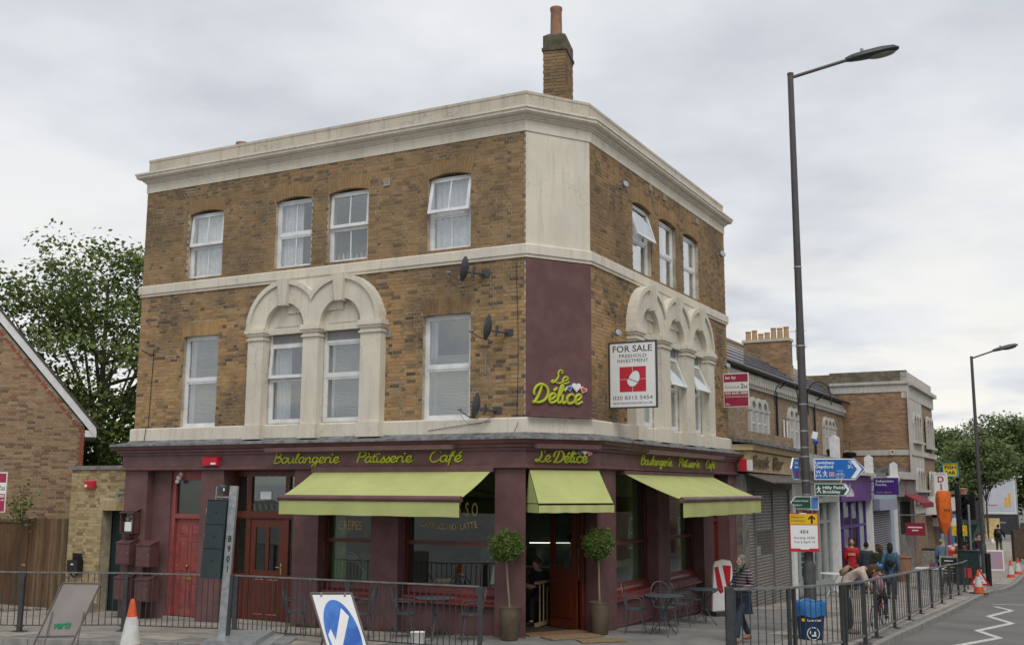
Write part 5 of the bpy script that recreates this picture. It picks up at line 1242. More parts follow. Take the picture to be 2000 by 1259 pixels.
# ================================================================== RIGHT SIDE TERRACE
TBRK = brick_tex('terrace brick', (.27, .19, .125), (.36, .26, .17), (.24, .20, .15), FR, .35)
TBRK2 = brick_tex('gable brick', (.27, .16, .095), (.42, .26, .155), (.30, .24, .17), FR, .6)
def block(F, a, b, o0, o1, z0, z1): return (F, a, b, o0, o1, z0, z1)
te = thing('terrace_row', 'two storey brick terrace with white triple arched windows above the small shops', 'building', T(*RS(20, -3.4), -1))
FT = FR @ T(0, 3.4, 0)
part('wall', MB().box(9.0, 41.5, 0, .3, -1.8, 7.75), TBRK, te, FT)
part('party_wall', MB().box(9.0, 9.3, .3, 7, -1.5, 8.6), TBRK, te, FT)
SLATE = pm('slate roof', (.10, .10, .115), .7, (.055, .055, .065), 3, .3, 30)
for i in range(7):      # slate roof in courses
    k = i / 7; y0, z0 = -.25 + k * 2.9, 7.62 + k * 2.1; y1, z1 = -.25 + (k + 1 / 7) * 2.9, 7.62 + (k + 1 / 7) * 2.1
    part('slate_course', MB().hexa([(9.0, y0, z0), (41.5, y0, z0), (41.5, y1 + .1, z1 - .02), (9.0, y1 + .1, z1 - .02), (9.0, y0, z0 + .06), (41.5, y0, z0 + .06), (41.5, y1 + .1, z1 + .03), (9.0, y1 + .1, z1 + .03)]), SLATE if i < 4 else pm('lichened tiles', (.23, .19, .13), .9, (.14, .12, .085), 2, .3) if 'lichened tiles' not in MATS else MATS['lichened tiles'], te, FT)
part('ridge', MB().tube([(9, 2.7, 9.75), (41.5, 2.7, 9.75)], .12, 8), pm('ridge tiles', (.28, .22, .15), .9), te, FT)
part('gutter', MB().tube([(9.0, -.36, 7.56), (41.5, -.36, 7.56)], .075, 8), BLACK, te, FT)
part('parapet_slope', MB().hexa([(9.0, -.3, 7.7), (9.35, -.3, 7.7), (9.35, 2.7, 9.9), (9.0, 2.7, 9.9), (9.0, -.3, 8.1), (9.35, -.3, 8.1), (9.35, 2.7, 10.3), (9.0, 2.7, 10.3)]), CREAM2, te, FT)
part('eaves_band', MB().box(9.0, 41.5, -.10, -.001, 6.88, 7.45), OFFW, te, FT)
cb_ = MB()
for i in range(88): u = 9.15 + i * .367; cb_.box(u, u + .15, -.26, -.10, 7.02, 7.2)
part('corbels', cb_, OFFW, te, FT)
NETW = pm('pale net behind far glass', (.42, .43, .44), .6, (.30, .31, .33), 3)
def triple(c, lab=None, w=.86, z0=4.9):
    f = part('window', MB(), OFFW, te, FT) if False else None
    mb = MB()
    for k in (-1, 0, 1):
        cx = c + k * w; n = 10; ri, ro = .30, .46
        for i in range(n):
            a, b = math.pi * i / n, math.pi * (i + 1) / n
            q = [(cx + r * math.cos(t), 6.10 + r * math.sin(t)) for t, r in ((a, ri), (a, ro), (b, ro), (b, ri))]
            mb.prism(q, -.12, 0)
    for k in (-1.5, -.5, .5, 1.5): mb.box(c + k * w - .13, c + k * w + .13, -.12, 0, z0 - .15, 6.1); mb.box(c + k * w - .16, c + k * w + .16, -.15, 0, 6.0, 6.12)
    mb.box(c - 1.7 * w, c + 1.7 * w, -.16, 0, z0 - .3, z0 - .15)
    fo = part('window', mb, OFFW, te, FT)
    for k in (-1, 0, 1):
        cx = c + k * w
        part('pane', MB().prism([(cx - .3, z0 - .15), (cx + .3, z0 - .15)] + [(cx + .3 * math.cos(math.pi * i / 8), 6.10 + .3 * math.sin(math.pi * i / 8)) for i in range(9)], -.03, -.005), NETW, fo, FT)
        part('glazing_bar', MB().box(cx - .3, cx + .3, -.05, -.03, 5.5, 5.56), WHITE, fo, FT)
for c in (14.2, 24.2, 30.4, 37.6): triple(c)
for u in (18.6, 27.0, 34.2): part('downpipe', MB().tube([(u + .7, -.4, 7.5), (u, -.09, 7.1), (u, -.09, 3.6)], .05, 8), BLACK, te, FT)
for u in (28.2, 28.75): part('pipe', MB().tube([(u, -.07, 4.2), (u, -.07, 5.9)], .04, 6), WHITE, te, FT)
# chimney with seven pots
FK = frame(RS(32, -6.03), nR)
ck = part('chimney', MB().box(0, 2.18, -.35, .4, 8.0, 9.9), TBRK2, te, FK)
for i in range(7):
    h_ = [.50, .54, .36, .40, .60, .58, .62][i]
    part('chimney_pot', MB().lathe([(.14, 0), (.12, h_ - .05), (.145, h_ - .05), (.14, h_), (.10, h_)], 12), pm('buff pot', (.46, .30, .16), .85) if 'buff pot' not in MATS else MATS['buff pot'], ck, FK @ T(.15 + i * .31, .05, 10.0), smooth=True)
part('chimney_cap', MB().box(-.06, 2.24, -.41, .46, 9.9, 10.03), MATS['mossy render'] if 'mossy render' in MATS else CREAM2, ck, FK)
ae = thing('tv_aerial', 'spindly television aerial beside the many-potted chimney', 'aerial', FR @ T(32.2, 3.6, 9.0))
part('mast', MB().tube([(0, 0, 0), (0, 0, 1.5)], .015, 5), GREY, ae); part('boom', MB().tube([(0, -.5, 1.4), (0, .3, 1.4)], .012, 4).tube([(0, -.5, .6), (0, .3, .75)], .012, 4), GREY, ae)
for i in range(6): part('element', MB().tube([(-.15, -.45 + i * .12, .5 + .02 * i), (.15, -.45 + i * .12, .8)], .008, 4), GREY, ae)
# gable building
FG = frame(RS(41.63, 0) , -nR) ; 
gb = thing('gable_building', 'three storey corner block with a large bare brick end wall and white trim', 'building', T(*RS(46, -3), -1.3))
# its end wall faces the camera: frame with x running inwards from the street
FE = frame(RS(41.63, -8), nR)      # x towards the street, outward normal towards the camera
part('end_wall', MB().box(-2, 8.0, 0, .3, -2, 8.3), TBRK2, gb, FE)
part('end_wall_render', MB().box(2.6, 4.0, -.012, .3, 7.0, 9.2), pm('brown cement render', (.20, .15, .09), .95, (.15, .12, .08), 3), gb, FE)
part('frieze', MB().box(3.95, 8.05, -.05, .3, 8.12, 8.55), OFFW, gb, FE); part('cornice', MB().box(3.93, 8.12, -.14, .3, 8.55, 8.70), OFFW, gb, FE)
part('parapet', MB().box(3.95, 8.02, -.03, .3, 8.70, 9.28), pm('mossy parapet render', (.20, .17, .12), .95, (.11, .10, .07), 3, .3), gb, FE)
part('band', MB().box(3.0, 8.05, -.05, -.001, 4.72, 5.0), OFFW, gb, FE)
ro_ = thing('round_plate', 'white round wall plate on the far gable band', 'wall plate', FE @ T(7.1, -.06, 4.87)); part('plate', MB().ring((0, -.02, 0), .12, .025, 16, 5).lathe([(.0, 0), (.04, .0)], 8), WHITE, ro_)
FG = FR
part('front_wall', MB().box(41.64, 51.6, .0, .3, -2, 8.12), TBRK, gb, FG)
part('front_render', MB().box(41.5, 46.4, -.08, -.001, 1.6, 8.12), OFFW, gb, FG)
part('frieze', MB().box(41.6, 51.7, -.10, .3, 8.12 - .35, 8.45), OFFW, gb, FG); part('cornice', MB().box(41.6, 51.9, -.30, .3, 8.45, 8.66), OFFW, gb, FG); part('parapet', MB().box(41.6, 51.5, -.04, .3, 8.66, 9.2), OFFW, gb, FG)
part('band', MB().box(41.6, 51.7, -.14, -.001, 4.72, 5.0), OFFW, gb, FG)
part('roof', MB().prismz([RS(41.63, -.1), RS(51.6, -.1), RS(51.6, -9), RS(41.63, -9)], 8.3, 8.4), LEAD, gb, I4)
part('back_wall', MB().box(41.9, 51.6, 8.7, 9.0, -2, 8.3), TBRK, gb, FG); part('far_wall', MB().box(51.3, 51.6, .3, 8.7, -2, 8.3), TBRK, gb, FG)
for c, zt, zb in ((44.0, 7.0, 5.5), (49.2, 7.1, 5.35), (44.3, 4.0, 2.3), (49.4, 3.9, 2.3)):
    fo = None
    mb = MB(); w = .95
    for k in (-1, 0, 1):
        cx = c + k * w
        for i in range(8):
            a, b = math.pi * i / 8, math.pi * (i + 1) / 8
            mb.prism([(cx + r * math.cos(t), zt - .5 + r * 1.2 * math.sin(t)) for t, r in ((a, .34), (a, .47), (b, .47), (b, .34))], -.18, -.08)
    for k in (-1.5, -.5, .5, 1.5): mb.box(c + k * w - .12, c + k * w + .12, -.18, -.08, zb, zt - .5)
    mb.box(c - 1.7 * w, c + 1.7 * w, -.32, -.08, zb - .12, zb)
    fo = part('window', mb, OFFW, gb, FG)
    for k in (-1, 0, 1):
        cx = c + k * w; part('pane', MB().prism([(cx - .34, zb), (cx + .34, zb)] + [(cx + .34 * math.cos(math.pi * i / 8), zt - .5 + .4 * math.sin(math.pi * i / 8)) for i in range(9)], -.10, -.085), pm('far dark glass', (.16, .17, .19), .25) if 'far dark glass' not in MATS else MATS['far dark glass'], fo, FG)
# roofline further along (behind)
# ---------------- snack bar
sbk = thing('snack_bar_shop', 'closed cream Snack Bar with grey roller shutters and a corrugated canopy', 'shop', FR @ T(11, -.3, -.4))
BEIGE = pm('cream sign paint', (.62, .50, .29), .6, (.52, .40, .22), 3, .1)
part('side_wall', MB().box(9.03, 9.6, -.28, 3.3, -1.2, 3.3), pm('grimy pier render', (.21, .19, .16), .9, (.12, .11, .10), 5, .3), sbk, FR)
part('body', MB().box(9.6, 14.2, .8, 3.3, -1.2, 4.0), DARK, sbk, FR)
part('fascia', MB().hexa([(9.15, -.42, 3.36), (14.0, -.42, 3.32), (14.0, .3, 3.32), (9.15, .3, 3.36), (9.15, -.50, 3.90), (14.0, -.50, 3.83), (14.0, .3, 3.83), (9.15, .3, 3.90)]), BEIGE, sbk, FR)
part('fascia_top', MB().hexa([(9.05, -.60, 3.92), (14.3, -.60, 3.85), (14.3, .3, 3.85), (9.05, .3, 3.92), (9.05, -.66, 4.08), (14.3, -.66, 3.99), (14.3, .3, 3.99), (9.05, .3, 4.08)]), BEIGE, sbk, FR)
part('felt_roof', MB().hexa([(8.98, -.76, 4.08), (14.5, -.76, 3.99), (14.5, 3.3, 4.4), (8.98, 3.3, 4.5), (8.98, -.76, 4.17), (14.5, -.76, 4.08), (14.5, 3.3, 4.5), (8.98, 3.3, 4.6)]), LEAD, sbk, FR)
part('roof_upstand', MB().box(9.0, 10.6, 1.0, 1.6, 4.2, 4.95), pm('mossy render', (.17, .17, .12), .95, (.10, .10, .06), 5, .3), sbk, FR); part('roof_upstand', MB().box(13.6, 21, 1.2, 1.4, 4.2, 4.75), TBRK, sbk, FR)
part('shutter_beam', MB().box(9.6, 14.25, -.34, .2, 2.88, 3.34), pm('grey green board', (.13, .14, .13), .7), sbk, FR)
SNK = pm('faded sign letters', (.10, .07, .055), .8, (.20, .14, .10), 25)
textw('Snack', 1.65, .30, SNK, sbk, FR @ T(9.5, -.49, 3.50) @ RX(rad(8.5)) @ RY(rad(.6)), .004, bold=.03); textw('Bar', 1.05, .32, SNK, sbk, FR @ T(11.6, -.485, 3.475) @ RX(rad(8.5)) @ RY(rad(.6)), .004, bold=.03)
cg = MB(); n = 60; vs = []
for i in range(n + 1):
    u = 9.35 + 5.1 * i / n; z = .03 * math.sin(i * 2.1)
    vs += [(u, -.30, 3.32 + z), (u, -1.0, 3.08 + z), (u, -.30, 3.30 + z), (u, -1.0, 3.06 + z)]
cg.add(vs, [(4 * i, 4 * i + 1, 4 * i + 5, 4 * i + 4) for i in range(n)] + [(4 * i + 2, 4 * i + 6, 4 * i + 7, 4 * i + 3) for i in range(n)] + [(4 * i + 1, 4 * i + 3, 4 * i + 7, 4 * i + 5) for i in range(n)])
part('corrugated_canopy', cg, pm('rusty corrugated sheet', (.16, .13, .11), .8, (.09, .08, .07), 9, .3), sbk, FR, smooth=True)
SHUT = pm('roller shutter steel', (.27, .25, .235), .5, (.22, .205, .19), 5, metal=.3)
SHD = pm('shutter guide', (.17, .165, .16), .5)
def shutter(par, F, a, b, y, z0, z1, mat, pitch=.085, hole=None):
    pr = [(-.0, 0), (-.018, .012), (-.026, .04), (-.018, .07), (-.0, .082), (.01, .082), (.01, 0)]
    sh_ = {}
    z = z0
    while z < z1:
        segs = [(a, b)]
        if hole and hole[2] < z < hole[3]: segs = [(a, hole[0]), (hole[1], b)]
        for (p, q) in segs:
            if q - p < .06: continue
            key = round(q - p, 3)
            if key not in sh_:
                m = MB(); k = len(pr); m.add([(0, y_, z_) for y_, z_ in pr] + [(q - p, y_, z_) for y_, z_ in pr], [tuple(range(k)), tuple(range(2 * k - 1, k - 1, -1))] + [(i, i + k, (i + 1) % k + k, (i + 1) % k) for i in range(k)])
                me = m.mesh('shutter_slat'); me.materials.append(mat)
                bm = bmesh.new(); bm.from_mesh(me); bmesh.ops.recalc_face_normals(bm, faces=bm.faces); bm.to_mesh(me); bm.free(); sh_[key] = me
            part('shutter_slat', sh_[key], mat, par, F @ T(p, y, z))
        z += pitch
ps = [9.62, 10.30, 12.18, 14.1]
for i in range(3): shutter(sbk, FR, ps[i] + .06, ps[i + 1] - .02, -.22, -.55, 2.86, SHUT, hole=(10.42, 12.08, .98, 1.74) if i == 1 else None)
for p in ps: part('guide_rail', MB().box(p - .03, p + .05, -.28, -.1, -1.2, 2.9), SHD, sbk, FR)
part('grille_back', MB().box(10.42, 12.08, -.19, -.17, .95, 1.78), BLACK, sbk, FR)
gr = MB()
for i in range(10):
    z = 1.0 + i * .08; gr.box(10.42, 12.08, -.235, -.225, z, z + .018)
    for k in range(15): u = 10.44 + k * .115 + (.057 if i % 2 else 0); gr.box(u, u + .03, -.235, -.225, z, z + .08)
part('grille', gr, SHUT, sbk, FR); part('poster', MB().box(10.46, 10.95, -.222, -.215, 1.0, 1.35), WHITE, sbk, FR)
part('guide_post', MB().box(14.14, 14.55, -.36, .2, -1.2, 2.92), WHITE, sbk, FR)
# ---------------- shops along the terrace
def pillar(s, lab, col=WHITE, z1=3.6, zt=4.3, off=.16, w=.34):
    p = thing('shopfront_pillar', lab, 'pillar', FR @ T(s, -off / 2, -.8), 'white shopfront pillars')
    z0 = -1.6
    part('shaft', MB().box(s - w / 2, s + w / 2, -off, .2, z0, z1 - .9), col, p, FR); part('base', MB().box(s - w / 2 - .05, s + w / 2 + .05, -off - .06, .2, z0, .25 + gR(s)), col, p, FR)
    part('scroll_bracket', MB().hexa([(s - w / 2, -off, z1 - .9), (s + w / 2, -off, z1 - .9), (s + w / 2, .2, z1 - .9), (s - w / 2, .2, z1 - .9), (s - w / 2, -off - .22, z1 - .05), (s + w / 2, -off - .22, z1 - .05), (s + w / 2, .2, z1 - .05), (s - w / 2, .2, z1 - .05)]), col, p, FR)
    pts = [(-off - .12, z1 - .05), (.06, z1 - .05), (.06, zt - .1), (-off + .04, zt), (-off - .12, zt - .12)]
    part('head_block', MB().add([(s - .09, y_, z_) for y_, z_ in pts] + [(s + .09, y_, z_) for y_, z_ in pts], [(4, 3, 2, 1, 0), (5, 6, 7, 8, 9)] + [(i, (i + 1) % 5, (i + 1) % 5 + 5, i + 5) for i in range(5)]), col, p, FR)
    return p
pillar(21.9, 'white shopfront pillar between the pale cafe and the purple agency', z1=3.6, zt=4.9)
pillar(28.7, 'white shopfront pillar between the purple agency and the blue shuttered shop', zt=4.35)
pillar(35.2, 'white shopfront pillar with bracket right of the blue shuttered shop', zt=4.2)
def shop(name, lab, a, b, zf0, zf1, fcol, body, roofc=LEAD, ztop=None):
    t = thing(name, lab, 'shop', FR @ T((a + b) / 2, 0, -.9)); ztop = ztop or zf1 + .12
    part('fascia', MB().box(a, b, -.22, .2, zf0, zf1), fcol, t, FR); part('cornice', MB().box(a, b, -.42, .2, zf1, ztop), OFFW, t, FR)
    part('flat_roof', MB().box(a, b, .2, 3.4, ztop - .1, ztop + .25), roofc, t, FR)
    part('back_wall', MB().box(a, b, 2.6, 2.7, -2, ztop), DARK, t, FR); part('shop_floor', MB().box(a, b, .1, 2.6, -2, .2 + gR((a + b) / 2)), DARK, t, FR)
    return t
def glazing(t, a, b, z0, z1, zt, n, col, y=.0, fw=.14, riser=None):
    zb = z0
    cuts = [a + (b - a) * i / n for i in range(n + 1)]
    holes = []
    for i in range(n): holes += [(cuts[i] + fw / 2, cuts[i + 1] - fw / 2, zb + .45, zt - .05), (cuts[i] + fw / 2, cuts[i + 1] - fw / 2, zt + .05, z1 - .05)]
    f = part('shop_window', wall_mb(a, b, zb - 1, z1, holes, .12, y), col, t, FR)
    for h in holes: part('pane', MB().box(h[0], h[1], y + .05, y + .056, h[2], h[3]), GLASSD, f, FR)
PG = pm('pale green shop paint', (.50, .53, .46), .6, (.42, .45, .40), 4); PGD = pm('grey green joinery', (.36, .39, .375), .55)
c1 = shop('pale_cafe_shop', 'pale green glazed cafe front behind the lamp post with a grey door', 14.7, 21.65, 2.45, 3.35, PG, None)
glazing(c1, 14.7, 18.6, -.55, 2.45, 1.75, 2, PGD, .05); glazing(c1, 18.6, 21.65, -.7, 2.45, 1.75, 3, PGD, .08, .42); part('blind', MB().box(14.9, 21.5, .40, .42, -1, 2.4), pm('pale shop backing', (.40, .44, .43), .8, (.24, .28, .27), .8), c1, FR)  # blind here is an added pale backing, coloured like reflections in the glass
part('inner_wall', MB().box(14.75, 21.6, 1.6, 1.65, -1.2, 2.6), PG, c1, FR)
part('canopy_board', MB().hexa([(14.6, -.9, 3.45), (21.6, -.9, 3.40), (21.6, -.1, 3.40), (14.6, -.1, 3.45), (14.6, -.75, 4.0), (21.6, -.75, 3.95), (21.6, -.1, 3.95), (14.6, -.1, 4.0)]), pm('grey lead board', (.28, .28, .28), .6, (.2, .2, .2), 3), c1, FR)
letters('cafe', .3, GREY, c1, FR @ T(18.5, -.23, 2.6), .002, sx=.9)
PUR = pm('agency purple', (.15, .07, .24), .5, (.12, .055, .20), 3); PURB = pm('agency violet frames', (.085, .05, .24), .45)
c2 = shop('purple_agency_shop', 'purple estate agency with violet window frames beside the red jacketed man', 22.15, 28.4, 2.45, 3.45, PUR, None)
glazing(c2, 22.15, 28.4, -.85, 2.45, 1.45, 4, PURB, .05, .16)
SKY_W = pm('skyline print', (.70, .68, .75), .6)
mb = MB(); zs = 2.62
for i, h_ in enumerate((.12, .22, .16, .34, .2, .26, .5, .28, .3, .18, .24, .12)): mb.box(23.0 + i * .13, 23.0 + i * .13 + .11, -.232, -.22, zs, zs + h_)
part('skyline_print', mb, SKY_W, c2, FR)
sg_ = thing('projecting_sign', 'purple projecting sign reading Sebastian Roche outside the agency', 'sign', frame(RS(28.3, .35), nR, 2.68))
part('sign_panel', MB().box(0, .98, -.05, .05, 0, .70), pm('deep violet sign', (.06, .02, .20), .4), sg_); textw('Sebastian', .72, .10, SIGNW, sg_, W[sg_] @ T(.08, -.052, .52), .001); textw('Roche.', .45, .10, SIGNW, sg_, W[sg_] @ T(.08, -.052, .37), .001); textw('Estate Agents', .6, .05, YELP, sg_, W[sg_] @ T(.10, -.052, .08), .001)
part('wall_bracket', MB().box(-.35, 0, -.02, .02, .1, .14).box(-.35, 0, -.02, .02, .55, .59), DKGREY, sg_)
LBL = pm('pale blue shop paint', (.36, .45, .52), .6, (.30, .38, .45), 4)
c3 = shop('blue_shuttered_shop', 'pale blue shop with a grey roller shutter half of perforated slats', 28.95, 34.95, 2.45, 3.3, LBL, None)
part('shutter_box', MB().box(29.0, 33.7, -.42, .1, 2.0, 2.5), pm('shutter box lilac', (.33, .36, .46), .5), c3, FR); part('side_frame', MB().box(33.75, 34.95, -.05, .1, -2, 2.45), LBL, c3, FR)
shutter(c3, FR, 29.1, 33.6, -.1, -1.05, 2.0, pm('shutter grey blue', (.24, .25, .28), .5, metal=.3), .10)
GRS = pm('weathered grey board', (.26, .25, .23), .8, (.17, .16, .15), 3)
c4 = shop('grey_boarded_shop', 'grey weathered shop with barred window and a maroon sign board', 35.5, 41.5, 2.55, 3.4, GRS, None, ztop=3.75)
part('front_wall', wall_mb(35.5, 41.5, -2, 2.55, [(37.2, 40.6, .7, 2.3)], .2, .0), GRS, c4, FR); 
for i in range(12): part('window_bar', MB().box(37.3 + i * .28, 37.34 + i * .28, -.03, -.0, .7, 2.3), DKGREY, c4, FR)
part('sign_disc', MB().tube([(38.0, -.225, 3.0), (38.0, -.24, 3.0)], .32, 20), pm('faded rose sign', (.30, .10, .12), .6), c4, FR)
mg = thing('projecting_sign', 'small crimson board hanging outside the grey boarded shop', 'sign', frame(RS(36.6, .3), nR, .70)); part('sign_panel', MB().box(0, .9, -.03, .03, 0, .60), pm('crimson board', (.30, .02, .05), .5), mg); part('hanging_bar', MB().box(-.3, 1.2, -.02, .02, .95, 1.0), GREY, mg); part('lettering', MB().box(.12, .78, -.034, -.03, .36, .42).box(.3, .6, -.034, -.03, .22, .27), SIGNW, mg)
# ---------------- shops in the gable building
MAR = pm('maroon canvas', (.26, .02, .035), .8)
c5 = shop('maroon_awning_shop', 'narrow dark shop under a small maroon awning', 41.9, 46.0, 2.1, 2.75, GRS, None)
glazing(c5, 41.9, 46.0, -1.15, 2.1, 1.4, 3, DKGREY, .1)
ma = thing('awning', 'small maroon awning projecting from the grey shopfront', 'awning', FR @ T(42, -.3, 2.6)); part('canopy', MB().hexa([(37.4, -1.05, 2.20), (41.4, -1.05, 2.20), (41.4, -.2, 2.62), (37.4, -.2, 2.62), (37.4, -1.05, 2.24), (41.4, -1.05, 2.24), (41.4, -.2, 2.68), (37.4, -.2, 2.68)]), MAR, ma, FR)
part('valance', MB().box(37.4, 41.4, -1.07, -1.05, 2.0, 2.22), MAR, ma, FR)
c6 = shop('white_sign_shop', 'shop with a white lit sign box and red window frames', 46.2, 51.4, 1.55, 2.4, SIGNW, None)
part('sign_end', MB().box(46.1, 46.2, -.8, .1, 1.5, 2.45), SIGNW, c6, FR); part('sign_box', MB().box(46.2, 50.5, -.8, -.22, 1.5, 2.45), SIGNW, c6, FR); textw('DISCOUNT', 3.0, .4, RB, c6, FR @ T(46.8, -.805, 1.75), .002, bold=.02) if False else part('red_lettering', MB().box(46.9, 49.6, -.806, -.8, 1.9, 2.2), pm('faded red print', (.55, .25, .22), .6), c6, FR)
glazing(c6, 46.2, 51.4, -1.2, 1.5, 1.0, 5, pm('red shop joinery', (.33, .02, .03), .5), .1)
c7 = thing('blue_shop', 'low shop with bright blue joinery beyond the gable building', 'shop', FR @ T(54, 0, -1.1)); part('wall', MB().box(51.6, 60, .0, 6, -2, 2.6), pm('blue shop paint', (.02, .12, .32), .5, (.02, .09, .25), 3), c7, FR); part('roof', MB().box(51.6, 60, -.3, 6.2, 2.6, 2.8), LEAD, c7, FR); part('fascia', MB().box(51.7, 59.9, -.2, 0, 1.5, 2.4), SIGNW, c7, FR); part('pane', MB().box(52.4, 55.5, -.04, 0, -.6, 1.2), GLASSD, c7, FR); part('door', MB().box(56.2, 57.2, -.04, 0, -1.5, 1.2), MAR, c7, FR)
dy = thing('projecting_sign', 'tall white projecting DIY sign with red letters', 'sign', frame(RS(47.6, .4), nR, 2.32)); part('sign_panel', MB().box(0, .74, -.07, .07, 0, 1.56), SIGNW, dy)
CRL = pm('dark red letters', (.35, .02, .05), .5)
for ch, z in (('D', 1.0), ('I', .58), ('Y', .16)): 
    w_ = {'D': .33, 'I': .08, 'Y': .33}[ch]; textw(ch, w_, .33, CRL, dy, W[dy] @ T(.37 - w_ / 2, -.075, z), .002, bold=.02)
textw('LADYWELL', .6, .08, CRL, dy, W[dy] @ T(.07, -.075, 1.42), .001)
fb = thing('projecting_sign', 'yellow FISH BAR sign with a blue edge above the street', 'sign', frame(RS(52.0, .45), nR, 3.72) @ S3(.76, 1, .68)); part('sign_panel', MB().box(0, 1.05, -.05, .05, 0, 1.12), pm('sign yellow', (.80, .66, .04), .45), fb); part('sign_edge', wall_mb(-.07, 1.12, -.07, 1.19, [(0, 1.05, 0, 1.12)], .2, -.1), pm('sky blue edge', (.10, .32, .50), .5), fb)
textw('FISH', .84, .30, INK, fb, W[fb] @ T(.1, -.053, .63), .001, bold=.03); textw('BAR', .76, .30, INK, fb, W[fb] @ T(.14, -.053, .15), .001, bold=.03)
part('wall_bracket', MB().box(-1.0, 0, -.03, .03, .5, .56), DKGREY, fb)
fs = solo('fish_figure', MB().lathe([(.0, 0), (.18, .25), (.30, .7), (.22, 1.1), (.34, 1.35), (.0, 1.4)], 12), pm('weathered orange board', (.40, .22, .13), .8), 'brown shaped board hanging under the fish bar sign', 'sign', T(*RS(51.8, 1.5), 1.6), smooth=True)
# hanging baskets
for i, (s, lb_) in enumerate(((36.6, 'dark hanging basket left of the third far arched window'), (41.2, 'dark hanging basket against the large gable wall'))):
    h_ = thing('hanging_basket', lb_, 'hanging basket', FT @ T(s, -.35, 4.55), 'hanging baskets on the terrace'); part('basket_bowl', MB().lathe([(.05, 0), (.3, .12), (.38, .28), (.34, .28)], 14), BLACK, h_); part('hanger', MB().tube([(0, 0, .28), (0, .0, .9), (0, .34, .9)], .012, 5), BLACK, h_); part('foliage', MB().ball((0, 0, .3), .3, .3, .08), LEAF2, h_)
# houses across the road behind the viewer, seen only as reflections
for i, (x, w_, lb_) in enumerate(((-9, 9, 'gabled brick house across the road, mirrored in the windows'), (2, 8, 'second brick house across the road, mirrored in the windows'))):
    o = thing('opposite_house', lb_, 'house', T(x, -17, 0)); part('wall', MB().box(-w_ / 2, w_ / 2, -6, 0, -1, 5.5), pm('opposite brick %d' % i, (.20, .12, .08), .9), o); part('roof', MB().prism([(-w_ / 2 - .3, 5.5), (w_ / 2 + .3, 5.5), (0, 8.5)], -6.3, .3), RT, o)
    for wx in (-2.2, 1.4):
        for z in (.8, 3.4): part('window', MB().box(wx, wx + 1.2, 0, .05, z, z + 1.3), UPVC, o)

# the far side of the right-hand street: brick terrace outside the frame, mirrored in the shop glass
OPB = [pm('opposite terrace brick %d' % i, c, .9, tuple(x * .7 for x in c), 2) for i, c in enumerate(((.26, .17, .11), (.33, .24, .15), (.45, .42, .36)))]
for i in range(7):
    a = -6 + i * 12.5; F_ = frame(RS(a + 12, 15.5), -dR)
    o = thing('opposite_terrace_house', ['pale brick', 'buff brick', 'painted render'][i % 3] + ' terrace house, %s from the junction, across the right street' % ['first', 'second', 'third', 'fourth', 'fifth', 'sixth', 'seventh'][i], 'house', F_, 'houses across the right street')
    part('wall', MB().box(0, 12, 0, 8, -4, 6.6), OPB[i % 3], o); part('roof', MB().add([(x, y, z) for x in (-.05, 12.05) for y, z in ((-.3, 6.55), (8.3, 6.55), (4, 9.2))], [(0, 1, 2), (5, 4, 3), (0, 3, 4, 1), (1, 4, 5, 2), (2, 5, 3, 0)]), SLATE, o)
    for u in (1.4, 5.2, 9.0):
        for z in (3.4, .6 + gR(max(a, 0))):
            w = part('window', wall_mb(u, u + 1.4, z, z + 1.8, [(u + .08, u + 1.32, z + .08, z + .86), (u + .08, u + 1.32, z + .94, z + 1.72)], .06, -.06), UPVC, o); part('pane', MB().box(u + .05, u + 1.35, -.03, -.02, z + .05, z + 1.75), pm('far dark glass', (.16, .17, .19), .25) if 'far dark glass' not in MATS else MATS['far dark glass'], w)
    part('door', MB().box(7.3, 8.3, -.05, 0, -.2 + gR(max(a, 0)) - .6, 1.9 + gR(max(a, 0))), MAHOG, o)
# ================================================================== GROUND
def street_road():
    mb = MB(); xs = [-160, -60, -30, -20, -14] + list(np.arange(-12, 60, 2.0)) + [70, 90, 130, 300, 900]; ys = [-60, -30, -10, 0, 6, 10, 14] + list(np.arange(16, 100, 2.0)) + [110, 130, 170, 260, 500, 1400]
    xs = [-900, -400] + xs
    n = len(ys); vs = [(x, y, ground(x, y) - .12) for x in xs for y in ys]
    mb.add(vs, [(i * n + j, (i + 1) * n + j, (i + 1) * n + j + 1, i * n + j + 1) for i in range(len(xs) - 1) for j in range(n - 1)]); return mb
tagit(part('road', street_road(), ASPH), kind='structure')
# kerb line (plan), from the far left round the corner and up the right-hand street
kerb = [(-30, 20.6), (-16, 19.9), (-9.0, 19.46), (-6.7, 19.40), (-5.3, 19.15), (-3.2, 18.4), (-1.0, 17.3), (1.2, 16.7), (3.2, 16.6), (4.9, 17.1)]
kerb += [RS(s, o) for s, o in ((.6, 4.90), (3.3, 4.88), (6, 4.88), (9.5, 4.86), (12.8, 4.84), (18, 4.78), (25.6, 4.72), (27.5, 5.1), (31, 5.35), (38, 5.4), (50, 5.3), (62, 5.3), (75, 5.0), (90, 4))]
kp = [np.array((p.x, p.y)) for p in catmull([(x, y, 0) for x, y in kerb], 6)]
# inner edge of the pavement: hidden under the buildings
def offs(P, d):
    o = []
    for i in range(len(P)):
        t = unit(P[min(i + 1, len(P) - 1)] - P[max(i - 1, 0)]); o.append(P[i] + np.array([-t[1], t[0]]) * d)
    return o
mb = MB(); vs = []; rows = 16
backp = []
for p in kp:
    backp.append(p)
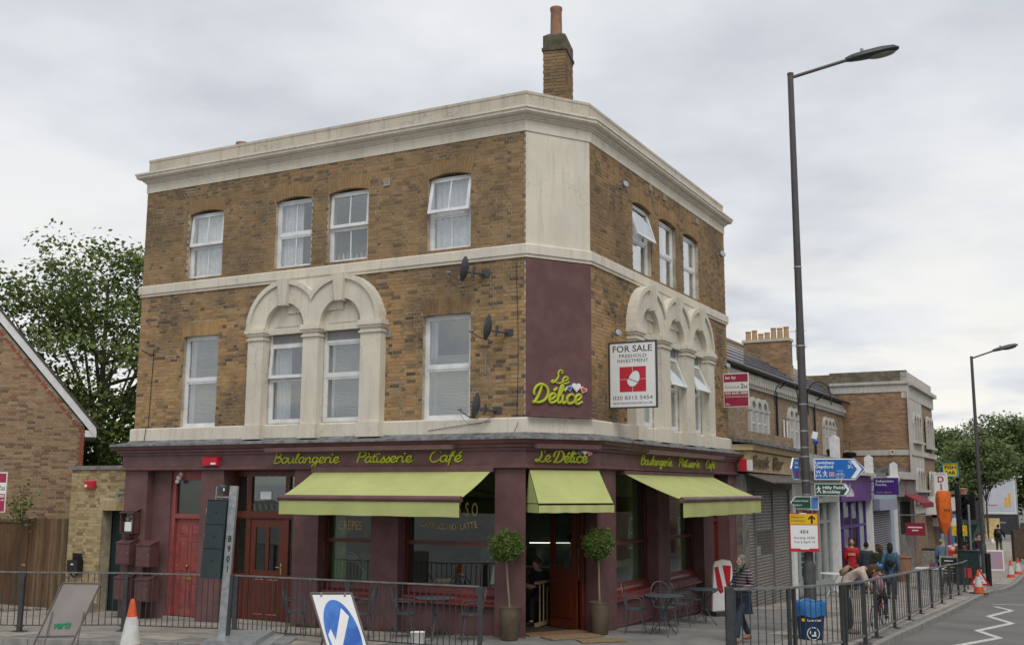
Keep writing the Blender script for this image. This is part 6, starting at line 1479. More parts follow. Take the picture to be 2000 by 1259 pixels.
# pavement sheet: big grid clipped to the building side of the kerb
kin = offs(kp, .14)
pav = MB(); vs = []; m = 14
for q in kin:
    # run inwards away from the road
    pass
nrm_in = offs(kp, 1.14)
for i, q in enumerate(kin):
    d = unit(nrm_in[i] - kin[i]); s_ = float((q - B2) @ dR); u_ = float((q - A2) @ (-dL))
    tgt = np.array([-14.0, 34.0]) if q[0] < -10 else None
    if s_ > 2: e = q - nR * (14 if s_ < 60 else 30)
    elif q[0] < -4: e = q + np.array([-.1, 1]) * 14
    else:
        k = (q[0] + 4) / 11; e = np.array([-4.4 + k * 1.0, 33.4 - 6 * k])
    for j in range(m + 1):
        t = (j / m) ** 1.5; p = q * (1 - t) + e * t; vs.append((p[0], p[1], ground(p[0], p[1]) - .004))
pav.add(vs, [(i * (m + 1) + j, i * (m + 1) + j + 1, (i + 1) * (m + 1) + j + 1, (i + 1) * (m + 1) + j) for i in range(len(kin) - 1) for j in range(m)])
o = part('pavement', pav, TARM); tagit(o, kind='structure')
bm = bmesh.new(); bm.from_mesh(o.data); bmesh.ops.recalc_face_normals(bm, faces=bm.faces)
if sum(f.normal.z for f in bm.faces) < 0: bmesh.ops.reverse_faces(bm, faces=bm.faces)
bm.to_mesh(o.data); bm.free()
PAVE = o
# kerb stones, one by one
seg = [0.0]
for i in range(1, len(kp)): seg.append(seg[-1] + float(np.linalg.norm(kp[i] - kp[i - 1])))
def kat(s):
    s = min(max(s, 0), seg[-1] - 1e-6); i = max(j for j in range(len(seg)) if seg[j] <= s); i = min(i, len(kp) - 2); t = (s - seg[i]) / (seg[i + 1] - seg[i]); return kp[i] * (1 - t) + kp[i + 1] * t, unit(kp[i + 1] - kp[i])
s = 8.0; kn = 0
while s < seg[-1] - 1 and kn < 140:
    (a, ta), (b, tb) = kat(s + .006), kat(s + .90 - .006); na, nb = np.array([-ta[1], ta[0]]), np.array([-tb[1], tb[0]])
    q = [a, b, b + nb * .15, a + na * .15]; e = .012
    q2 = [a + na * e, b + nb * e, b + nb * .15, a + na * .15]
    part('kerb_stone', MB().hexa([(p[0], p[1], ground(*p) - .2) for p in q] + [(p[0], p[1], ground(*p) + .006 + R_.uniform(-.002, .002)) for p in q2]), KERBM, PAVE, I4); s += .90; kn += 1
# paving slabs laid on the footway, one mesh each where they can be picked apart
def slabs(P0, dx, dy, nx, ny, w, l, ok, broken=True):
    out_ = []
    for j in range(ny):
        sh = (j % 2) * w / 2 if broken else 0
        for i in range(nx):
            a = P0 + dx * (i * w + sh) + dy * (j * l); g = .006
            q = [a + dx * g + dy * g, a + dx * (w - g) + dy * g, a + dx * (w - g) + dy * (l - g), a + dx * g + dy * (l - g)]
            c = a + dx * w / 2 + dy * l / 2
            if all(ok(p) for p in q): out_.append((q, c))
    return out_
def inroad(p, d=.16):
    i = min(range(len(kp)), key=lambda k: (kp[k][0] - p[0]) ** 2 + (kp[k][1] - p[1]) ** 2); i = min(max(i, 1), len(kp) - 2)
    t = unit(kp[i + 1] - kp[i - 1]); n = np.array([-t[1], t[0]]); return float((np.array(p) - kp[i]) @ n) < d
def so_(p): v = np.array(p) - B2; return float(v @ dR), float(v @ nR)
def lo_(p): v = np.array(p) - L2; return float(v @ dL), float(v @ nL)
def okL(p):
    u, o = lo_(p); return u < 8.7 and o > .14 and not inroad(p) and p[0] > -16 or (u < -.1 and o > -1.2 and not inroad(p) and p[0] > -13.5)
def okR(p):
    s, o = so_(p); 
    if s < 1.5: return o > 3.0 and s > -1.2 and not inroad(p)
    if s < 9: return o > 2.45 and not inroad(p)
    return o > .35 and s < 75 and not inroad(p)
SL = slabs(L2 - dL * 6.6 - nL * 1.5, dL, nL, 20, 12, .9, .6, okL) + slabs(B2 - dR * 1.5 + nR * .36, dR, nR, 84, 9, .9, .6, okR)
SL.sort(key=lambda q: np.hypot(*q[1]))
big, rest = SL[:300], SL[300:]
mbr = MB(); 
for k, (q, c) in enumerate(SL):
    dz = R_.uniform(0, .004) + .006
    pts = [(p[0], p[1], ground(*p) - .02) for p in q] + [(p[0], p[1], ground(*p) + dz) for p in q]
    # upward orientation check
    if k < 300: 
        mm = MB().hexa(pts if np.cross(q[1] - q[0], q[3] - q[0]) > 0 else [pts[0], pts[3], pts[2], pts[1], pts[4], pts[7], pts[6], pts[5]])
        part('paving_slab', mm, SLAB if R_.random() < .6 else SLAB2, PAVE, I4)
    else: mbr.hexa(pts if np.cross(q[1] - q[0], q[3] - q[0]) > 0 else [pts[0], pts[3], pts[2], pts[1], pts[4], pts[7], pts[6], pts[5]])
if mbr.f: part('paving', mbr, SLAB, PAVE, I4, kind='stuff')
# far open footway where the market stalls stand
# road markings: zigzag, broken line
zz_ = [(7.3, 19.9), (7.97, 20.76), (9.58, 22.86), (10.04, 24.72), (11.78, 27.0), (12.54, 29.64), (14.52, 32.36), (15.12, 34.7)]
def strip(pts, w, name, dz=.004):
    mb = MB()
    for i in range(len(pts) - 1):
        a, b = np.array(pts[i]), np.array(pts[i + 1]); t = unit(b - a); n = np.array([-t[1], t[0]]) * w / 2
        N_ = max(1, int(np.linalg.norm(b - a) / 1.0)); vs = []
        for k in range(N_ + 1):
            p = a + (b - a) * k / N_
            for q in (p - n, p + n): vs.append((q[0], q[1], ground(*q) - .12 + dz + .0004 * i))
        mb.add(vs, [(2 * k, 2 * k + 2, 2 * k + 3, 2 * k + 1) for k in range(N_)])
    return mb
zg = [(8.6, 19.6), (8.35, 20.9), (10.25, 23.1), (10.55, 24.85), (12.5, 27.4), (12.95, 29.75), (14.9, 32.6), (15.2, 34.4)]
tagit(part('road_marking', strip(zg, .17, 'z'), PAINTW), kind='structure')
tagit(part('road_marking', strip([(15.7, 35.7), (19.5, 35.9), (24, 36.1)], .16, 'z', .006), PAINTW), kind='structure')
tagit(part('road_marking', strip([RS(36, 6.6), RS(42, 6.5), RS(43, 7.4), RS(50, 7.3)], .14, 'z', .008), PAINTW), kind='structure')
PATCH = pm('newer asphalt patch', (.17, .155, .15), .92, (.14, .13, .125), 2, .4, 120)
pt = MB(); q = [RS(13, 7.0), RS(26, 7.3), RS(26, 14), RS(13, 14)]; pt.add([(x, y, ground(x, y) - .112) for x, y in q], [(0, 3, 2, 1)])
for nm, z, mat_ in (('manhole_cover', 0, GREY),):
    c = RS(34, 6.1); solo('manhole_cover', MB().lathe([(.45, 0), (.45, .012), (0, .012)], 20), SLAB2, 'pale round cover patch in the road by the far cones', 'manhole cover', T(c[0], c[1], ground(*c) - .122))
# doormats
for (u, v, w, l, a, lb_) in ((.75, .42, 1.1, .45, 0, 'worn ochre doormat on the threshold of the corner cafe'), (.95, 1.05, .82, .42, -12, 'second brown doormat lying on the pavement before the cafe door')):
    P = FC @ Vector((u, -v, 0)); solo('doormat', MB().box(-w / 2, w / 2, -l / 2, l / 2, 0, .018), pm('coir mat', (.27, .18, .10), .95, (.19, .125, .07), 12, .5, 120) if 'coir mat' not in MATS else MATS['coir mat'], lb_, 'doormat', T(P.x, P.y, ground(P.x, P.y) + .002) @ RZ(math.atan2(dC[1], dC[0]) + rad(a)), 'doormats')
# weeds at the wall foot
def weeds(path_, n, lab, h=.12):
    mb = MB()
    for i in range(n):
        t = R_.random(); k = min(int(t * (len(path_) - 1)), len(path_) - 2); f = t * (len(path_) - 1) - k; x = path_[k][0] * (1 - f) + path_[k + 1][0] * f + R_.gauss(0, .03); y = path_[k][1] * (1 - f) + path_[k + 1][1] * f + R_.gauss(0, .03)
        z = ground(x, y); a = R_.random() * 6.3; hh = R_.uniform(.2, 1) * h * (1 if math.sin(t * 40) > -.2 else .3); w = .008
        mb.add([(x, y, z), (x + w, y, z), (x + math.cos(a) * hh * .6, y + math.sin(a) * hh * .6, z + hh)], [(0, 1, 2), (2, 1, 0)])
    o = part('weeds', mb, MATS['weed green']); tagit(o, lab, 'weeds', kind='stuff')
weeds([LS(5.0, .18), LS(7.2, .18), LS(9.2, .2)], 900, 'low green weeds along the foot of the cafe wall'); weeds([RS(14.2, .5), RS(15.4, .5)], 260, 'weeds at the foot of the white pier', .25); weeds([(-12.6, 26.4), (-10.9, 26.6)], 500, 'weeds along the foot of the timber fence')

# ================================================================== RAILINGS
def railing(lab, posts, style='L', H=1.08, pitch=.115):
    t = thing('guard_rail', lab, 'railing', T(posts[0][0], posts[0][1], ground(*posts[0])), 'pedestrian guard rails')
    bars = {}
    me_bar = MB().tube([(0, 0, 0), (0, 0, 1)], .0085, 6).mesh('bar'); me_bar.materials.append(IRON)
    for i, (x, y) in enumerate(posts):
        z = ground(x, y)
        if style == 'L':
            p = part('post', MB().box(-.04, .04, -.04, .04, -.05, H - .01), IRON, t, T(x, y, z)); part('base_plate', MB().box(-.12, .12, -.10, .10, .0, .02), IRON, p, T(x, y, z))
            part('collar', MB().box(-.065, .065, -.03, .03, H - .09, H - .02).box(-.075, .075, -.03, .03, .10, .13), IRON, p, T(x, y, z))
    for i in range(len(posts) - 1):
        a, b = np.array(posts[i]), np.array(posts[i + 1]); za, zb = ground(*a), ground(*b); d = b - a; Ln = float(np.linalg.norm(d)); ang = math.atan2(d[1], d[0])
        if style == 'L':
            part('top_rail', MB().box(-.0, Ln, -.022, .022, H - .018, H + .006), IRON2, t, T(a[0], a[1], za) @ RZ(ang) @ RY(-math.atan2(zb - za, Ln)))
            part('bottom_rail', MB().box(.04, Ln - .04, -.018, .018, .115, .13), IRON, t, T(a[0], a[1], za) @ RZ(ang) @ RY(-math.atan2(zb - za, Ln)))
            n = int((Ln - .1) / pitch); zlo, zhi = .12, H - .01
            sp = [(.05 + (Ln - .1) * (k + .5) / n) for k in range(n)]
        else:
            e = .055; Mr = T(a[0], a[1], za) @ RZ(ang) @ RY(-math.atan2(zb - za, Ln))
            part('top_rail', MB().box(0, Ln, -.026, .026, H - .03, H + .008), IRON2, t, Mr); part('bottom_rail', MB().box(e, Ln - e, -.02, .02, .13, .165), IRON2, t, Mr)
            for u in (e, Ln - e):
                zz2 = za + (zb - za) * u / Ln
                part('post', MB().box(-.026, .026, -.026, .026, .0, H - .02), IRON, t, T(a[0] + d[0] * u / Ln, a[1] + d[1] * u / Ln, zz2) @ RZ(ang))
            part('clamp', MB().box(-e, e, -.012, .012, .55, .60), IRON, t, T(a[0], a[1], za) @ RZ(ang)); part('foot', MB().box(-.05, .05, -.03, .03, -.02, .12).box(-.13, .13, -.10, .10, .0, .018), IRON, t, T(a[0], a[1], za) @ RZ(ang))
            n = int((Ln - .3) / (pitch if i < 3 else .44)); zlo, zhi = .15, H - .02; sp = [e + (Ln - 2 * e) * (k + 1) / (n + 1) for k in range(n)]
        for u in sp:
            x, y = a + d * u / Ln; z = za + (zb - za) * u / Ln
            o = bpy.data.objects.new('bar', me_bar); C.objects.link(o); o.parent = t; o.matrix_basis = W[t].inverted() @ T(x, y, z + zlo) @ S3(1, 1, zhi - zlo)
    return t
pL = [(-12.6, 20.55), (-10.9, 20.55), (-9.22, 20.62), (-7.42, 21.05), (-5.15, 20.45), (-2.84, 19.0), (-.50, 17.68)]
railing('dark iron railing with thin bars running along the left pavement to the corner post', pL, 'L', 1.10)
pR = [(3.50, 17.45), (4.55, 17.75), (5.62, 18.5)] + [RS(s, o) for s, o in ((1.4, 4.70), (2.95, 4.62), (5.6, 4.54), (8.2, 4.46), (10.8, 4.36), (13.7, 4.27), (16.5, 4.2), (19.6, 4.1), (22.9, 4.0), (25.4, 3.95), (26.9, 3.93))]
railing('dark panelled railing with paired posts running up the right street kerb', pR, 'R', 1.10, .125)
part('end_post', MB().box(-.06, .06, -.06, .06, -.1, 1.13), IRON, [o for o in C.objects if o.name == 'guard_rail.001'][0], T(3.47, 17.42, ground(3.5, 17.4)))

# ================================================================== STREET LAMPS
POLE = pm('grey green pole paint', (.075, .078, .078), .5, (.055, .058, .058), 4, .05)
POLEU = pm('upper pole paint', (.085, .075, .077), .5)
def street_lamp(lab, x, y, H, top, arm_dir, arm, s=1.0, head=True, lean=0.0):
    q = s * .78
    z = ground(x, y); t = thing('street_lamp', lab, 'street lamp', T(x, y, z) @ RY(lean), 'tall street lamps')
    part('base_column', MB().tube([(0, 0, -.2), (0, 0, 1.30), (0, 0, 1.40)], [.125 * q, .125 * q, .09 * q], 16), POLE, t, smooth=True)
    part('column', MB().tube([(0, 0, 1.38), (0, 0, H * .5), (0, 0, H * .55), (0, 0, H)], [.088 * q, .084 * q, .078 * q, .064 * q], 16), POLEU, t, smooth=True)
    part('column_top', MB().tube([(0, 0, H - .02), (0, 0, H + .02)], .07 * q, 16), POLEU, t)
    Ma = W[t] @ T(0, 0, H - .08) @ RZ(arm_dir)
    part('arm', MB().tube([(0, 0, 0), (arm, 0, arm * .34)], .030 * s, 8), POLEU, t, Ma)
    Mh = Ma @ T(arm, 0, arm * .34) @ RY(rad(-14))
    hm = MB(); n = 14; L_ = .92 * s
    rows = [(-.02, .05, .05), (.08, .10, .075), (.3, .145, .095), (.6, .165, .10), (.82, .14, .08), (.92, .07, .04)]
    vs = []
    for (u, w, h) in rows:
        for k in range(n):
            a = 2 * math.pi * k / n; vs.append((u * s, w * s * math.cos(a), h * s * math.sin(a) * (1 if math.sin(a) > 0 else .55)))
    fs = [(i * n + k, (i + 1) * n + k, (i + 1) * n + (k + 1) % n, i * n + (k + 1) % n) for i in range(len(rows) - 1) for k in range(n)] + [tuple(range(n)), tuple((len(rows) - 1) * n + k for k in range(n - 1, -1, -1))]
    hm.add(vs, fs); hd = part('lamp_head', hm, DKGREY, t, Mh, smooth=True)
    bm = bmesh.new(); bm.from_mesh(hd.data); bmesh.ops.recalc_face_normals(bm, faces=bm.faces); bm.to_mesh(hd.data); bm.free()
    part('lens', MB().ball((.62 * s, 0, -.045 * s), .25 * s, .12 * s, .045 * s, 14, 8), pm('lamp lens', (.22, .24, .18), .25) if 'lamp lens' not in MATS else MATS['lamp lens'], hd, Mh, smooth=True)
    part('photocell', MB().tube([(.3 * s, 0, .09 * s), (.3 * s, 0, .14 * s)], .03 * s, 8), GALV, hd, Mh)
    return t
lx, ly = 5.80, 21.2
lamp1 = street_lamp('tall grey lamp post carrying direction signs behind the blue litter bin', lx, ly, 11.46 - ground(lx, ly), 0, rad(2), 1.22, 1.22)
l2x, l2y = 22.6, 52.0
lamp2 = street_lamp('distant lamp post beyond the end of the railing', l2x, l2y, 9.35 - ground(l2x, l2y), 0, rad(0), 1.1, 1.35)
# decorative hoops and fittings on the near post
FLMP = T(lx, ly, 0)
hoop = thing('lamp_hoop_bracket', 'pair of black curved hoop brackets on the near lamp post', 'bracket', FLMP @ T(0, 0, 5.0))
for sg__ in (-1, 1):
    pts = catmull([(sg__ * .10, 0, 4.35), (sg__ * .10, 0, 4.75), (sg__ * .18, 0, 4.95), (sg__ * .34, 0, 5.02), (sg__ * .50, 0, 4.92), (sg__ * .56, 0, 4.72), (sg__ * .56, 0, 4.55)], 5); part('hoop', MB().tube(pts, .012, 6), BLACK, hoop, FLMP, smooth=True)
for z in (7.33, 5.72, 4.55, 4.02, 3.70, 3.52, 3.05, 2.78, 2.48): part('band_clamp', MB().tube([(0, 0, z), (0, 0, z + .03)], .088 if z < 6 else .08, 14), GALV, lamp1, FLMP)
sc_ = thing('lamp_camera', 'small white and blue camera box on the near lamp post', 'camera', FLMP @ T(.17, -.05, 3.9)); part('camera_box', MB().box(-.05, .05, -.06, .06, -.02, .12), SIGNW, sc_, W[sc_] @ RY(rad(15))); part('camera_lens', MB().tube([(.02, -.05, -.07), (.02, -.08, -.1)], .05, 10), BLUEP, sc_)
# direction signs
def finger(name, lab, M, w, h, col, edge, arrow=1, d=.03):
    t = thing(name, lab, 'sign', M, 'direction signs on the near lamp post')
    k = h * .48
    def outl(g):
        return [(g, g), (w - k + g * .4, g), (w - g * 1.3, h / 2), (w - k + g * .4, h - g), (g, h - g)] if arrow > 0 else [(w - g, g), (k - g * .4, g), (g * 1.3, h / 2), (k - g * .4, h - g), (w - g, h - g)]
    part('sign_panel', MB().prism(outl(0), -d / 2, d / 2), edge, t); part('sign_face', MB().prism(outl(h * .045), -d / 2 - .003, -d / 2), col, t)
    return t
def chevron(t, w, h, M, y, mat=SIGNW):
    k = h * .42; c = h * .17
    part('chevron', MB().prism([(w - k - c * 1.6, h * .08), (w - k - c * .3, h * .08), (w - c * 1.0, h / 2), (w - k - c * .3, h * .92), (w - k - c * 1.6, h * .92), (w - c * 2.3, h / 2)], y - .002, y), mat, t, M)
def walker(t, x, z, h, M, y, mat=SIGNW):
    s = h
    g = MB().prism([(x + s * .05 * math.cos(a) + s * .27, z + s * .92 + s * .07 * math.sin(a)) for a in [i * .7854 for i in range(8)]], y - .002, y)
    for p in ([(.22, .82), (.36, .84), (.40, .45), (.24, .42)], [(.24, .46), (.38, .44), (.52, .22), (.60, .02), (.50, .0), (.42, .2), (.26, .4)], [(.24, .46), (.34, .42), (.26, .22), (.04, .02), (-.02, .08), (.16, .24)], [(.24, .8), (.26, .7), (.10, .6), (.06, .44), (.0, .46), (.03, .64)], [(.34, .8), (.46, .66), (.60, .60), (.58, .54), (.42, .58), (.34, .68)]):
        g.prism([(x + a * s, z + b * s) for a, b in p], y - .002 - .0003, y - .0003)
    part('walking_figure', g, mat, t, M)
Mb = T(5.91, 21.0, 3.08) @ RZ(rad(-9))
f1 = finger('finger_sign', 'blue Lewisham and Deptford arrow sign pointing right on the near lamp post', Mb, .97, .41, BLUEP, SIGNW)
chevron(f1, .97, .41, Mb, -.0185); Y_ = -.0185
textw('Lewisham', .35, .058, SIGNW, f1, Mb @ T(.03, Y_, .305), .001, bold=.02); textw('Deptford', .33, .058, SIGNW, f1, Mb @ T(.03, Y_, .225), .001, bold=.02)
textw('3', .025, .035, SIGNW, f1, Mb @ T(.655, Y_, .33), .001, bold=.02); textw('4', .03, .035, SIGNW, f1, Mb @ T(.685, Y_, .30), .001, bold=.02); textw('2', .045, .058, SIGNW, f1, Mb @ T(.635, Y_, .225), .001, bold=.02); textw('1', .012, .03, SIGNW, f1, Mb @ T(.69, Y_, .25), .001, bold=.02); textw('2', .025, .03, SIGNW, f1, Mb @ T(.705, Y_, .225), .001, bold=.02)
textw('W', .10, .07, SIGNW, f1, Mb @ T(.03, Y_, .115), .001, bold=.01); textw('M', .10, .05, SIGNW, f1, Mb @ T(.03, Y_, .05), .001)
walker(f1, .165, .05, .14, Mb, Y_)
part('route_panel', MB().box(.285, .375, Y_ - .002, Y_, .065, .145), SIGNW, f1, Mb); part('route_panel', MB().box(.292, .368, Y_ - .003, Y_ - .002, .072, .138), REDP, f1, Mb); textw('21', .05, .042, SIGNW, f1, Mb @ T(.305, Y_ - .0035, .085), .001, bold=.02)
bk = MB().ring((.435, Y_ - .002, .085), .030, .004, 16, 4).ring((.535, Y_ - .002, .085), .030, .004, 16, 4).tube([(.435, Y_ - .002, .085), (.46, Y_ - .002, .125), (.515, Y_ - .002, .125), (.485, Y_ - .002, .085), (.46, Y_ - .002, .125)], .004, 4).tube([(.535, Y_ - .002, .085), (.512, Y_ - .002, .14), (.53, Y_ - .002, .14)], .004, 4)
part('cycle_symbol', bk, SIGNW, f1, Mb); textw('LONDON', .12, .018, SIGNW, f1, Mb @ T(.425, Y_, .165), .001); textw('NETWORK', .13, .018, SIGNW, f1, Mb @ T(.42, Y_, .025), .001)
Mg = T(5.91, 21.0, 2.775) @ RZ(rad(-9))
f2 = finger('finger_sign', 'dark green Hilly Fields and Brockley arrow sign below the blue one', Mg, .70, .235, GREENP, SIGNW); chevron(f2, .70, .235, Mg, Y_)
walker(f2, .03, .045, .15, Mg, Y_); textw('Hilly Fields', .42, .055, SIGNW, f2, Mg @ T(.15, Y_, .13), .001, bold=.02); textw('Brockley', .33, .055, SIGNW, f2, Mg @ T(.15, Y_, .05), .001, bold=.02)
Ml = T(5.43, 20.88, 3.09) @ RZ(rad(52))
f3 = finger('finger_sign', 'blue arrow sign seen edge-on at the left of the near lamp post', T(5.36, 20.62, 3.08) @ RZ(rad(62)), .62, .42, BLUEP, SIGNW, -1)
textw('Catford', .3, .055, SIGNW, f3, W[f3] @ T(.24, Y_, .30), .001); textw('Station', .3, .055, SIGNW, f3, W[f3] @ T(.24, Y_, .22), .001); part('route_panel', MB().box(.3, .5, Y_ - .002, Y_, .06, .16), REDP, f3)
f4 = finger('finger_sign', 'small green arrow sign pointing left below the others', T(5.41, 20.95, 2.52) @ RZ(rad(8)), .42, .24, GREENP, SIGNW, -1)
textw('Lewisham Hospital', .30, .035, SIGNW, f4, W[f4] @ T(.06, Y_, .14), .001); textw('Eastern', .17, .035, SIGNW, f4, W[f4] @ T(.06, Y_, .06), .001)
f5 = thing('finger_sign', 'narrow pale blue sign plate behind the post above the bus notice', 'sign', T(5.83, 21.1, 2.50) @ RZ(rad(-6)), 'direction signs on the near lamp post'); part('sign_panel', MB().box(0, .17, -.015, .015, 0, .26), SIGNW, f5); part('sign_face', MB().box(.01, .155, -.018, -.015, .015, .245), pm('faded sign blue', (.08, .22, .52), .4), f5)
# bus notice
bn = thing('bus_notice', 'yellow, white and red bus diversion notice for route 484 on the lamp post', 'sign', T(5.40, 21.04, 1.705) @ RZ(rad(-3)))
w_, h_ = .555, .735
part('notice_panel', MB().box(0, w_, -.012, .012, 0, h_), REDP, bn); part('yellow_panel', MB().box(.015, w_ - .015, -.015, -.012, h_ - .215, h_ - .018), YELP, bn); part('white_panel', MB().box(.018, w_ - .018, -.015, -.012, .062, h_ - .23), SIGNW, bn)
K_ = W[bn]; textw('Buses on', .25, .045, INK, bn, K_ @ T(.04, -.0155, h_ - .095), .001); textw('Diversion', .26, .045, INK, bn, K_ @ T(.04, -.0155, h_ - .165), .001)
part('arrow', MB().prism([(.42, .555 - .02), (.45, .535), (.45, .64), (.49, .60), (.50, .635), (.43, .70), (.36, .635), (.37, .60), (.41, .64), (.41, .535)], -.0175, -.0155), INK, bn)
textw('484', .17, .07, INK, bn, K_ @ T(.19, -.0155, .345), .001); textw('Starting 10:00', .40, .042, INK, bn, K_ @ T(.075, -.0155, .245), .001); textw('Tue 2 April 13', .40, .042, INK, bn, K_ @ T(.075, -.0155, .165), .001)
part('clip', MB().box(.2, .36, -.02, .0, .045, .062).box(.2, .33, -.02, .0, h_ - .018, h_ + .003), SIGNW, bn)
# litter bin
bin_ = thing('litter_bin', 'navy litter bin with a blue liner bag bulging out of its top', 'litter bin', T(5.55, 20.35, ground(5.6, 20.4)) @ RZ(rad(-5)))
NAVY = pm('navy bin plastic', (.012, .05, .13), .45)
n = 20
bz = .70
part('bin_body', MB().lathe([(.22, 0), (.265, .58), (.27, .60)], 22), NAVY, bin_, smooth=True)
vs = []; lb2 = MB(); rows = [(.262, .46), (.285, .44), (.295, .55), (.30, .66), (.285, .70), (.24, .69), (.20, .5)]
nn_ = 36
for (r, z) in rows:
    for k in range(nn_):
        a = 2 * math.pi * k / nn_; vs.append((r * (1 + .025 * math.sin(a * 7 + z * 20)) * math.cos(a), r * (1 + .025 * math.sin(a * 9 + z * 14)) * math.sin(a), z + .02 * math.sin(a * 5)))
lb2.add(vs, [(i * nn_ + k, i * nn_ + (k + 1) % nn_, (i + 1) * nn_ + (k + 1) % nn_, (i + 1) * nn_ + k) for i in range(len(rows) - 1) for k in range(nn_)])
part('liner_bag', lb2, pm('blue liner film', (.04, .20, .48), .3, (.03, .16, .42), 9), bin_, smooth=True)
def wraptext(s, r, z, h, w, mat, par, a0=-90):
    n = len(s)
    for i, ch in enumerate(s):
        a = rad(a0 + (i - (n - 1) / 2) * math.degrees(w / n / r))
        me = text_mesh(ch, h / .69, .001, bold=h * .02, align='CENTER'); part('letter', me, mat, par, W[par] @ T(r * math.cos(a), r * math.sin(a), z) @ RZ(a + rad(90)) @ TXT)
wraptext('Lewisham', .272, .355, .045, .26, SIGNW, bin_, -84)
part('crest', MB().box(-.19, -.14, -.215, -.20, .35, .40), YELP, bin_)
em_ = MB()
for k in range(24):
    a, b = 2 * math.pi * k / 24, 2 * math.pi * (k + .85) / 24
    em_.prism([(r * math.cos(t), .14 + r * math.sin(t)) for t, r in ((a, .10), (a, .115), (b, .115), (b, .10))], -.262, -.255)
em_.prism([(-.045 + .02 * math.cos(i), .16 + .035 * math.sin(i)) for i in range(6)], -.262, -.255).prism([(.03 + .02 * math.cos(i), .15 + .03 * math.sin(i)) for i in range(6)], -.262, -.255).box(-.04, .06, -.262, -.255, .09, .12)
part('emblem', em_, SIGNW, bin_)
# ================================================================== PEOPLE
def skin_mesh(nodes, edges, root=0, sub=1, name='body'):
    me = bpy.data.meshes.new(name); me.from_pydata([n[0] for n in nodes], edges, [])
    o = bpy.data.objects.new('tmp', me); C.objects.link(o)
    o.modifiers.new('s', 'SKIN'); sv = me.skin_vertices[0].data
    for i, n in enumerate(nodes):
        r = n[1]; sv[i].radius = r if isinstance(r, tuple) else (r, r); sv[i].use_root = (i == root)
    ss = o.modifiers.new('u', 'SUBSURF'); ss.levels = sub; ss.render_levels = sub
    dg = bpy.context.evaluated_depsgraph_get(); dg.update(); out_ = bpy.data.meshes.new_from_object(o.evaluated_get(dg))
    bpy.data.objects.remove(o); bpy.data.meshes.remove(me); out_.name = name; return out_
def join_into(me, mb):
    bm = bmesh.new(); bm.from_mesh(me); t = mb.mesh('t'); bm.from_mesh(t); bm.to_mesh(me); bm.free(); bpy.data.meshes.remove(t); return me
def cm(name, c, rough=.85, c2=None, scale=8):
    return MATS[name] if name in MATS else pm(name, c, rough, c2 or tuple(x * .7 for x in c), scale, .15, 60)
STRIPE = None
def stripemat(name, c1, c2, pitch, frac=.35):
    m, nt, N, K, p = base_nodes(name); p.inputs['Roughness'].default_value = .9
    t = N.new('ShaderNodeTexCoord'); s = N.new('ShaderNodeSeparateXYZ'); K.new(t.outputs['Object'], s.inputs[0])
    a = N.new('ShaderNodeMath'); a.operation = 'DIVIDE'; a.inputs[1].default_value = pitch; K.new(s.outputs[2], a.inputs[0])
    f = N.new('ShaderNodeMath'); f.operation = 'FRACT'; K.new(a.outputs[0], f.inputs[0]); l = N.new('ShaderNodeMath'); l.operation = 'LESS_THAN'; l.inputs[1].default_value = frac; K.new(f.outputs[0], l.inputs[0])
    x = N.new('ShaderNodeMix'); x.data_type = 'RGBA'; K.new(l.outputs[0], x.inputs[0]); x.inputs[6].default_value = (*c1, 1); x.inputs[7].default_value = (*c2, 1); K.new(x.outputs[2], p.inputs['Base Color']); MATS[name] = m; return m
SKINM = pm('skin', (.46, .27, .19), .55, (.40, .22, .15), 6)
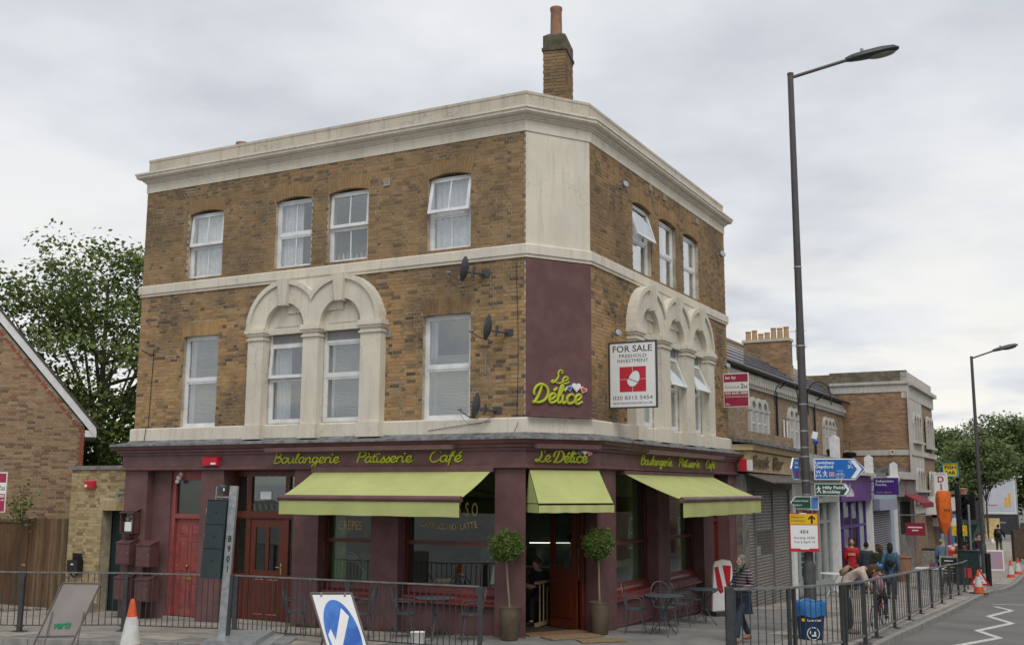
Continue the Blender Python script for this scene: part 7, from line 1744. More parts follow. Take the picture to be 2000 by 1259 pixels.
def person(lab, M, H, top, legs, hair, shoe, J=None, head_turn=0, head_tilt=0, long_hair=False, sleeve=1.0, coat=0, skirt=None, bulk=1.0, hood=False, bald=False, group=None, skinm=None):
    """M: feet on the ground, the figure looks along local -y"""
    s = H / 1.70; t = thing('person', lab, 'person', M, group); skm = skinm or SKINM
    P = dict(pel=(0, 0, .93), spi=(0, .01, 1.12), che=(0, .015, 1.30), nek=(0, .02, 1.44), hed=(0, .0, 1.585),
             sl=(.175, .02, 1.375), el=(.22, .05, 1.10), wl=(.21, -.04, .86), sr=(-.175, .02, 1.375), er=(-.22, .05, 1.10), wr=(-.21, -.04, .86),
             hl=(.085, 0, .90), kl=(.095, -.02, .49), al=(.095, .03, .09), hr=(-.085, 0, .90), kr=(-.095, -.02, .49), ar=(-.095, .03, .09))
    P.update(J or {})
    P = {k: Vector(v) * s for k, v in P.items()}; b = bulk * s
    keys = ['pel', 'spi', 'che', 'nek', 'sl', 'el', 'wl', 'sr', 'er', 'wr', 'hl', 'kl', 'al', 'hr', 'kr', 'ar']
    rr = dict(pel=.115, spi=.10, che=.12, nek=.052, sl=.055, el=.040, wl=.028, sr=.055, er=.040, wr=.028, hl=.082, kl=.055, al=.038, hr=.082, kr=.055, ar=.038)
    ix = {k: i for i, k in enumerate(keys)}
    E_ = [('pel', 'spi'), ('spi', 'che'), ('che', 'nek'), ('che', 'sl'), ('sl', 'el'), ('el', 'wl'), ('che', 'sr'), ('sr', 'er'), ('er', 'wr'), ('pel', 'hl'), ('hl', 'kl'), ('kl', 'al'), ('pel', 'hr'), ('hr', 'kr'), ('kr', 'ar')]
    nodes = [(tuple(P[k]), rr[k] * s) for k in keys]; ed = [(ix[a], ix[c]) for a, c in E_]
    nodes.append((tuple(P['nek'].lerp(P['hed'], .45)), .055 * s)); ed.append((ix['nek'], len(nodes) - 1))
    for k, a in (('wl', 'el'), ('wr', 'er')):
        d = (P[k] - P[a]).normalized(); nodes.append((tuple(P[k] + d * .05 * s), (.036 * s, .020 * s))); ed.append((ix[k], len(nodes) - 1))
        nodes.append((tuple(P[k] + d * .09 * s), (.038 * s, .018 * s))); ed.append((len(nodes) - 2, len(nodes) - 1))
    for k in ('al', 'ar'): nodes.append((tuple(P[k] + Vector((0, -.12, -.045)) * s), (.04 * s, .028 * s))); ed.append((ix[k], len(nodes) - 1))
    body = skin_mesh(nodes, ed, 0, 1)
    hM = T(*P['hed']) @ RZ(rad(head_turn)) @ RX(rad(head_tilt))
    hb = MB(); hb.X = hM
    hb.ball((0, .005 * s, .02 * s), .074 * s, .094 * s, .105 * s, 16, 12); hb.ball((0, -.022 * s, -.045 * s), .054 * s, .066 * s, .062 * s, 12, 8)
    hb.hexa([(-.014 * s, -.085 * s, -.02 * s), (.014 * s, -.085 * s, -.02 * s), (.012 * s, -.07 * s, -.015 * s), (-.012 * s, -.07 * s, -.015 * s), (-.005 * s, -.088 * s, .03 * s), (.005 * s, -.088 * s, .03 * s), (.005 * s, -.07 * s, .03 * s), (-.005 * s, -.07 * s, .03 * s)][0:4] + [(-.006 * s, -.092 * s, .03 * s), (.006 * s, -.092 * s, .03 * s), (.006 * s, -.07 * s, .03 * s), (-.006 * s, -.07 * s, .03 * s)])
    hb.add([(-.018 * s, -.086 * s, -.018 * s), (.018 * s, -.086 * s, -.018 * s), (0, -.112 * s, -.014 * s), (0, -.09 * s, .028 * s)], [(0, 1, 2), (0, 2, 3), (2, 1, 3), (1, 0, 3)])
    for q in (-1, 1): hb.ball((q * .076 * s, .01 * s, -.002 * s), .012 * s, .02 * s, .028 * s, 8, 6)
    hb.X = None
    for k, a, sg in (('wl', 'el', 1), ('wr', 'er', -1)):     # fingers and thumb, slightly curled
        d = (P[k] - P[a]).normalized(); side = Vector((0, 1, 0)).cross(d); side = (side if side.length > .1 else Vector((1, 0, 0))).normalized(); nrm = d.cross(side)
        pc = P[k] + d * .10 * s
        for i, ln in enumerate((.062, .074, .070, .055)):
            o = side * (-.027 + .018 * i) * s; hb.tube([pc + o - d * .02 * s, pc + o + d * ln * .5 * s, pc + o + d * ln * .85 * s + nrm * .014 * s, pc + o + d * ln * s + nrm * .03 * s], [.0095 * s, .009 * s, .008 * s, .006 * s], 6)
        hb.tube([P[k] + d * .03 * s - side * .025 * s, P[k] + d * .075 * s - side * .052 * s, P[k] + d * .11 * s - side * .05 * s + nrm * .01 * s], [.012 * s, .010 * s, .008 * s], 6)
    join_into(body, hb); part('body', body, skm, t, smooth=True)
    ey = MB(); ey.X = hM
    for q in (-1, 1): ey.ball((q * .030 * s, -.079 * s, .018 * s), .011 * s, .010 * s, .007 * s, 8, 5)
    part('eyes', ey, INK, t, smooth=True); mo = MB(); mo.X = hM; mo.ball((0, -.083 * s, -.050 * s), .020 * s, .008 * s, .006 * s, 8, 5); part('mouth', mo, cm('lips', (.35, .12, .10)), t, smooth=True)
    tk = ['pel', 'spi', 'che', 'sl', 'el', 'wl', 'sr', 'er', 'wr']; tr_ = dict(pel=.135, spi=.125, che=.15, sl=.075, el=.058, wl=.045, sr=.075, er=.058, wr=.045); ti = {k: i for i, k in enumerate(tk)}
    nd = [(tuple(P[k]), (tr_[k] * b * (1.12 if k in ('che', 'spi', 'pel') else 1), tr_[k] * b * (.82 if k in ('che', 'spi') else 1))) for k in tk]
    if sleeve < 1:
        for k, a in (('wl', 'el'), ('wr', 'er')): nd[ti[k]] = (tuple(P[a].lerp(P[k], sleeve)), nd[ti[k]][1])
    eg = [(ti[a], ti[c]) for a, c in E_ if a in ti and c in ti]
    nd.append((tuple(P['che'].lerp(P['nek'], .75)), .075 * s)); eg.append((ti['che'], len(nd) - 1))
    hem = P['pel'] + Vector((0, 0, -.10 - coat)) * s; nd.append((tuple(hem), (.155 * b, .14 * b))); eg.append((ti['pel'], len(nd) - 1))
    part('top', skin_mesh(nd, eg, 0, 1, 'top'), top, t, smooth=True)
    lk = ['pel', 'hl', 'kl', 'al', 'hr', 'kr', 'ar']; lr = dict(pel=.12, hl=.098, kl=.072, al=.060, hr=.098, kr=.072, ar=.060); li = {k: i for i, k in enumerate(lk)}
    part('trousers', skin_mesh([(tuple(P[k]), lr[k] * (b * .5 + s * .5)) for k in lk], [(li[a], li[c]) for a, c in E_ if a in li and c in li], 0, 1, 'trousers'), legs, t, smooth=True)
    for k in ('al', 'ar'): 
        q = P[k]; part('shoe', MB().ball((q.x, q.y - .055 * s, q.z - .045 * s), .048 * s, .135 * s, .048 * s, 12, 8), shoe, t, smooth=True)
    if skirt: part('skirt', MB().lathe([(.17 * b, -.02), (.20 * b, -.35 * s), (.22 * b, -.38 * s)], 18, tuple(P['pel'] + Vector((0, 0, .02)))), skirt, t, smooth=True)
    if not bald:
        hh = MB(); hh.X = hM; hh.ball((0, .018 * s, .038 * s), .084 * s, .098 * s, .102 * s, 16, 10)
        if long_hair: hh.tube(catmull([(0, .05 * s, .05 * s), (0, .085 * s, -.08 * s), (0, .07 * s, -.22 * s)], 4), [.07 * s, .08 * s, .082 * s, .08 * s, .075 * s, .07 * s, .06 * s, .045 * s, .02 * s], 10); hh.ball((-.05 * s, .03 * s, -.05 * s), .038 * s, .06 * s, .11 * s); hh.ball((.05 * s, .03 * s, -.05 * s), .038 * s, .06 * s, .11 * s)
        part('hair', hh, hair, t, smooth=True)
    return t, P, s
DEN = cm('dark denim', (.035, .055, .085)); BLK = cm('black cloth', (.018, .018, .02)); TANS = cm('tan leather shoe', (.36, .16, .07), .5)
GRYH = cm('grey hair', (.17, .16, .155)); BRNH = cm('brown hair', (.085, .045, .025)); DKH = cm('dark hair', (.02, .018, .018)); BLH = cm('sandy hair', (.40, .26, .12))
STR = stripemat('striped knit', (.035, .03, .045), (.30, .22, .24), .052)
# grey haired woman in the striped tunic, walking left
Mw = gM(4.10, 19.40, rad(-58))
tw, Pw, sw_ = person('grey haired woman in a striped jumper and green scarf holding a camera bag', Mw, 1.50, STR, DEN, GRYH, TANS,
    J=dict(wl=(.14, -.16, 1.06), el=(.25, .05, 1.12), er=(-.25, .03, 1.10), wr=(-.22, -.10, .86), kl=(.09, -.20, .50), al=(.09, -.26, .10), kr=(-.09, .04, .48), ar=(-.09, .24, .13)), head_turn=-12, long_hair=True, coat=.16, skirt=cm('navy tunic hem', (.012, .016, .035)))
part('scarf', MB().ring((0, -.01, 0), .075, .035, 18, 8, 'z').tube([(0, -.08, 0), (.02, -.12, -.12)], [.04, .03], 8), cm('green scarf', (.09, .15, .08)), tw, W[tw] @ T(*(Pw['nek'])) @ T(0, 0, .02), smooth=True)
part('bag_strap', MB().tube(catmull([(.12, -.02, 1.36), (.02, -.17, 1.15), (-.12, -.20, .98), (-.2, -.12, .92)], 4), .012, 6), BLK, tw); bgo = thing('shoulder_bag', 'black camera bag hanging at the striped woman\'s hip', 'bag', Mw @ T(.13, -.27, .80)); part('bag_body', MB().box(-.09, .09, -.06, .06, 0, .2), BLK, bgo); part('bag_flap', MB().box(-.095, .095, -.068, .0, .11, .21), cm('bag flap', (.03, .035, .04)), bgo)
def along(s, o, a): x, y = RS(s, o); return gM(x, y, AR + rad(a))
# the group walking up the street (their backs to the viewer): facing +street = local -y turned by 180
RJ = cm('red postal jacket', (.55, .015, .02), .6)
x, y = 12.95, 41.0
p1, P1, _ = person('bald man in a bright red jacket with his back turned by the purple shop', gM(12.72, 40.6, rad(160)), 1.84, RJ, DEN, GRYH, BLK, bulk=1.25, bald=True, coat=.05)
part('back_print', MB().box(-.13, .13, .165, .18, 1.26, 1.36), cm('faded crest print', (.6, .35, .25)), p1)
p2, P2, _ = person('dark haired man in a dark grey suit jacket right of the red jacket', gM(12.42, 38.0, rad(150)), 1.76, cm('charcoal jacket', (.045, .055, .07)), BLK, DKH, BLK, bulk=1.2, coat=.06)
p3, P3, _ = person('long brown haired woman in a dark green coat looking right', gM(12.15, 36.0, rad(150)), 1.72, cm('dark green coat', (.03, .045, .03)), BLK, BRNH, BLK, head_turn=70, long_hair=True)
p4, P4, _ = person('dark haired woman in a denim blue coat wearing a teal rucksack', gM(12.2, 35.0, rad(160)), 1.76, cm('denim coat', (.10, .17, .30)), DEN, DKH, BLK, long_hair=True, bulk=1.15, coat=.35)
def rucksack(lab, M, c1, c2, k=1.0):
    r = thing('rucksack', lab, 'rucksack', M); part('bag_body', MB().ball((0, 0, 0), .15 * k, .09 * k, .22 * k, 14, 10), c1, r, smooth=True); part('front_pocket', MB().ball((0, .07 * k, -.07 * k), .11 * k, .05 * k, .11 * k, 12, 8), c2, r, smooth=True)
    for q in (-1, 1): part('strap', MB().tube([(q * .08 * k, -.02, .2 * k), (q * .1 * k, -.16 * k, .24 * k), (q * .12 * k, -.2 * k, .0)], .014 * k, 6), c2, r)
    return r
rucksack('teal rucksack on the back of the woman in the denim coat', W[p4] @ T(0, .23, 1.22), cm('teal nylon', (.03, .10, .12)), BLK)
# bending mother and child with bike
Mm = gM(6.75, 21.75, rad(72))
p5, P5, _ = person('woman in a cream cardigan bending down over a child behind the railing', Mm, 1.66, cm('cream cardigan', (.62, .52, .43)), cm('dark green leggings', (.02, .04, .035)), BRNH, cm('tan boots', (.30, .20, .11)),
    J=dict(pel=(0, .10, .95), spi=(0, .02, 1.12), che=(0, -.20, 1.27), nek=(0, -.36, 1.30), hed=(0, -.48, 1.26), sl=(.17, -.24, 1.26), el=(.22, -.32, 1.02), wl=(.10, -.46, .90), sr=(-.17, -.24, 1.26), er=(-.22, -.32, 1.02), wr=(-.10, -.46, .90), hl=(.085, .10, .90), hr=(-.085, .10, .90), kl=(.09, .04, .48), kr=(-.09, .08, .48)), head_tilt=48, long_hair=True, coat=.22, bulk=1.1)
rucksack('sandy canvas rucksack on the bending woman\'s back', Mm @ T(0, .09, 1.22) @ RX(rad(43)), cm('sand canvas', (.33, .25, .16)), cm('sand canvas strap', (.25, .18, .11)), .62)
Mk = gM(*RS(6.0, 4.2), rad(145))
p6, P6, _ = person('small child in a blue cycle helmet sitting on a bicycle', Mk @ T(0, 0, .10), 1.20, cm('grey child coat', (.08, .09, .10)), DEN, BRNH, BLK, J=dict(kl=(.11, -.22, .62), al=(.11, -.15, .22), kr=(-.11, -.22, .55), ar=(-.11, -.10, .16), wl=(.2, -.36, 1.02), el=(.24, -.12, 1.12), wr=(-.2, -.36, 1.02), er=(-.24, -.12, 1.12)))
hlm = thing('cycle_helmet', 'blue and green patterned cycle helmet on the child', 'helmet', W[p6] @ T(*P6['hed']) @ T(0, 0, .02)); part('shell', MB().ball((0, .01, .03), .085, .10, .08, 16, 10), pm('helmet blue', (.02, .16, .50), .3, (.15, .45, .12), 30, thr=(.58, .6)), hlm, smooth=True); part('vent', MB().box(-.05, -.03, -.08, .08, .085, .11).box(.03, .05, -.08, .08, .085, .11), BLK, hlm)
rucksack('large pink and grey rucksack on the child\'s back', W[p6] @ T(0, .20, .78), cm('dusty pink nylon', (.40, .20, .25)), cm('grey nylon', (.13, .12, .14)), .98)
def bicycle(lab, M, k=1.0, col=BLACK):
    b = thing('bicycle', lab, 'bicycle', M, 'bicycles by the railing'); R = .33 * k; L = 1.02 * k
    tb = lambda n, pts, r, m: part(n, MB().tube([tuple(c * k for c in p) for p in pts], r * k, 7), m, b, smooth=True)
    for yy in (0, 1.02):
        w = part('wheel', MB().ring((0, yy * k, R), R - .015 * k, .016 * k, 28, 6, 'x'), BLACK, b, smooth=True); part('rim', MB().ring((0, yy * k, R), R - .04 * k, .008 * k, 28, 4, 'x'), GALV, w, W[b])
        sp = MB()
        for i in range(14): a = 2 * math.pi * i / 14; sp.tube([(0, yy * k, R), (0, yy * k + math.cos(a) * (R - .04 * k), R + math.sin(a) * (R - .04 * k))], .0018, 3)
        part('spokes', sp, GALV, w, W[b]); part('hub', MB().tube([(-.05 * k, yy * k, R), (.05 * k, yy * k, R)], .02 * k, 8), GALV, w, W[b])
    tb('frame', [(0, 0, .33), (0, .38, .30), (0, .28, .78), (0, .05, .34)], .014, col); tb('down_tube', [(0, .38, .30), (0, .85, .72)], .017, col); tb('top_tube', [(0, .30, .72), (0, .84, .80)], .014, col); tb('fork', [(0, .83, .88), (0, .90, .62), (0, 1.02, .33)], .013, col)
    tb('seat_post', [(0, .28, .75), (0, .26, .86)], .013, GALV); part('saddle', MB().ball((0, .25 * k, .89 * k), .065 * k, .14 * k, .03 * k), BLACK, b, smooth=True)
    tb('handlebar', [(-.28, .76, .98), (-.1, .82, .95), (.1, .82, .95), (.28, .76, .98)], .012, BLACK); part('crank', MB().ring((.04 * k, .38 * k, .30 * k), .08 * k, .006, 18, 4, 'x').box(.05 * k, .07 * k, .28 * k, .48 * k, .29 * k, .31 * k), GALV, b)
    part('mudguard', MB().ring((0, 0, R), R + .015 * k, .006, 20, 4, 'x'), BLACK, b) if False else None
    return b
bicycle("child's small dark bicycle behind the railing under the child", Mk @ T(0, .55, 0) @ RZ(rad(180)) , .72, cm('red bike paint', (.35, .03, .03), .4))
bx, by = RS(22.2, 3.62); bicycle('black bicycle with upright handlebars leaning on the far railing', gM(bx, by, AR - rad(4)) @ RY(rad(7)), 1.05)
bx, by = RS(20.6, 3.70); bicycle('dark bicycle parked nearer along the same railing', gM(bx, by, AR + rad(4)) @ RY(rad(7)), .98, cm('maroon bike paint', (.12, .02, .03), .4))
# farther people
p7, P7, _ = person('sandy haired woman in a pale denim jacket and plum trousers walking away', gM(18.75, 47.4, rad(165)), 1.72, cm('pale denim', (.17, .27, .42)), cm('plum trousers', (.07, .015, .035)), BLH, BLK, J=dict(kl=(.09, -.10, .5), ar=(-.09, .15, .12)), bulk=1.1)
hb7 = thing('shopping_bag', 'bright yellow and purple shopping bag hanging beside plum trousers', 'bag', gM(18.3, 47.3)); part('bag_body', MB().hexa([(-.14, -.05, .3), (.14, -.05, .3), (.14, .05, .3), (-.14, .05, .3), (-.12, -.03, .72), (.12, -.03, .72), (.12, .03, .72), (-.12, .03, .72)]), pm('bag print', (.65, .08, .03), .5, (.2, .1, .45), 6, thr=(.48, .52)), hb7); part('strap', MB().tube([(-.06, 0, .72), (0, 0, .85), (.06, 0, .72)], .008, 5), BLK, hb7)
p8, P8, _ = person('long brown haired woman in a brick red top behind the black signal pole', gM(20.1, 48.6, rad(170)), 1.70, cm('brick red top', (.26, .05, .035)), DEN, BRNH, BLK, long_hair=True)
p9, P9, _ = person('person in a dark top and light blue jeans half hidden by the far lamp post', gM(23.9, 55.6, rad(20)), 1.72, cm('dark maroon top', (.05, .02, .03)), cm('light jeans', (.25, .35, .45)), DKH, BLK)
p10, P10, _ = person('man in a black jacket and camouflage trousers walking away up the street', gM(31.9, 71.0, rad(160)), 1.78, BLK, pm('camouflage cloth', (.13, .13, .07), .9, (.06, .06, .035), 14), DKH, BLK, J=dict(kl=(.1, -.14, .5), al=(.12, -.14, .1), ar=(-.1, .2, .14), er=(-.30, .02, 1.12), wr=(-.36, -.08, .92)), bulk=1.3)
rucksack('small grey rucksack on the man in camouflage trousers', W[p10] @ T(0, .22, 1.25), cm('grey pack', (.07, .075, .08)), BLK, .9)
wb = thing('carrier_bag', 'white carrier bag in the hand of the man in camouflage trousers', 'bag', gM(31.35, 70.7)); part('bag_body', MB().ball((0, 0, .68), .13, .1, .2), SIGNW, wb, smooth=True)
# cafe customers
sx, sy = .60, 21.95
person('seated man in black inside the cafe doorway looking down at the table', T(sx, sy, .24 - .02) @ RZ(rad(-40)), 1.75, BLK, BLK, BRNH, BLK, J=dict(pel=(0, 0, .52), spi=(0, -.01, .72), che=(0, -.05, .90), nek=(0, -.08, 1.03), hed=(0, -.13, 1.14), sl=(.18, -.06, .97), el=(.22, -.12, .72), wl=(.10, -.33, .74), sr=(-.18, -.06, .97), er=(-.22, -.12, .72), wr=(-.08, -.33, .74), hl=(.09, -.02, .50), kl=(.10, -.42, .50), al=(.10, -.40, .10), hr=(-.09, -.02, .50), kr=(-.10, -.42, .50), ar=(-.10, -.40, .10)), head_tilt=25)
st = thing('cafe_chair', 'dark chair under the seated man inside the cafe', 'chair', T(sx, sy, .24) @ RZ(rad(-40))); part('seat', MB().box(-.2, .2, -.2, .2, .38, .42), BLK, st)
for a, b in ((-.18, -.18), (.18, -.18), (-.18, .18), (.18, .18)): part('leg', MB().tube([(a, b, 0), (a, b, .4)], .015, 6), BLK, st)
sx, sy = LS(9.9, -2.6); person('person in a pale top standing at the counter inside the cafe', T(sx, sy, .24) @ RZ(rad(60)), 1.72, cm('pale top', (.50, .48, .46)), BLK, DKH, BLK, J=dict(el=(.26, -.14, 1.12), wl=(.2, -.4, 1.12)))

# ================================================================== CAFE TABLES, CHAIRS, POTTED TREES
def bistro_table(lab, x, y, a=0, R=.37, H=.72, first=None):
    M = gM(x, y, a)
    if first: return dup(first, M, lab)
    t = thing('bistro_table', lab, 'table', M, 'metal bistro tables')
    part('table_top', MB().lathe([(0, H - .02), (R - .02, H - .018), (R, H - .008), (R, H), (0, H + .002)], 30), TABLEM, t, smooth=True)
    for k in range(3):
        an = 2 * math.pi * k / 3 + .4; c, s_ = math.cos(an), math.sin(an)
        pr = [(.30, H - .03), (.16, H - .10), (.05, H - .25), (.04, H - .40), (.10, .22), (.22, .08), (.27, .03), (.29, .012)]
        part('leg', MB().tube(catmull([(r * c, r * s_, z) for r, z in pr], 4), .012, 7), TABLEM, t, smooth=True)
        part('foot', MB().lathe([(.022, 0), (.022, .012), (.0, .014)], 10, (.29 * c, .29 * s_, 0)), TABLEM, t)
    part('ring', MB().ring((0, 0, .30), .075, .008, 20, 5, 'z').ring((0, 0, H - .3), .045, .008, 20, 5, 'z'), TABLEM, t)
    return t
def bistro_chair(lab, x, y, a, first=None):
    M = gM(x, y, a)
    if first: return dup(first, M, lab)
    t = thing('bistro_chair', lab, 'chair', M, 'metal bistro chairs')
    part('seat', MB().lathe([(0, .44), (.17, .438), (.20, .445), (.20, .455), (.0, .46)], 24), TABLEM, t, smooth=True)
    for x0, y0 in ((-.15, -.13), (.15, -.13), (-.14, .15), (.14, .15)):
        part('leg', MB().tube(catmull([(x0 * .9, y0 * .9, .44), (x0 * 1.1, y0 * 1.1, .2), (x0 * 1.3, y0 * 1.35, .0)], 3), .009, 6), TABLEM, t, smooth=True)
    part('back_frame', MB().tube(catmull([(-.15, .16, .44), (-.175, .2, .60), (-.19, .23, .76), (-.12, .255, .88), (0, .265, .92), (.12, .255, .88), (.19, .23, .76), (.175, .2, .60), (.15, .16, .44)], 4), .010, 7), TABLEM, t, smooth=True)
    sc2 = MB()
    for q in (-1, 1):
        sc2.tube(catmull([(q * .02, .17, .46), (q * .11, .21, .60), (q * .10, .24, .76), (q * .04, .25, .80), (q * .03, .245, .74), (q * .07, .24, .72)], 4), .006, 5)
    part('back_scroll', sc2, TABLEM, t, smooth=True); part('back_rail', MB().tube([(-.16, .18, .55), (.16, .18, .55)], .006, 5), TABLEM, t)
    for q in (-1, 1): part('arm', MB().tube(catmull([(q * .19, .22, .68), (q * .23, .05, .67), (q * .22, -.12, .64), (q * .19, -.12, .45)], 4), .009, 6), TABLEM, t, smooth=True)
    return t
KIDS.clear()
T0 = bistro_table('round metal table behind the railing between two chairs under the espresso window', -1.38, 19.98)
bistro_table('round metal table mostly hidden behind the blue arrow sign', -3.2, 20.25, .5, first=T0)
bistro_table('round metal table nearer the corner on the right street', 2.86, 20.45, .2, R=.37, first=T0)
bistro_table('round metal table farther along the right street by the oval pavement sign', 4.12, 23.3, .9, first=T0)
C0 = bistro_chair('metal chair left of the table under the espresso window', -1.92, 20.0, rad(85))
for lb_, x, y, a in (('metal chair right of the table beside the railing end post', -.72, 19.62, -80), ('metal chair against the pilaster left of the crepes window', -3.98, 20.35, 95), ('metal chair right of the blue arrow sign', -2.72, 19.95, -95),
                     ('metal chair nearest the corner with its back to the pilaster', 2.35, 20.65, 78), ('metal chair behind the near table on the right street', 2.98, 21.25, 15), ('metal chair between the two right street tables', 3.42, 22.55, 120), ('metal chair beside the far table close to the window', 4.0, 24.15, 20)):
    bistro_chair(lb_, x, y, rad(a), first=C0)
for o in list(C.objects):
    pass
POTM = pm('brown resin planter', (.135, .10, .065), .55, (.10, .075, .05), 5, .15, 40)
LEAF3 = leafmat('bay leaf', (.05, .09, .025), (.12, .19, .04), (.27, .34, .10))
def topiary(lab, x, y, lean, seed):
    rng = np.random.default_rng(seed); t = thing('topiary_tree', lab, 'potted plant', gM(x, y), 'clipped trees beside the corner door')
    part('planter', MB().lathe([(.13, 0), (.145, .02), (.195, .50), (.20, .56), (.21, .565), (.21, .585), (.185, .585), (.18, .53), (0, .53)], 26), POTM, t, smooth=True)
    part('soil', MB().lathe([(.18, .54), (0, .545)], 18), cm('potting soil', (.03, .02, .015)), t)
    top = Vector((lean, 0, 1.52)); part('trunk', MB().tube(catmull([(0, 0, .5), (lean * .2 - .01, 0, .8), (lean * .7, .01, 1.1), tuple(top)], 4), .017, 8), pm('smooth pale stem', (.24, .21, .13), .8) if 'smooth pale stem' not in MATS else MATS['smooth pale stem'], t, smooth=True)
    n = 3600; d = rng.normal(size=(n, 3)); d /= np.linalg.norm(d, axis=1)[:, None]; lump = 1 + .13 * np.sin(d[:, 0] * 7 + seed) * np.sin(d[:, 2] * 6) + .07 * rng.normal(size=n) + .25 * (rng.random(n) < .03)
    r = .285 * lump * rng.uniform(.35, 1.0, n) ** .33; c = d * r[:, None] + np.array([lean, 0, 1.63]); c[:, 2] = np.maximum(c[:, 2], 1.40 + rng.uniform(-.04, .04, n))
    part('crown', leaves_mesh('crown', c, d * .3 + rng.normal(size=(n, 3)) * .8, .045, rng, LEAF3, asp=.20), LEAF3, t)
topiary('clipped ball tree in a brown planter left of the corner door', -.02, 19.62, -.07, 31)
topiary('clipped ball tree in a brown planter right of the corner door', 1.66, 20.42, -.02, 32)
bk_ = thing('plastic_tub', 'white ribbed plastic tub on the pavement behind the railing bars', 'tub', gM(-1.62, 19.15)); part('tub_body', MB().lathe([(.10, 0), (.13, .2), (.14, .21), (.12, .2), (.1, .02)], 18), SIGNW, bk_, smooth=True)
wt_ = thing('cafe_table', 'small white garden table outside the pale green cafe front', 'table', gM(*RS(17.6, .75)))
part('table_top', MB().lathe([(.42, .72), (.42, .74), (0, .745)], 22), WHITE, wt_)
for i in range(4): a_ = i * 1.5708 + .5; part('leg', MB().tube([(.32 * math.cos(a_), .32 * math.sin(a_), 0), (-.25 * math.cos(a_), -.25 * math.sin(a_), .72)], .012, 5), WHITE, wt_)
# leaf shaped promotional board
il = thing('pavement_sign', 'white and red oval pavement sign beside the red side door', 'sign', gM(5.02, 25.9, AR + rad(62)))
pf = [(-.36, .12), (.36, .12), (.30, 1.15), (.25, 1.24), (.0, 1.28), (-.25, 1.24), (-.30, 1.15)]
part('sign_panel', MB().prism(pf, -.02, .02), SIGNW, il); part('base', MB().box(-.42, .42, -.2, .2, 0, .12), DKGREY, il); part('red_stroke', MB().prism([(-.28, 1.12), (-.16, 1.14), (-.04, .72), (.0, .55), (-.10, .50), (-.20, .62)], -.024, -.02).prism([(-.02, 1.16), (.26, 1.14), (.20, .62), (.12, .58)], -.024, -.02), REDP, il); part('red_square', MB().box(.20, .32, -.024, -.02, .22, .36), REDP, il); part('top_rim', MB().tube([(p[0], 0, p[1]) for p in pf[2:]], .02, 6), BEIGE, il)

# ================================================================== STREET THINGS LEFT FOREGROUND
def cone(lab, x, y, H=.75, a=0, z=None, dirty=False):
    M = T(x, y, ground(x, y) - .12 if z is None else z) @ RZ(a); t = thing('traffic_cone', lab, 'traffic cone', M, 'orange and white traffic cones'); k = H / .75
    ORG = cm('cone orange', (.75, .11, .03), .5); REF = cm('cone white sleeve', (.66, .66, .64), .45, (.55, .54, .50))
    R_at = lambda z: .15 * k * (1 - z / (H * 1.06)) + .018
    part('base', MB().box(-.22 * k, .22 * k, -.22 * k, .22 * k, 0, .035), cm('black rubber', (.03, .028, .028), .8) if not dirty else cm('black rubber', (.03, .028, .028), .8), t)
    z1, z2 = .30 * H, .72 * H
    part('cone_body', MB().lathe([(R_at(.03) + .01, .035), (R_at(z1), z1)], 22).lathe([(R_at(z2), z2), (R_at(H * .96), H * .96), (.022, H), (0, H)], 22), ORG, t, smooth=True)
    part('sleeve', MB().lathe([(R_at(z1) + .003, z1), (R_at(z2) + .003, z2)], 22), REF, t, smooth=True); return t
cone('tall traffic cone with a long white sleeve cut off by the bottom edge at left', -6.08, 17.6, 1.0, .2)
c_ = [(17.25, 40.3, .86, 'cone standing at the end of the right railing'), (22.6, 49.3, .9, 'nearest cone in the row on the far kerb'), (24.0, 51.6, .9, 'second cone in the row, half behind the first'), (25.9, 54.6, .95, 'third cone in the row on the far kerb'), (28.2, 59.5, .9, 'fourth cone in the row farther up the kerb'), (30.6, 63.5, .95, 'fifth cone in the far row by the triangular sign'), (32.2, 65.5, .95, 'last cone of the far row at the right edge')]
for i, (x, y, h, l_) in enumerate(c_): cone('orange and white ' + l_, x, y, h, i * .4, z=ground(x, y) if i == 0 else None)
# blank sign frame with green lettering on its back
vf = thing('roadworks_board', 'leaning grey sign board seen from behind with green verts lettering', 'sign', T(-7.86, 17.95, .12) @ RZ(rad(-6)))
sh_x = .36
P_ = lambda u, v: (u + sh_x * v, -.0 + .22 * v, .05 + v * 1.13)
def bar(n, a, b, r, mat=DKGREY): part(n, MB().tube([P_(*a), P_(*b)], r, 6), mat, vf)
pnl = MB(); q = [P_(.03, .28), P_(.65, .30), P_(.67, 1.0), P_(.05, 1.0)]; pnl.add(q + [(x, y + .004, z) for x, y, z in q], [(0, 1, 2, 3), (7, 6, 5, 4), (0, 4, 5, 1), (1, 5, 6, 2), (2, 6, 7, 3), (3, 7, 4, 0)])
part('board_panel', pnl, pm('dull back of sign', (.30, .26, .245), .5, (.26, .23, .22), 3), vf)
for a, b in (((0, -.35), (.03, 1.02)), ((.64, -.35), (.69, 1.02)), ((.03, 1.02), (.69, 1.02)), ((.02, .27), (.66, .29))): bar('frame_bar', a, b, .016, pm('tarnished steel', (.15, .13, .12), .5) if 'tarnished steel' not in MATS else MATS['tarnished steel'])
part('rear_leg', MB().tube([P_(.08, .62), (.33, -.35, -.35)], .014, 6), MATS['tarnished steel'], vf); part('rear_leg', MB().tube([P_(.62, .62), (.92, -.35, -.2)], .014, 6), MATS['tarnished steel'], vf)
GRN = pm('green print', (.01, .25, .11), .5)
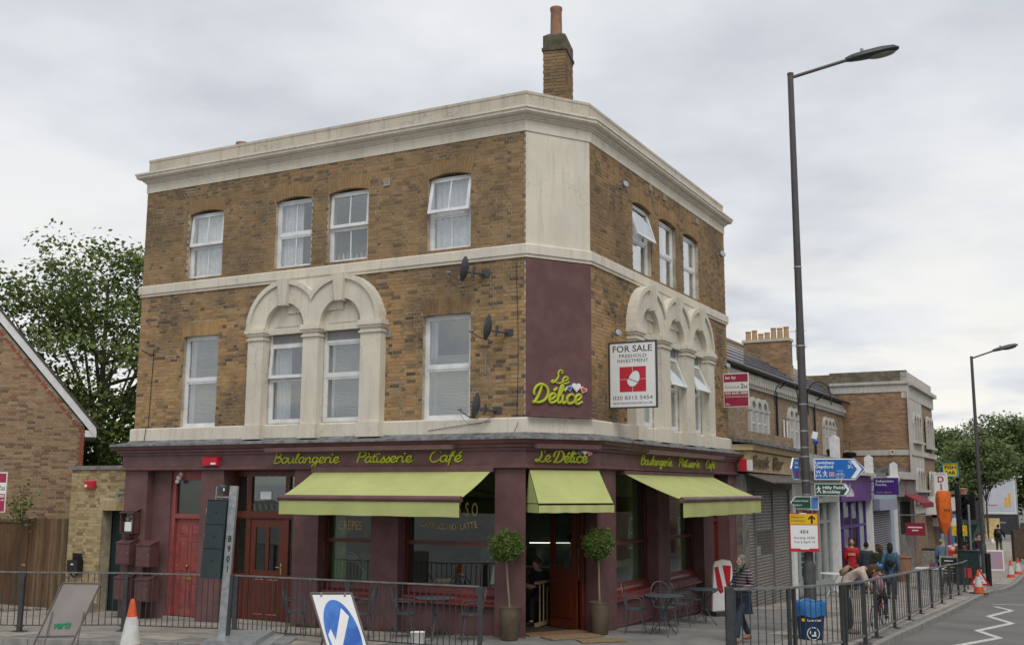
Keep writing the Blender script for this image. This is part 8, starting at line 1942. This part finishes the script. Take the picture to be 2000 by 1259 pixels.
me = text_mesh('verts', .17, .001, bold=.006, shear=.3, sx=.85); part('lettering', me, GRN, vf, W[vf] @ T(*P_(.22, .38)) @ RY(rad(-4)) @ RX(rad(90 - 11)) @ T(0, 0, .006))
# blue keep-left arrow board, nearest thing to the camera
ar = thing('arrow_sign', 'tilted white board with a blue disc and white arrow at the bottom edge', 'sign', T(-2.56, 14.05, .26) @ RZ(rad(4)))
A_ = lambda u, v: (u + (1.3 - v) * .37, -.28 * (1.3 - v), v)
def poly(pts, y0, y1):
    mb = MB(); f = [A_(u, v) for u, v in pts]; n = len(f)
    vs = [(x, y + y0, z) for x, y, z in f] + [(x, y + y1, z) for x, y, z in f]
    mb.add(vs, [tuple(range(n)), tuple(range(2 * n - 1, n - 1, -1))] + [(i, i + n, (i + 1) % n + n, (i + 1) % n) for i in range(n)])
    t_ = mb.mesh('p'); bm = bmesh.new(); bm.from_mesh(t_); bmesh.ops.recalc_face_normals(bm, faces=bm.faces); bm.to_mesh(t_); bm.free(); return t_
part('board_panel', poly([(0, .2), (.49, .2), (.49, 1.28), (0, 1.28)], -.004, .004), SIGNW, ar)
part('blue_disc', poly([(.245 + .215 * math.cos(t), .80 + .42 * math.sin(t)) for t in [2 * math.pi * i / 36 for i in range(36)]], -.007, -.004), pm('creased blue film', (.06, .20, .58), .35, (.02, .10, .42), 2.2, .3, 5, thr=(.5, .62)), ar)
part('arrow', poly([(.20, 1.10), (.28, 1.06), (.155, .70), (.21, .70), (.22, .56), (.02, .56), (-.01, .86), (.07, .92), (.07, .76)][::1], -.0095, -.007), SIGNW, ar) if False else part('arrow', poly([(.315, 1.12), (.385, 1.02), (.20, .68), (.29, .655), (.285, .55), (.09, .47), (.055, .80), (.105, .87), (.13, .74)], -.0095, -.007), SIGNW, ar)
for a, b in (((-.015, .0), (-.015, 1.30)), ((.505, .0), (.505, 1.30)), ((-.015, 1.30), (.505, 1.30))): part('frame_bar', MB().tube([A_(*a), A_(*b)], .012, 6), MATS['tarnished steel'], ar)
part('rear_leg', MB().tube([A_(.06, .9), (-.10, .75, -.1)], .014, 6), MATS['tarnished steel'], ar)
for u in (.12, .42): part('clip', MB().box(-.012, .012, -.02, .02, -.03, .02), GALV, ar, W[ar] @ T(*A_(u, 1.29)))
# portable traffic signal on a trailer
tsg = thing('portable_signal', 'portable traffic signal seen from behind on a leaning galvanised pole, numbered B901', 'traffic signal', T(-4.20, 16.0, .0))
Mp = W[tsg] @ T(0, 0, .78) @ RY(rad(2.2))
part('mast', MB().box(-.050, .060, -.05, .05, -.02, 2.14), GALV, tsg, Mp); part('mast_edge', MB().box(.061, .10, -.04, .06, -.02, .85), DKGREY, tsg, Mp)
hd = part('signal_head', MB().hexa([(-.36, -.12, .80), (-.075, -.12, .80), (-.075, .12, .80), (-.36, .12, .80), (-.34, -.12, 1.93), (-.065, -.12, 1.93), (-.065, .12, 1.93), (-.34, .12, 1.93)]), pm('signal back plastic', (.035, .05, .055), .5), tsg, Mp)
for z in (1.05, 1.40, 1.75):
    part('visor', MB().tube([(-.22, .10, z), (-.22, .32, z)], .12, 14), BLACK, hd, Mp); part('rear_rib', MB().box(-.34, -.08, -.126, -.12, z + .17, z + .18), BLACK, hd, Mp); part('rear_screw', MB().tube([(-.2, -.12, z), (-.2, -.13, z)], .012, 8), BLACK, hd, Mp); part('hinge', MB().ball((-.365, .0, z), .022, .03, .06), GALV, hd, Mp, smooth=True)
part('top_camera', MB().tube([(-.17, 0, 2.02), (-.17, 0, 2.12)], .065, 14).ball((-.17, 0, 2.12), .065, .065, .03), DKGREY, tsg, Mp, smooth=True); part('camera_label', MB().box(-.14, -.12, -.068, -.06, 2.06, 2.10), SIGNW, tsg, Mp); part('camera_bracket', MB().box(-.24, .0, -.02, .02, 1.96, 1.98).box(-.26, -.245, -.02, .02, 1.9, 2.12), GALV, tsg, Mp)
for i, ch in enumerate('B901'):
    me = text_mesh(ch, .125, .001, bold=.003, align='CENTER'); me.transform(S3(.75, 1, 1)); part('lettering', me, INK, tsg, Mp @ T(.012, -.052, 1.33 - i * .145) @ TXT)
part('trailer_box', MB().box(-.08, .78, -.5, .6, -.5, .70), pm('trailer alloy', (.36, .37, .37), .45, (.28, .29, .29), 6, metal=.3), tsg, W[tsg]); part('trailer_lid', MB().box(-.12, .62, -.54, .64, .70, .77).box(.30, 1.0, -.1, .5, .66, .69), GALV, tsg, W[tsg]); part('latch', MB().box(.80, .95, -.2, -.1, .60, .64), GALV, tsg, W[tsg])
part('name_plate', MB().box(.0, .5, -.506, -.50, .35, .68), INK, tsg, W[tsg]); textw('SRL', .34, .22, GALV, tsg, W[tsg] @ T(.03, -.508, .43), .001, bold=.03); part('plate_flash', MB().prism([(.40, .46), (.48, .56), (.40, .66)], -.508, -.506), REDP, tsg, W[tsg])

# ================================================================== FAR STREET THINGS
def at_(px_, py_, Y):   # only for noting where far things stand: direction times distance
    pass
pot_ = solo('terracotta_planter', MB().lathe([(.24, 0), (.36, 1.0), (.40, 1.02), (.40, 1.10), (.34, 1.10), (.33, 1.0), (0, 1.0)], 18), TERRA, 'tall tapering terracotta planter outside the grey boarded shop', 'planter', gM(16.55, 46.0), smooth=True)
def aboard(name, lab, M, w, h, face, edge):
    t = thing(name, lab, 'sign', M); b = part('board_panel', MB().hexa([(-w / 2, -.22, 0), (w / 2, -.22, 0), (w / 2, -.19, 0), (-w / 2, -.19, 0), (-w / 2, -.03, h), (w / 2, -.03, h), (w / 2, 0, h), (-w / 2, 0, h)]), edge, t)
    part('board_panel', MB().hexa([(-w / 2, .19, 0), (w / 2, .19, 0), (w / 2, .22, 0), (-w / 2, .22, 0), (-w / 2, 0.004, h), (w / 2, 0.004, h), (w / 2, .03, h), (-w / 2, .03, h)]), edge, t)
    an = math.atan2(.19, h); part('face', MB().box(-w / 2 + .05, w / 2 - .05, -.004, 0, .08, h - .06), face, t, M @ T(0, -.222, 0) @ RX(-an)); return t, M @ T(0, -.228, 0) @ RX(-an)
cbk, Mc2 = aboard('chalk_board', 'chalkboard menu stand with a pale frame outside the shops', gM(18.25, 45.4, rad(-20)), .72, 1.12, cm('chalkboard slate', (.03, .035, .035)), cm('sage frame', (.30, .33, .27)))
for i, (w, z, c) in enumerate(((.34, .92, SIGNW), (.3, .78, YELP), (.42, .66, SIGNW), (.3, .54, YELP), (.4, .42, SIGNW), (.36, .3, GREY))): part('chalk_line', MB().box(-w / 2, w / 2, -.003, 0, z, z + .035), c, cbk, Mc2)
ab2, Ma2 = aboard('pavement_sign', 'white framed poster board on the far pavement beyond the lamp post', gM(24.3, 54.6, rad(-20)), .75, 1.0, cm('poster print', (.50, .22, .18), .6, (.25, .3, .45), 9), SIGNW)
ab3, Ma3 = aboard('pavement_sign', 'pale yellow notice board standing far off before the billboard', gM(40.0, 90, rad(-20)), 1.1, 1.7, cm('pale yellow card', (.75, .55, .25)), cm('pale yellow card', (.75, .55, .25)))
# orange covered signal and poles at the crossing
cv = thing('covered_signal', 'traffic signal wrapped in a bright orange cover on a grey pole', 'traffic signal', gM(18.42, 46.0) )
ORC = pm('orange cover cloth', (.75, .16, .02), .7, (.60, .11, .015), 3, .5, 8)
zc = ground(18.42, 46.0)
mb = MB(); rows = [(.08, 1.05), (.24, 1.38), (.33, 1.8), (.32, 2.4), (.33, 2.72), (.25, 2.84), (.02, 2.87)]; vs = []; nn_ = 16
for j, (r, z) in enumerate(rows):
    for k in range(nn_): a = 2 * math.pi * k / nn_; rr_ = r * (1 + .10 * math.sin(3 * a + z * 5) * (j in (1, 2, 3))); q = max(abs(math.cos(a)), abs(math.sin(a))) ** .5; vs.append((rr_ * math.cos(a) / q * .95, rr_ * math.sin(a) / q * .6, z - zc))
mb.add(vs, [(i * nn_ + k, i * nn_ + (k + 1) % nn_, (i + 1) * nn_ + (k + 1) % nn_, (i + 1) * nn_ + k) for i in range(len(rows) - 1) for k in range(nn_)] + [tuple(range(nn_ - 1, -1, -1))])
part('cover', mb, ORC, cv, smooth=True); textw('PEE', .26, .11, INK, cv, T(18.27, 45.62, 1.98), .002, bold=.02); part('pole', MB().tube([(0, 0, 0), (0, 0, 1.2 - zc)], .055, 10), GREY, cv)
def postx(name, lab, x, y, H, r, mat, extra=None):
    t = thing(name, lab, 'post', gM(x, y), None); part('shaft', MB().tube([(0, 0, -.1), (0, 0, H)], r, 12), mat, t, smooth=True); part('cap', MB().ball((0, 0, H), r * 1.1, r * 1.1, r * .7), mat, t, smooth=True); return t
k = postx('signal_pole', 'tall black signal pole immediately right of the orange cover', 18.85, 45.6, 4.1, .10, BLACK)
ybx = cm('yellow box', (.75, .48, .02), .5)
for z, lb_ in ((1.95, 'upper'), (.32, 'lower')):
    b_ = thing('push_button_box', lb_ + ' yellow button box strapped to the black signal pole', 'box', gM(18.85, 45.6, rad(-20), z), 'yellow boxes on the signal poles'); part('box_body', MB().box(-.30, -.12, -.12, .12, 0, .85 if z < 1 else .42).box(.12, .30, -.12, .12, 0, .85 if z < 1 else .42), ybx, b_); part('box_strap', MB().box(-.13, .13, -.13, .13, .1, .16), BLACK, b_)
sgp = thing('traffic_signal', 'black traffic signal with visored lamps between the poles', 'traffic signal', gM(21.1, 50.0, rad(-40))); zc = ground(21.1, 50)
part('pole', MB().tube([(0, 0, 0), (0, 0, 1.8)], .06, 10), BLACK, sgp, smooth=True)
for j, (dx, z0) in enumerate(((0, 1.55), )):
    part('backing_board', MB().box(-.32, .32, .1, .13, z0 + 1.0, z0 + 2.15), BLACK, sgp); part('signal_head', MB().box(-.16, .16, -.12, .1, z0 + 1.05, z0 + 2.1), BLACK, sgp)
    for i in range(3):
        z = z0 + 1.22 + i * .34; part('visor', MB().tube([(0, -.10, z), (0, -.36, z)], .14, 14, cap=False), BLACK, sgp); part('lens', MB().tube([(0, -.12, z), (0, -.14, z)], .12, 14), cm('unlit lens', (.05, .07, .06), .3), sgp)
part('lower_box', MB().box(-.2, .2, -.15, .15, .9, 1.55), BLACK, sgp); part('lower_box', MB().ball((-.12, 0, 1.3), .22, .2, .3), BLACK, sgp, smooth=True)
gp = postx('sign_post', 'slim pale grey post with an angled top beside the signals', 19.55, 46.2, 3.2, .045, GALV)
cbt = thing('signal_cabinet', 'dark green street cabinet at the end of the right railing', 'cabinet', gM(18.75, 44.6, AR)); part('cabinet_body', MB().box(-.4, .4, -.2, .2, 0, 1.35), cm('cabinet green', (.02, .04, .04), .5), cbt); part('cabinet_lid', MB().box(-.43, .43, -.23, .23, 1.35, 1.40), cm('cabinet green', (.02, .04, .04), .5), cbt); part('red_sticker', MB().box(-.2, .1, -.205, -.2, .3, .7), pm('red sticker', (.6, .05, .05), .5), cbt)
gcb = thing('signal_cabinet', 'white and grey equipment box against the railing behind the parked bicycles', 'cabinet', gM(16.3, 42.4, AR)); part('cabinet_body', MB().box(-.5, .5, -.2, .2, 0, .75), cm('cabinet grey', (.40, .40, .39), .5), gcb); part('cabinet_lid', MB().box(-.52, .52, -.22, .22, .75, .80), SIGNW, gcb)
# roadworks triangle behind the end cone
def triangle(lab, M, k, leg=True):
    t = thing('roadworks_sign', lab, 'sign', M); f = lambda s_, o=0: [(-.5 * s_, o), (.5 * s_, o), (0, o + .87 * s_)]
    part('sign_panel', MB().prism([(x * k, z * k + .1) for x, z in f(1.0)], -.01, .01), REDP, t); part('white_panel', MB().prism([(x * k, z * k + .1) for x, z in f(.68, .10)], -.014, -.01), SIGNW, t)
    part('symbol', MB().prism([(x * k, z * k + .1) for x, z in ((-.16, .14), (.16, .14), (.06, .26), (.10, .38), (.0, .48), (-.04, .3), (-.12, .24))], -.018, -.014), INK, t)
    if leg: part('rear_leg', MB().tube([(-.3 * k, .01, .3 * k), (-.35 * k, .4, 0)], .015, 5).tube([(.3 * k, .01, .3 * k), (.35 * k, .4, 0)], .015, 5), GALV, t)
    return t
triangle('red triangular roadworks sign leaning behind the cone at the railing end', gM(18.55, 43.2, rad(-25)), .75)
tr2 = triangle('red triangular roadworks sign with a white plate at the right edge', gM(33.4, 70.0, rad(-20), .75), 1.45); part('text_plate', MB().box(-.7, .7, -.01, .01, -.55, .05), SIGNW, tr2); textw('Road', .7, .25, INK, tr2, W[tr2] @ T(-.5, -.014, -.4), .002, bold=.02)
bo = postx('bollard', 'short black bollard right of the triangular sign at the railing end', 19.4, 44.3, 1.25, .11, BLACK)
for i, (x, y, H, l_) in enumerate(((28.9, 62.2, 1.75, 'front wooden post of the pair by the far cones'), (30.3, 64.5, 1.8, 'rear wooden post of the pair by the far cones'), (31.6, 66.5, 1.7, 'third wooden post just left of the far triangle'))):
    t = thing('timber_bollard', l_, 'bollard', gM(x, y), 'stout timber posts on the far pavement'); part('shaft', MB().box(-.17, .17, -.17, .17, 0, H), cm('weathered post', (.11, .08, .06)), t)
# market stall, bins and clutter under the trees
stl = thing('market_stall', 'flower and fruit stall with bright crates under the trees', 'market stall', gM(22.6, 60.0, AR)); part('table', MB().box(-1.8, 1.8, -.6, .6, .75, .82), BLK, stl); part('stall_cloth', MB().box(-1.8, 1.8, -.62, -.6, 0, .75), cm('stall cloth', (.35, .35, .30)), stl)
for i in range(6):
    x, y = RS(42 + i * 1.1, 1.6); cr = thing('crate', ['red crate of goods', 'yellow crate of goods', 'white crate of flowers', 'green crate of plants', 'violet crate of flowers', 'orange crate of fruit'][i] + ' on the stall table by the shops', 'crate', gM(x, y, AR, .5), 'crates of the street stalls')
    part('crate_body', MB().box(-.4, .4, -.4, .4, -.5, .35), cm('crate %d' % i, [(.5, .05, .04), (.6, .45, .05), (.6, .6, .6), (.08, .25, .08), (.3, .15, .45), (.6, .2, .04)][i]), cr)
    for j in range(7): part('goods', MB().ball((R_.uniform(-.3, .3), R_.uniform(-.3, .3), .4), .16, .16, .12, 8, 6), cm('goods %d' % (j % 5), [(.6, .5, .6), (.6, .1, .1), (.1, .3, .08), (.7, .6, .2), (.7, .7, .7)][j % 5]), cr, smooth=True)
sk = thing('green_skip', 'dark green open container below the billboard hoarding', 'container', gM(33.5, 83, AR)); part('container_body', MB().hexa([(-1.6, -1, 0), (1.6, -1, 0), (1.6, 1, 0), (-1.6, 1, 0), (-2.2, -1.2, 1.5), (2.2, -1.2, 1.5), (2.2, 1.2, 1.5), (-2.2, 1.2, 1.5)]), cm('container green', (.015, .05, .03), .5), sk); part('container_rim', MB().box(-2.3, 2.3, -1.3, -1.2, 1.4, 1.55), cm('container green', (.015, .05, .03), .5), sk)
bb = thing('billboard', 'large white advertising billboard with an orange drink picture above a dark hoarding', 'billboard', T(45.3, 100, 0) @ RZ(rad(-12)))
part('display', MB().box(-1.35, 1.35, -.08, .3, .75, 3.95), SIGNW, bb); part('poster', MB().box(-1.22, 1.22, -.09, -.08, .88, 3.82), pm('poster grey blue', (.50, .53, .60), .35, (.58, .60, .65), .6), bb); part('board_frame', wall_mb(-1.45, 1.45, .65, 4.05, [(-1.35, 1.35, .75, 3.95)], .45, -.14), cm('frame silver', (.45, .45, .45), .4), bb); part('roof_cap', MB().box(-1.9, 1.95, -.3, .5, 4.05, 4.13), SIGNW, bb)
part('drink_picture', MB().box(.35, .6, -.10, -.09, 1.3, 2.2).box(.65, .9, -.10, -.09, 1.35, 2.6), pm('drink orange', (.75, .45, .12), .4), bb); part('red_caption', MB().box(-1.1, -.3, -.10, -.09, 1.45, 1.53), cm('caption red', (.6, .15, .12)), bb); part('hoarding', MB().box(-1.45, 1.45, -.1, .3, -1.8, .65), cm('hoarding grey', (.045, .05, .055), .6), bb); textw('Exterion', .8, .14, SIGNW, bb, W[bb] @ T(-.3, -.104, -.15), .002) if False else part('owner_plate', MB().box(-.35, .35, -.105, -.10, -.15, .0), GREY, bb)
hd_ = thing('site_hoarding', 'long dark hoarding running behind the stalls towards the billboard', 'fence', T(38, 97, -1.3) @ RZ(rad(6))); part('board_panel', MB().box(-8, 4.5, 0, .1, 0, 3.2), cm('hoarding grey', (.045, .05, .055), .6), hd_); part('yellow_notice', MB().box(.2, .8, -.02, 0, 2.5, 3.0), ybx, hd_); part('board_panel', MB().box(9, 40, 1.5, 1.6, 0, 1.2), cm('hoarding brown', (.06, .045, .04), .7), hd_)
bn2 = thing('bench', 'pale green painted bench in front of the far hoarding', 'bench', gM(40.2, 93, rad(-8))); part('seat', MB().box(-1.4, 1.4, -.25, .25, .45, .52), cm('bench teal', (.10, .22, .20)), bn2); part('backrest', MB().box(-1.4, 1.4, .22, .28, .55, 1.0), cm('bench teal', (.10, .22, .20)), bn2)
for q in (-1.2, 1.2): part('leg', MB().box(q - .05, q + .05, -.2, .2, 0, .45), BLK, bn2)
gz_ = thing('gazebo_stall', 'blue and white canopied stall behind the signals', 'market stall', gM(25.3, 66, AR)); part('canopy', MB().hexa([(-2, -2, 2.3), (2, -2, 2.3), (2, 2, 2.3), (-2, 2, 2.3), (-.3, -.3, 3.1), (.3, -.3, 3.1), (.3, .3, 3.1), (-.3, .3, 3.1)]), cm('stall blue', (.03, .16, .40)), gz_)
for a, b in ((-1.9, -1.9), (1.9, -1.9), (1.9, 1.9), (-1.9, 1.9)): part('leg', MB().tube([(a, b, 0), (a, b, 2.3)], .03, 6), GALV, gz_)
part('banner', MB().box(-2, 2, -2.02, -2.0, 1.9, 2.4), SIGNW, gz_)
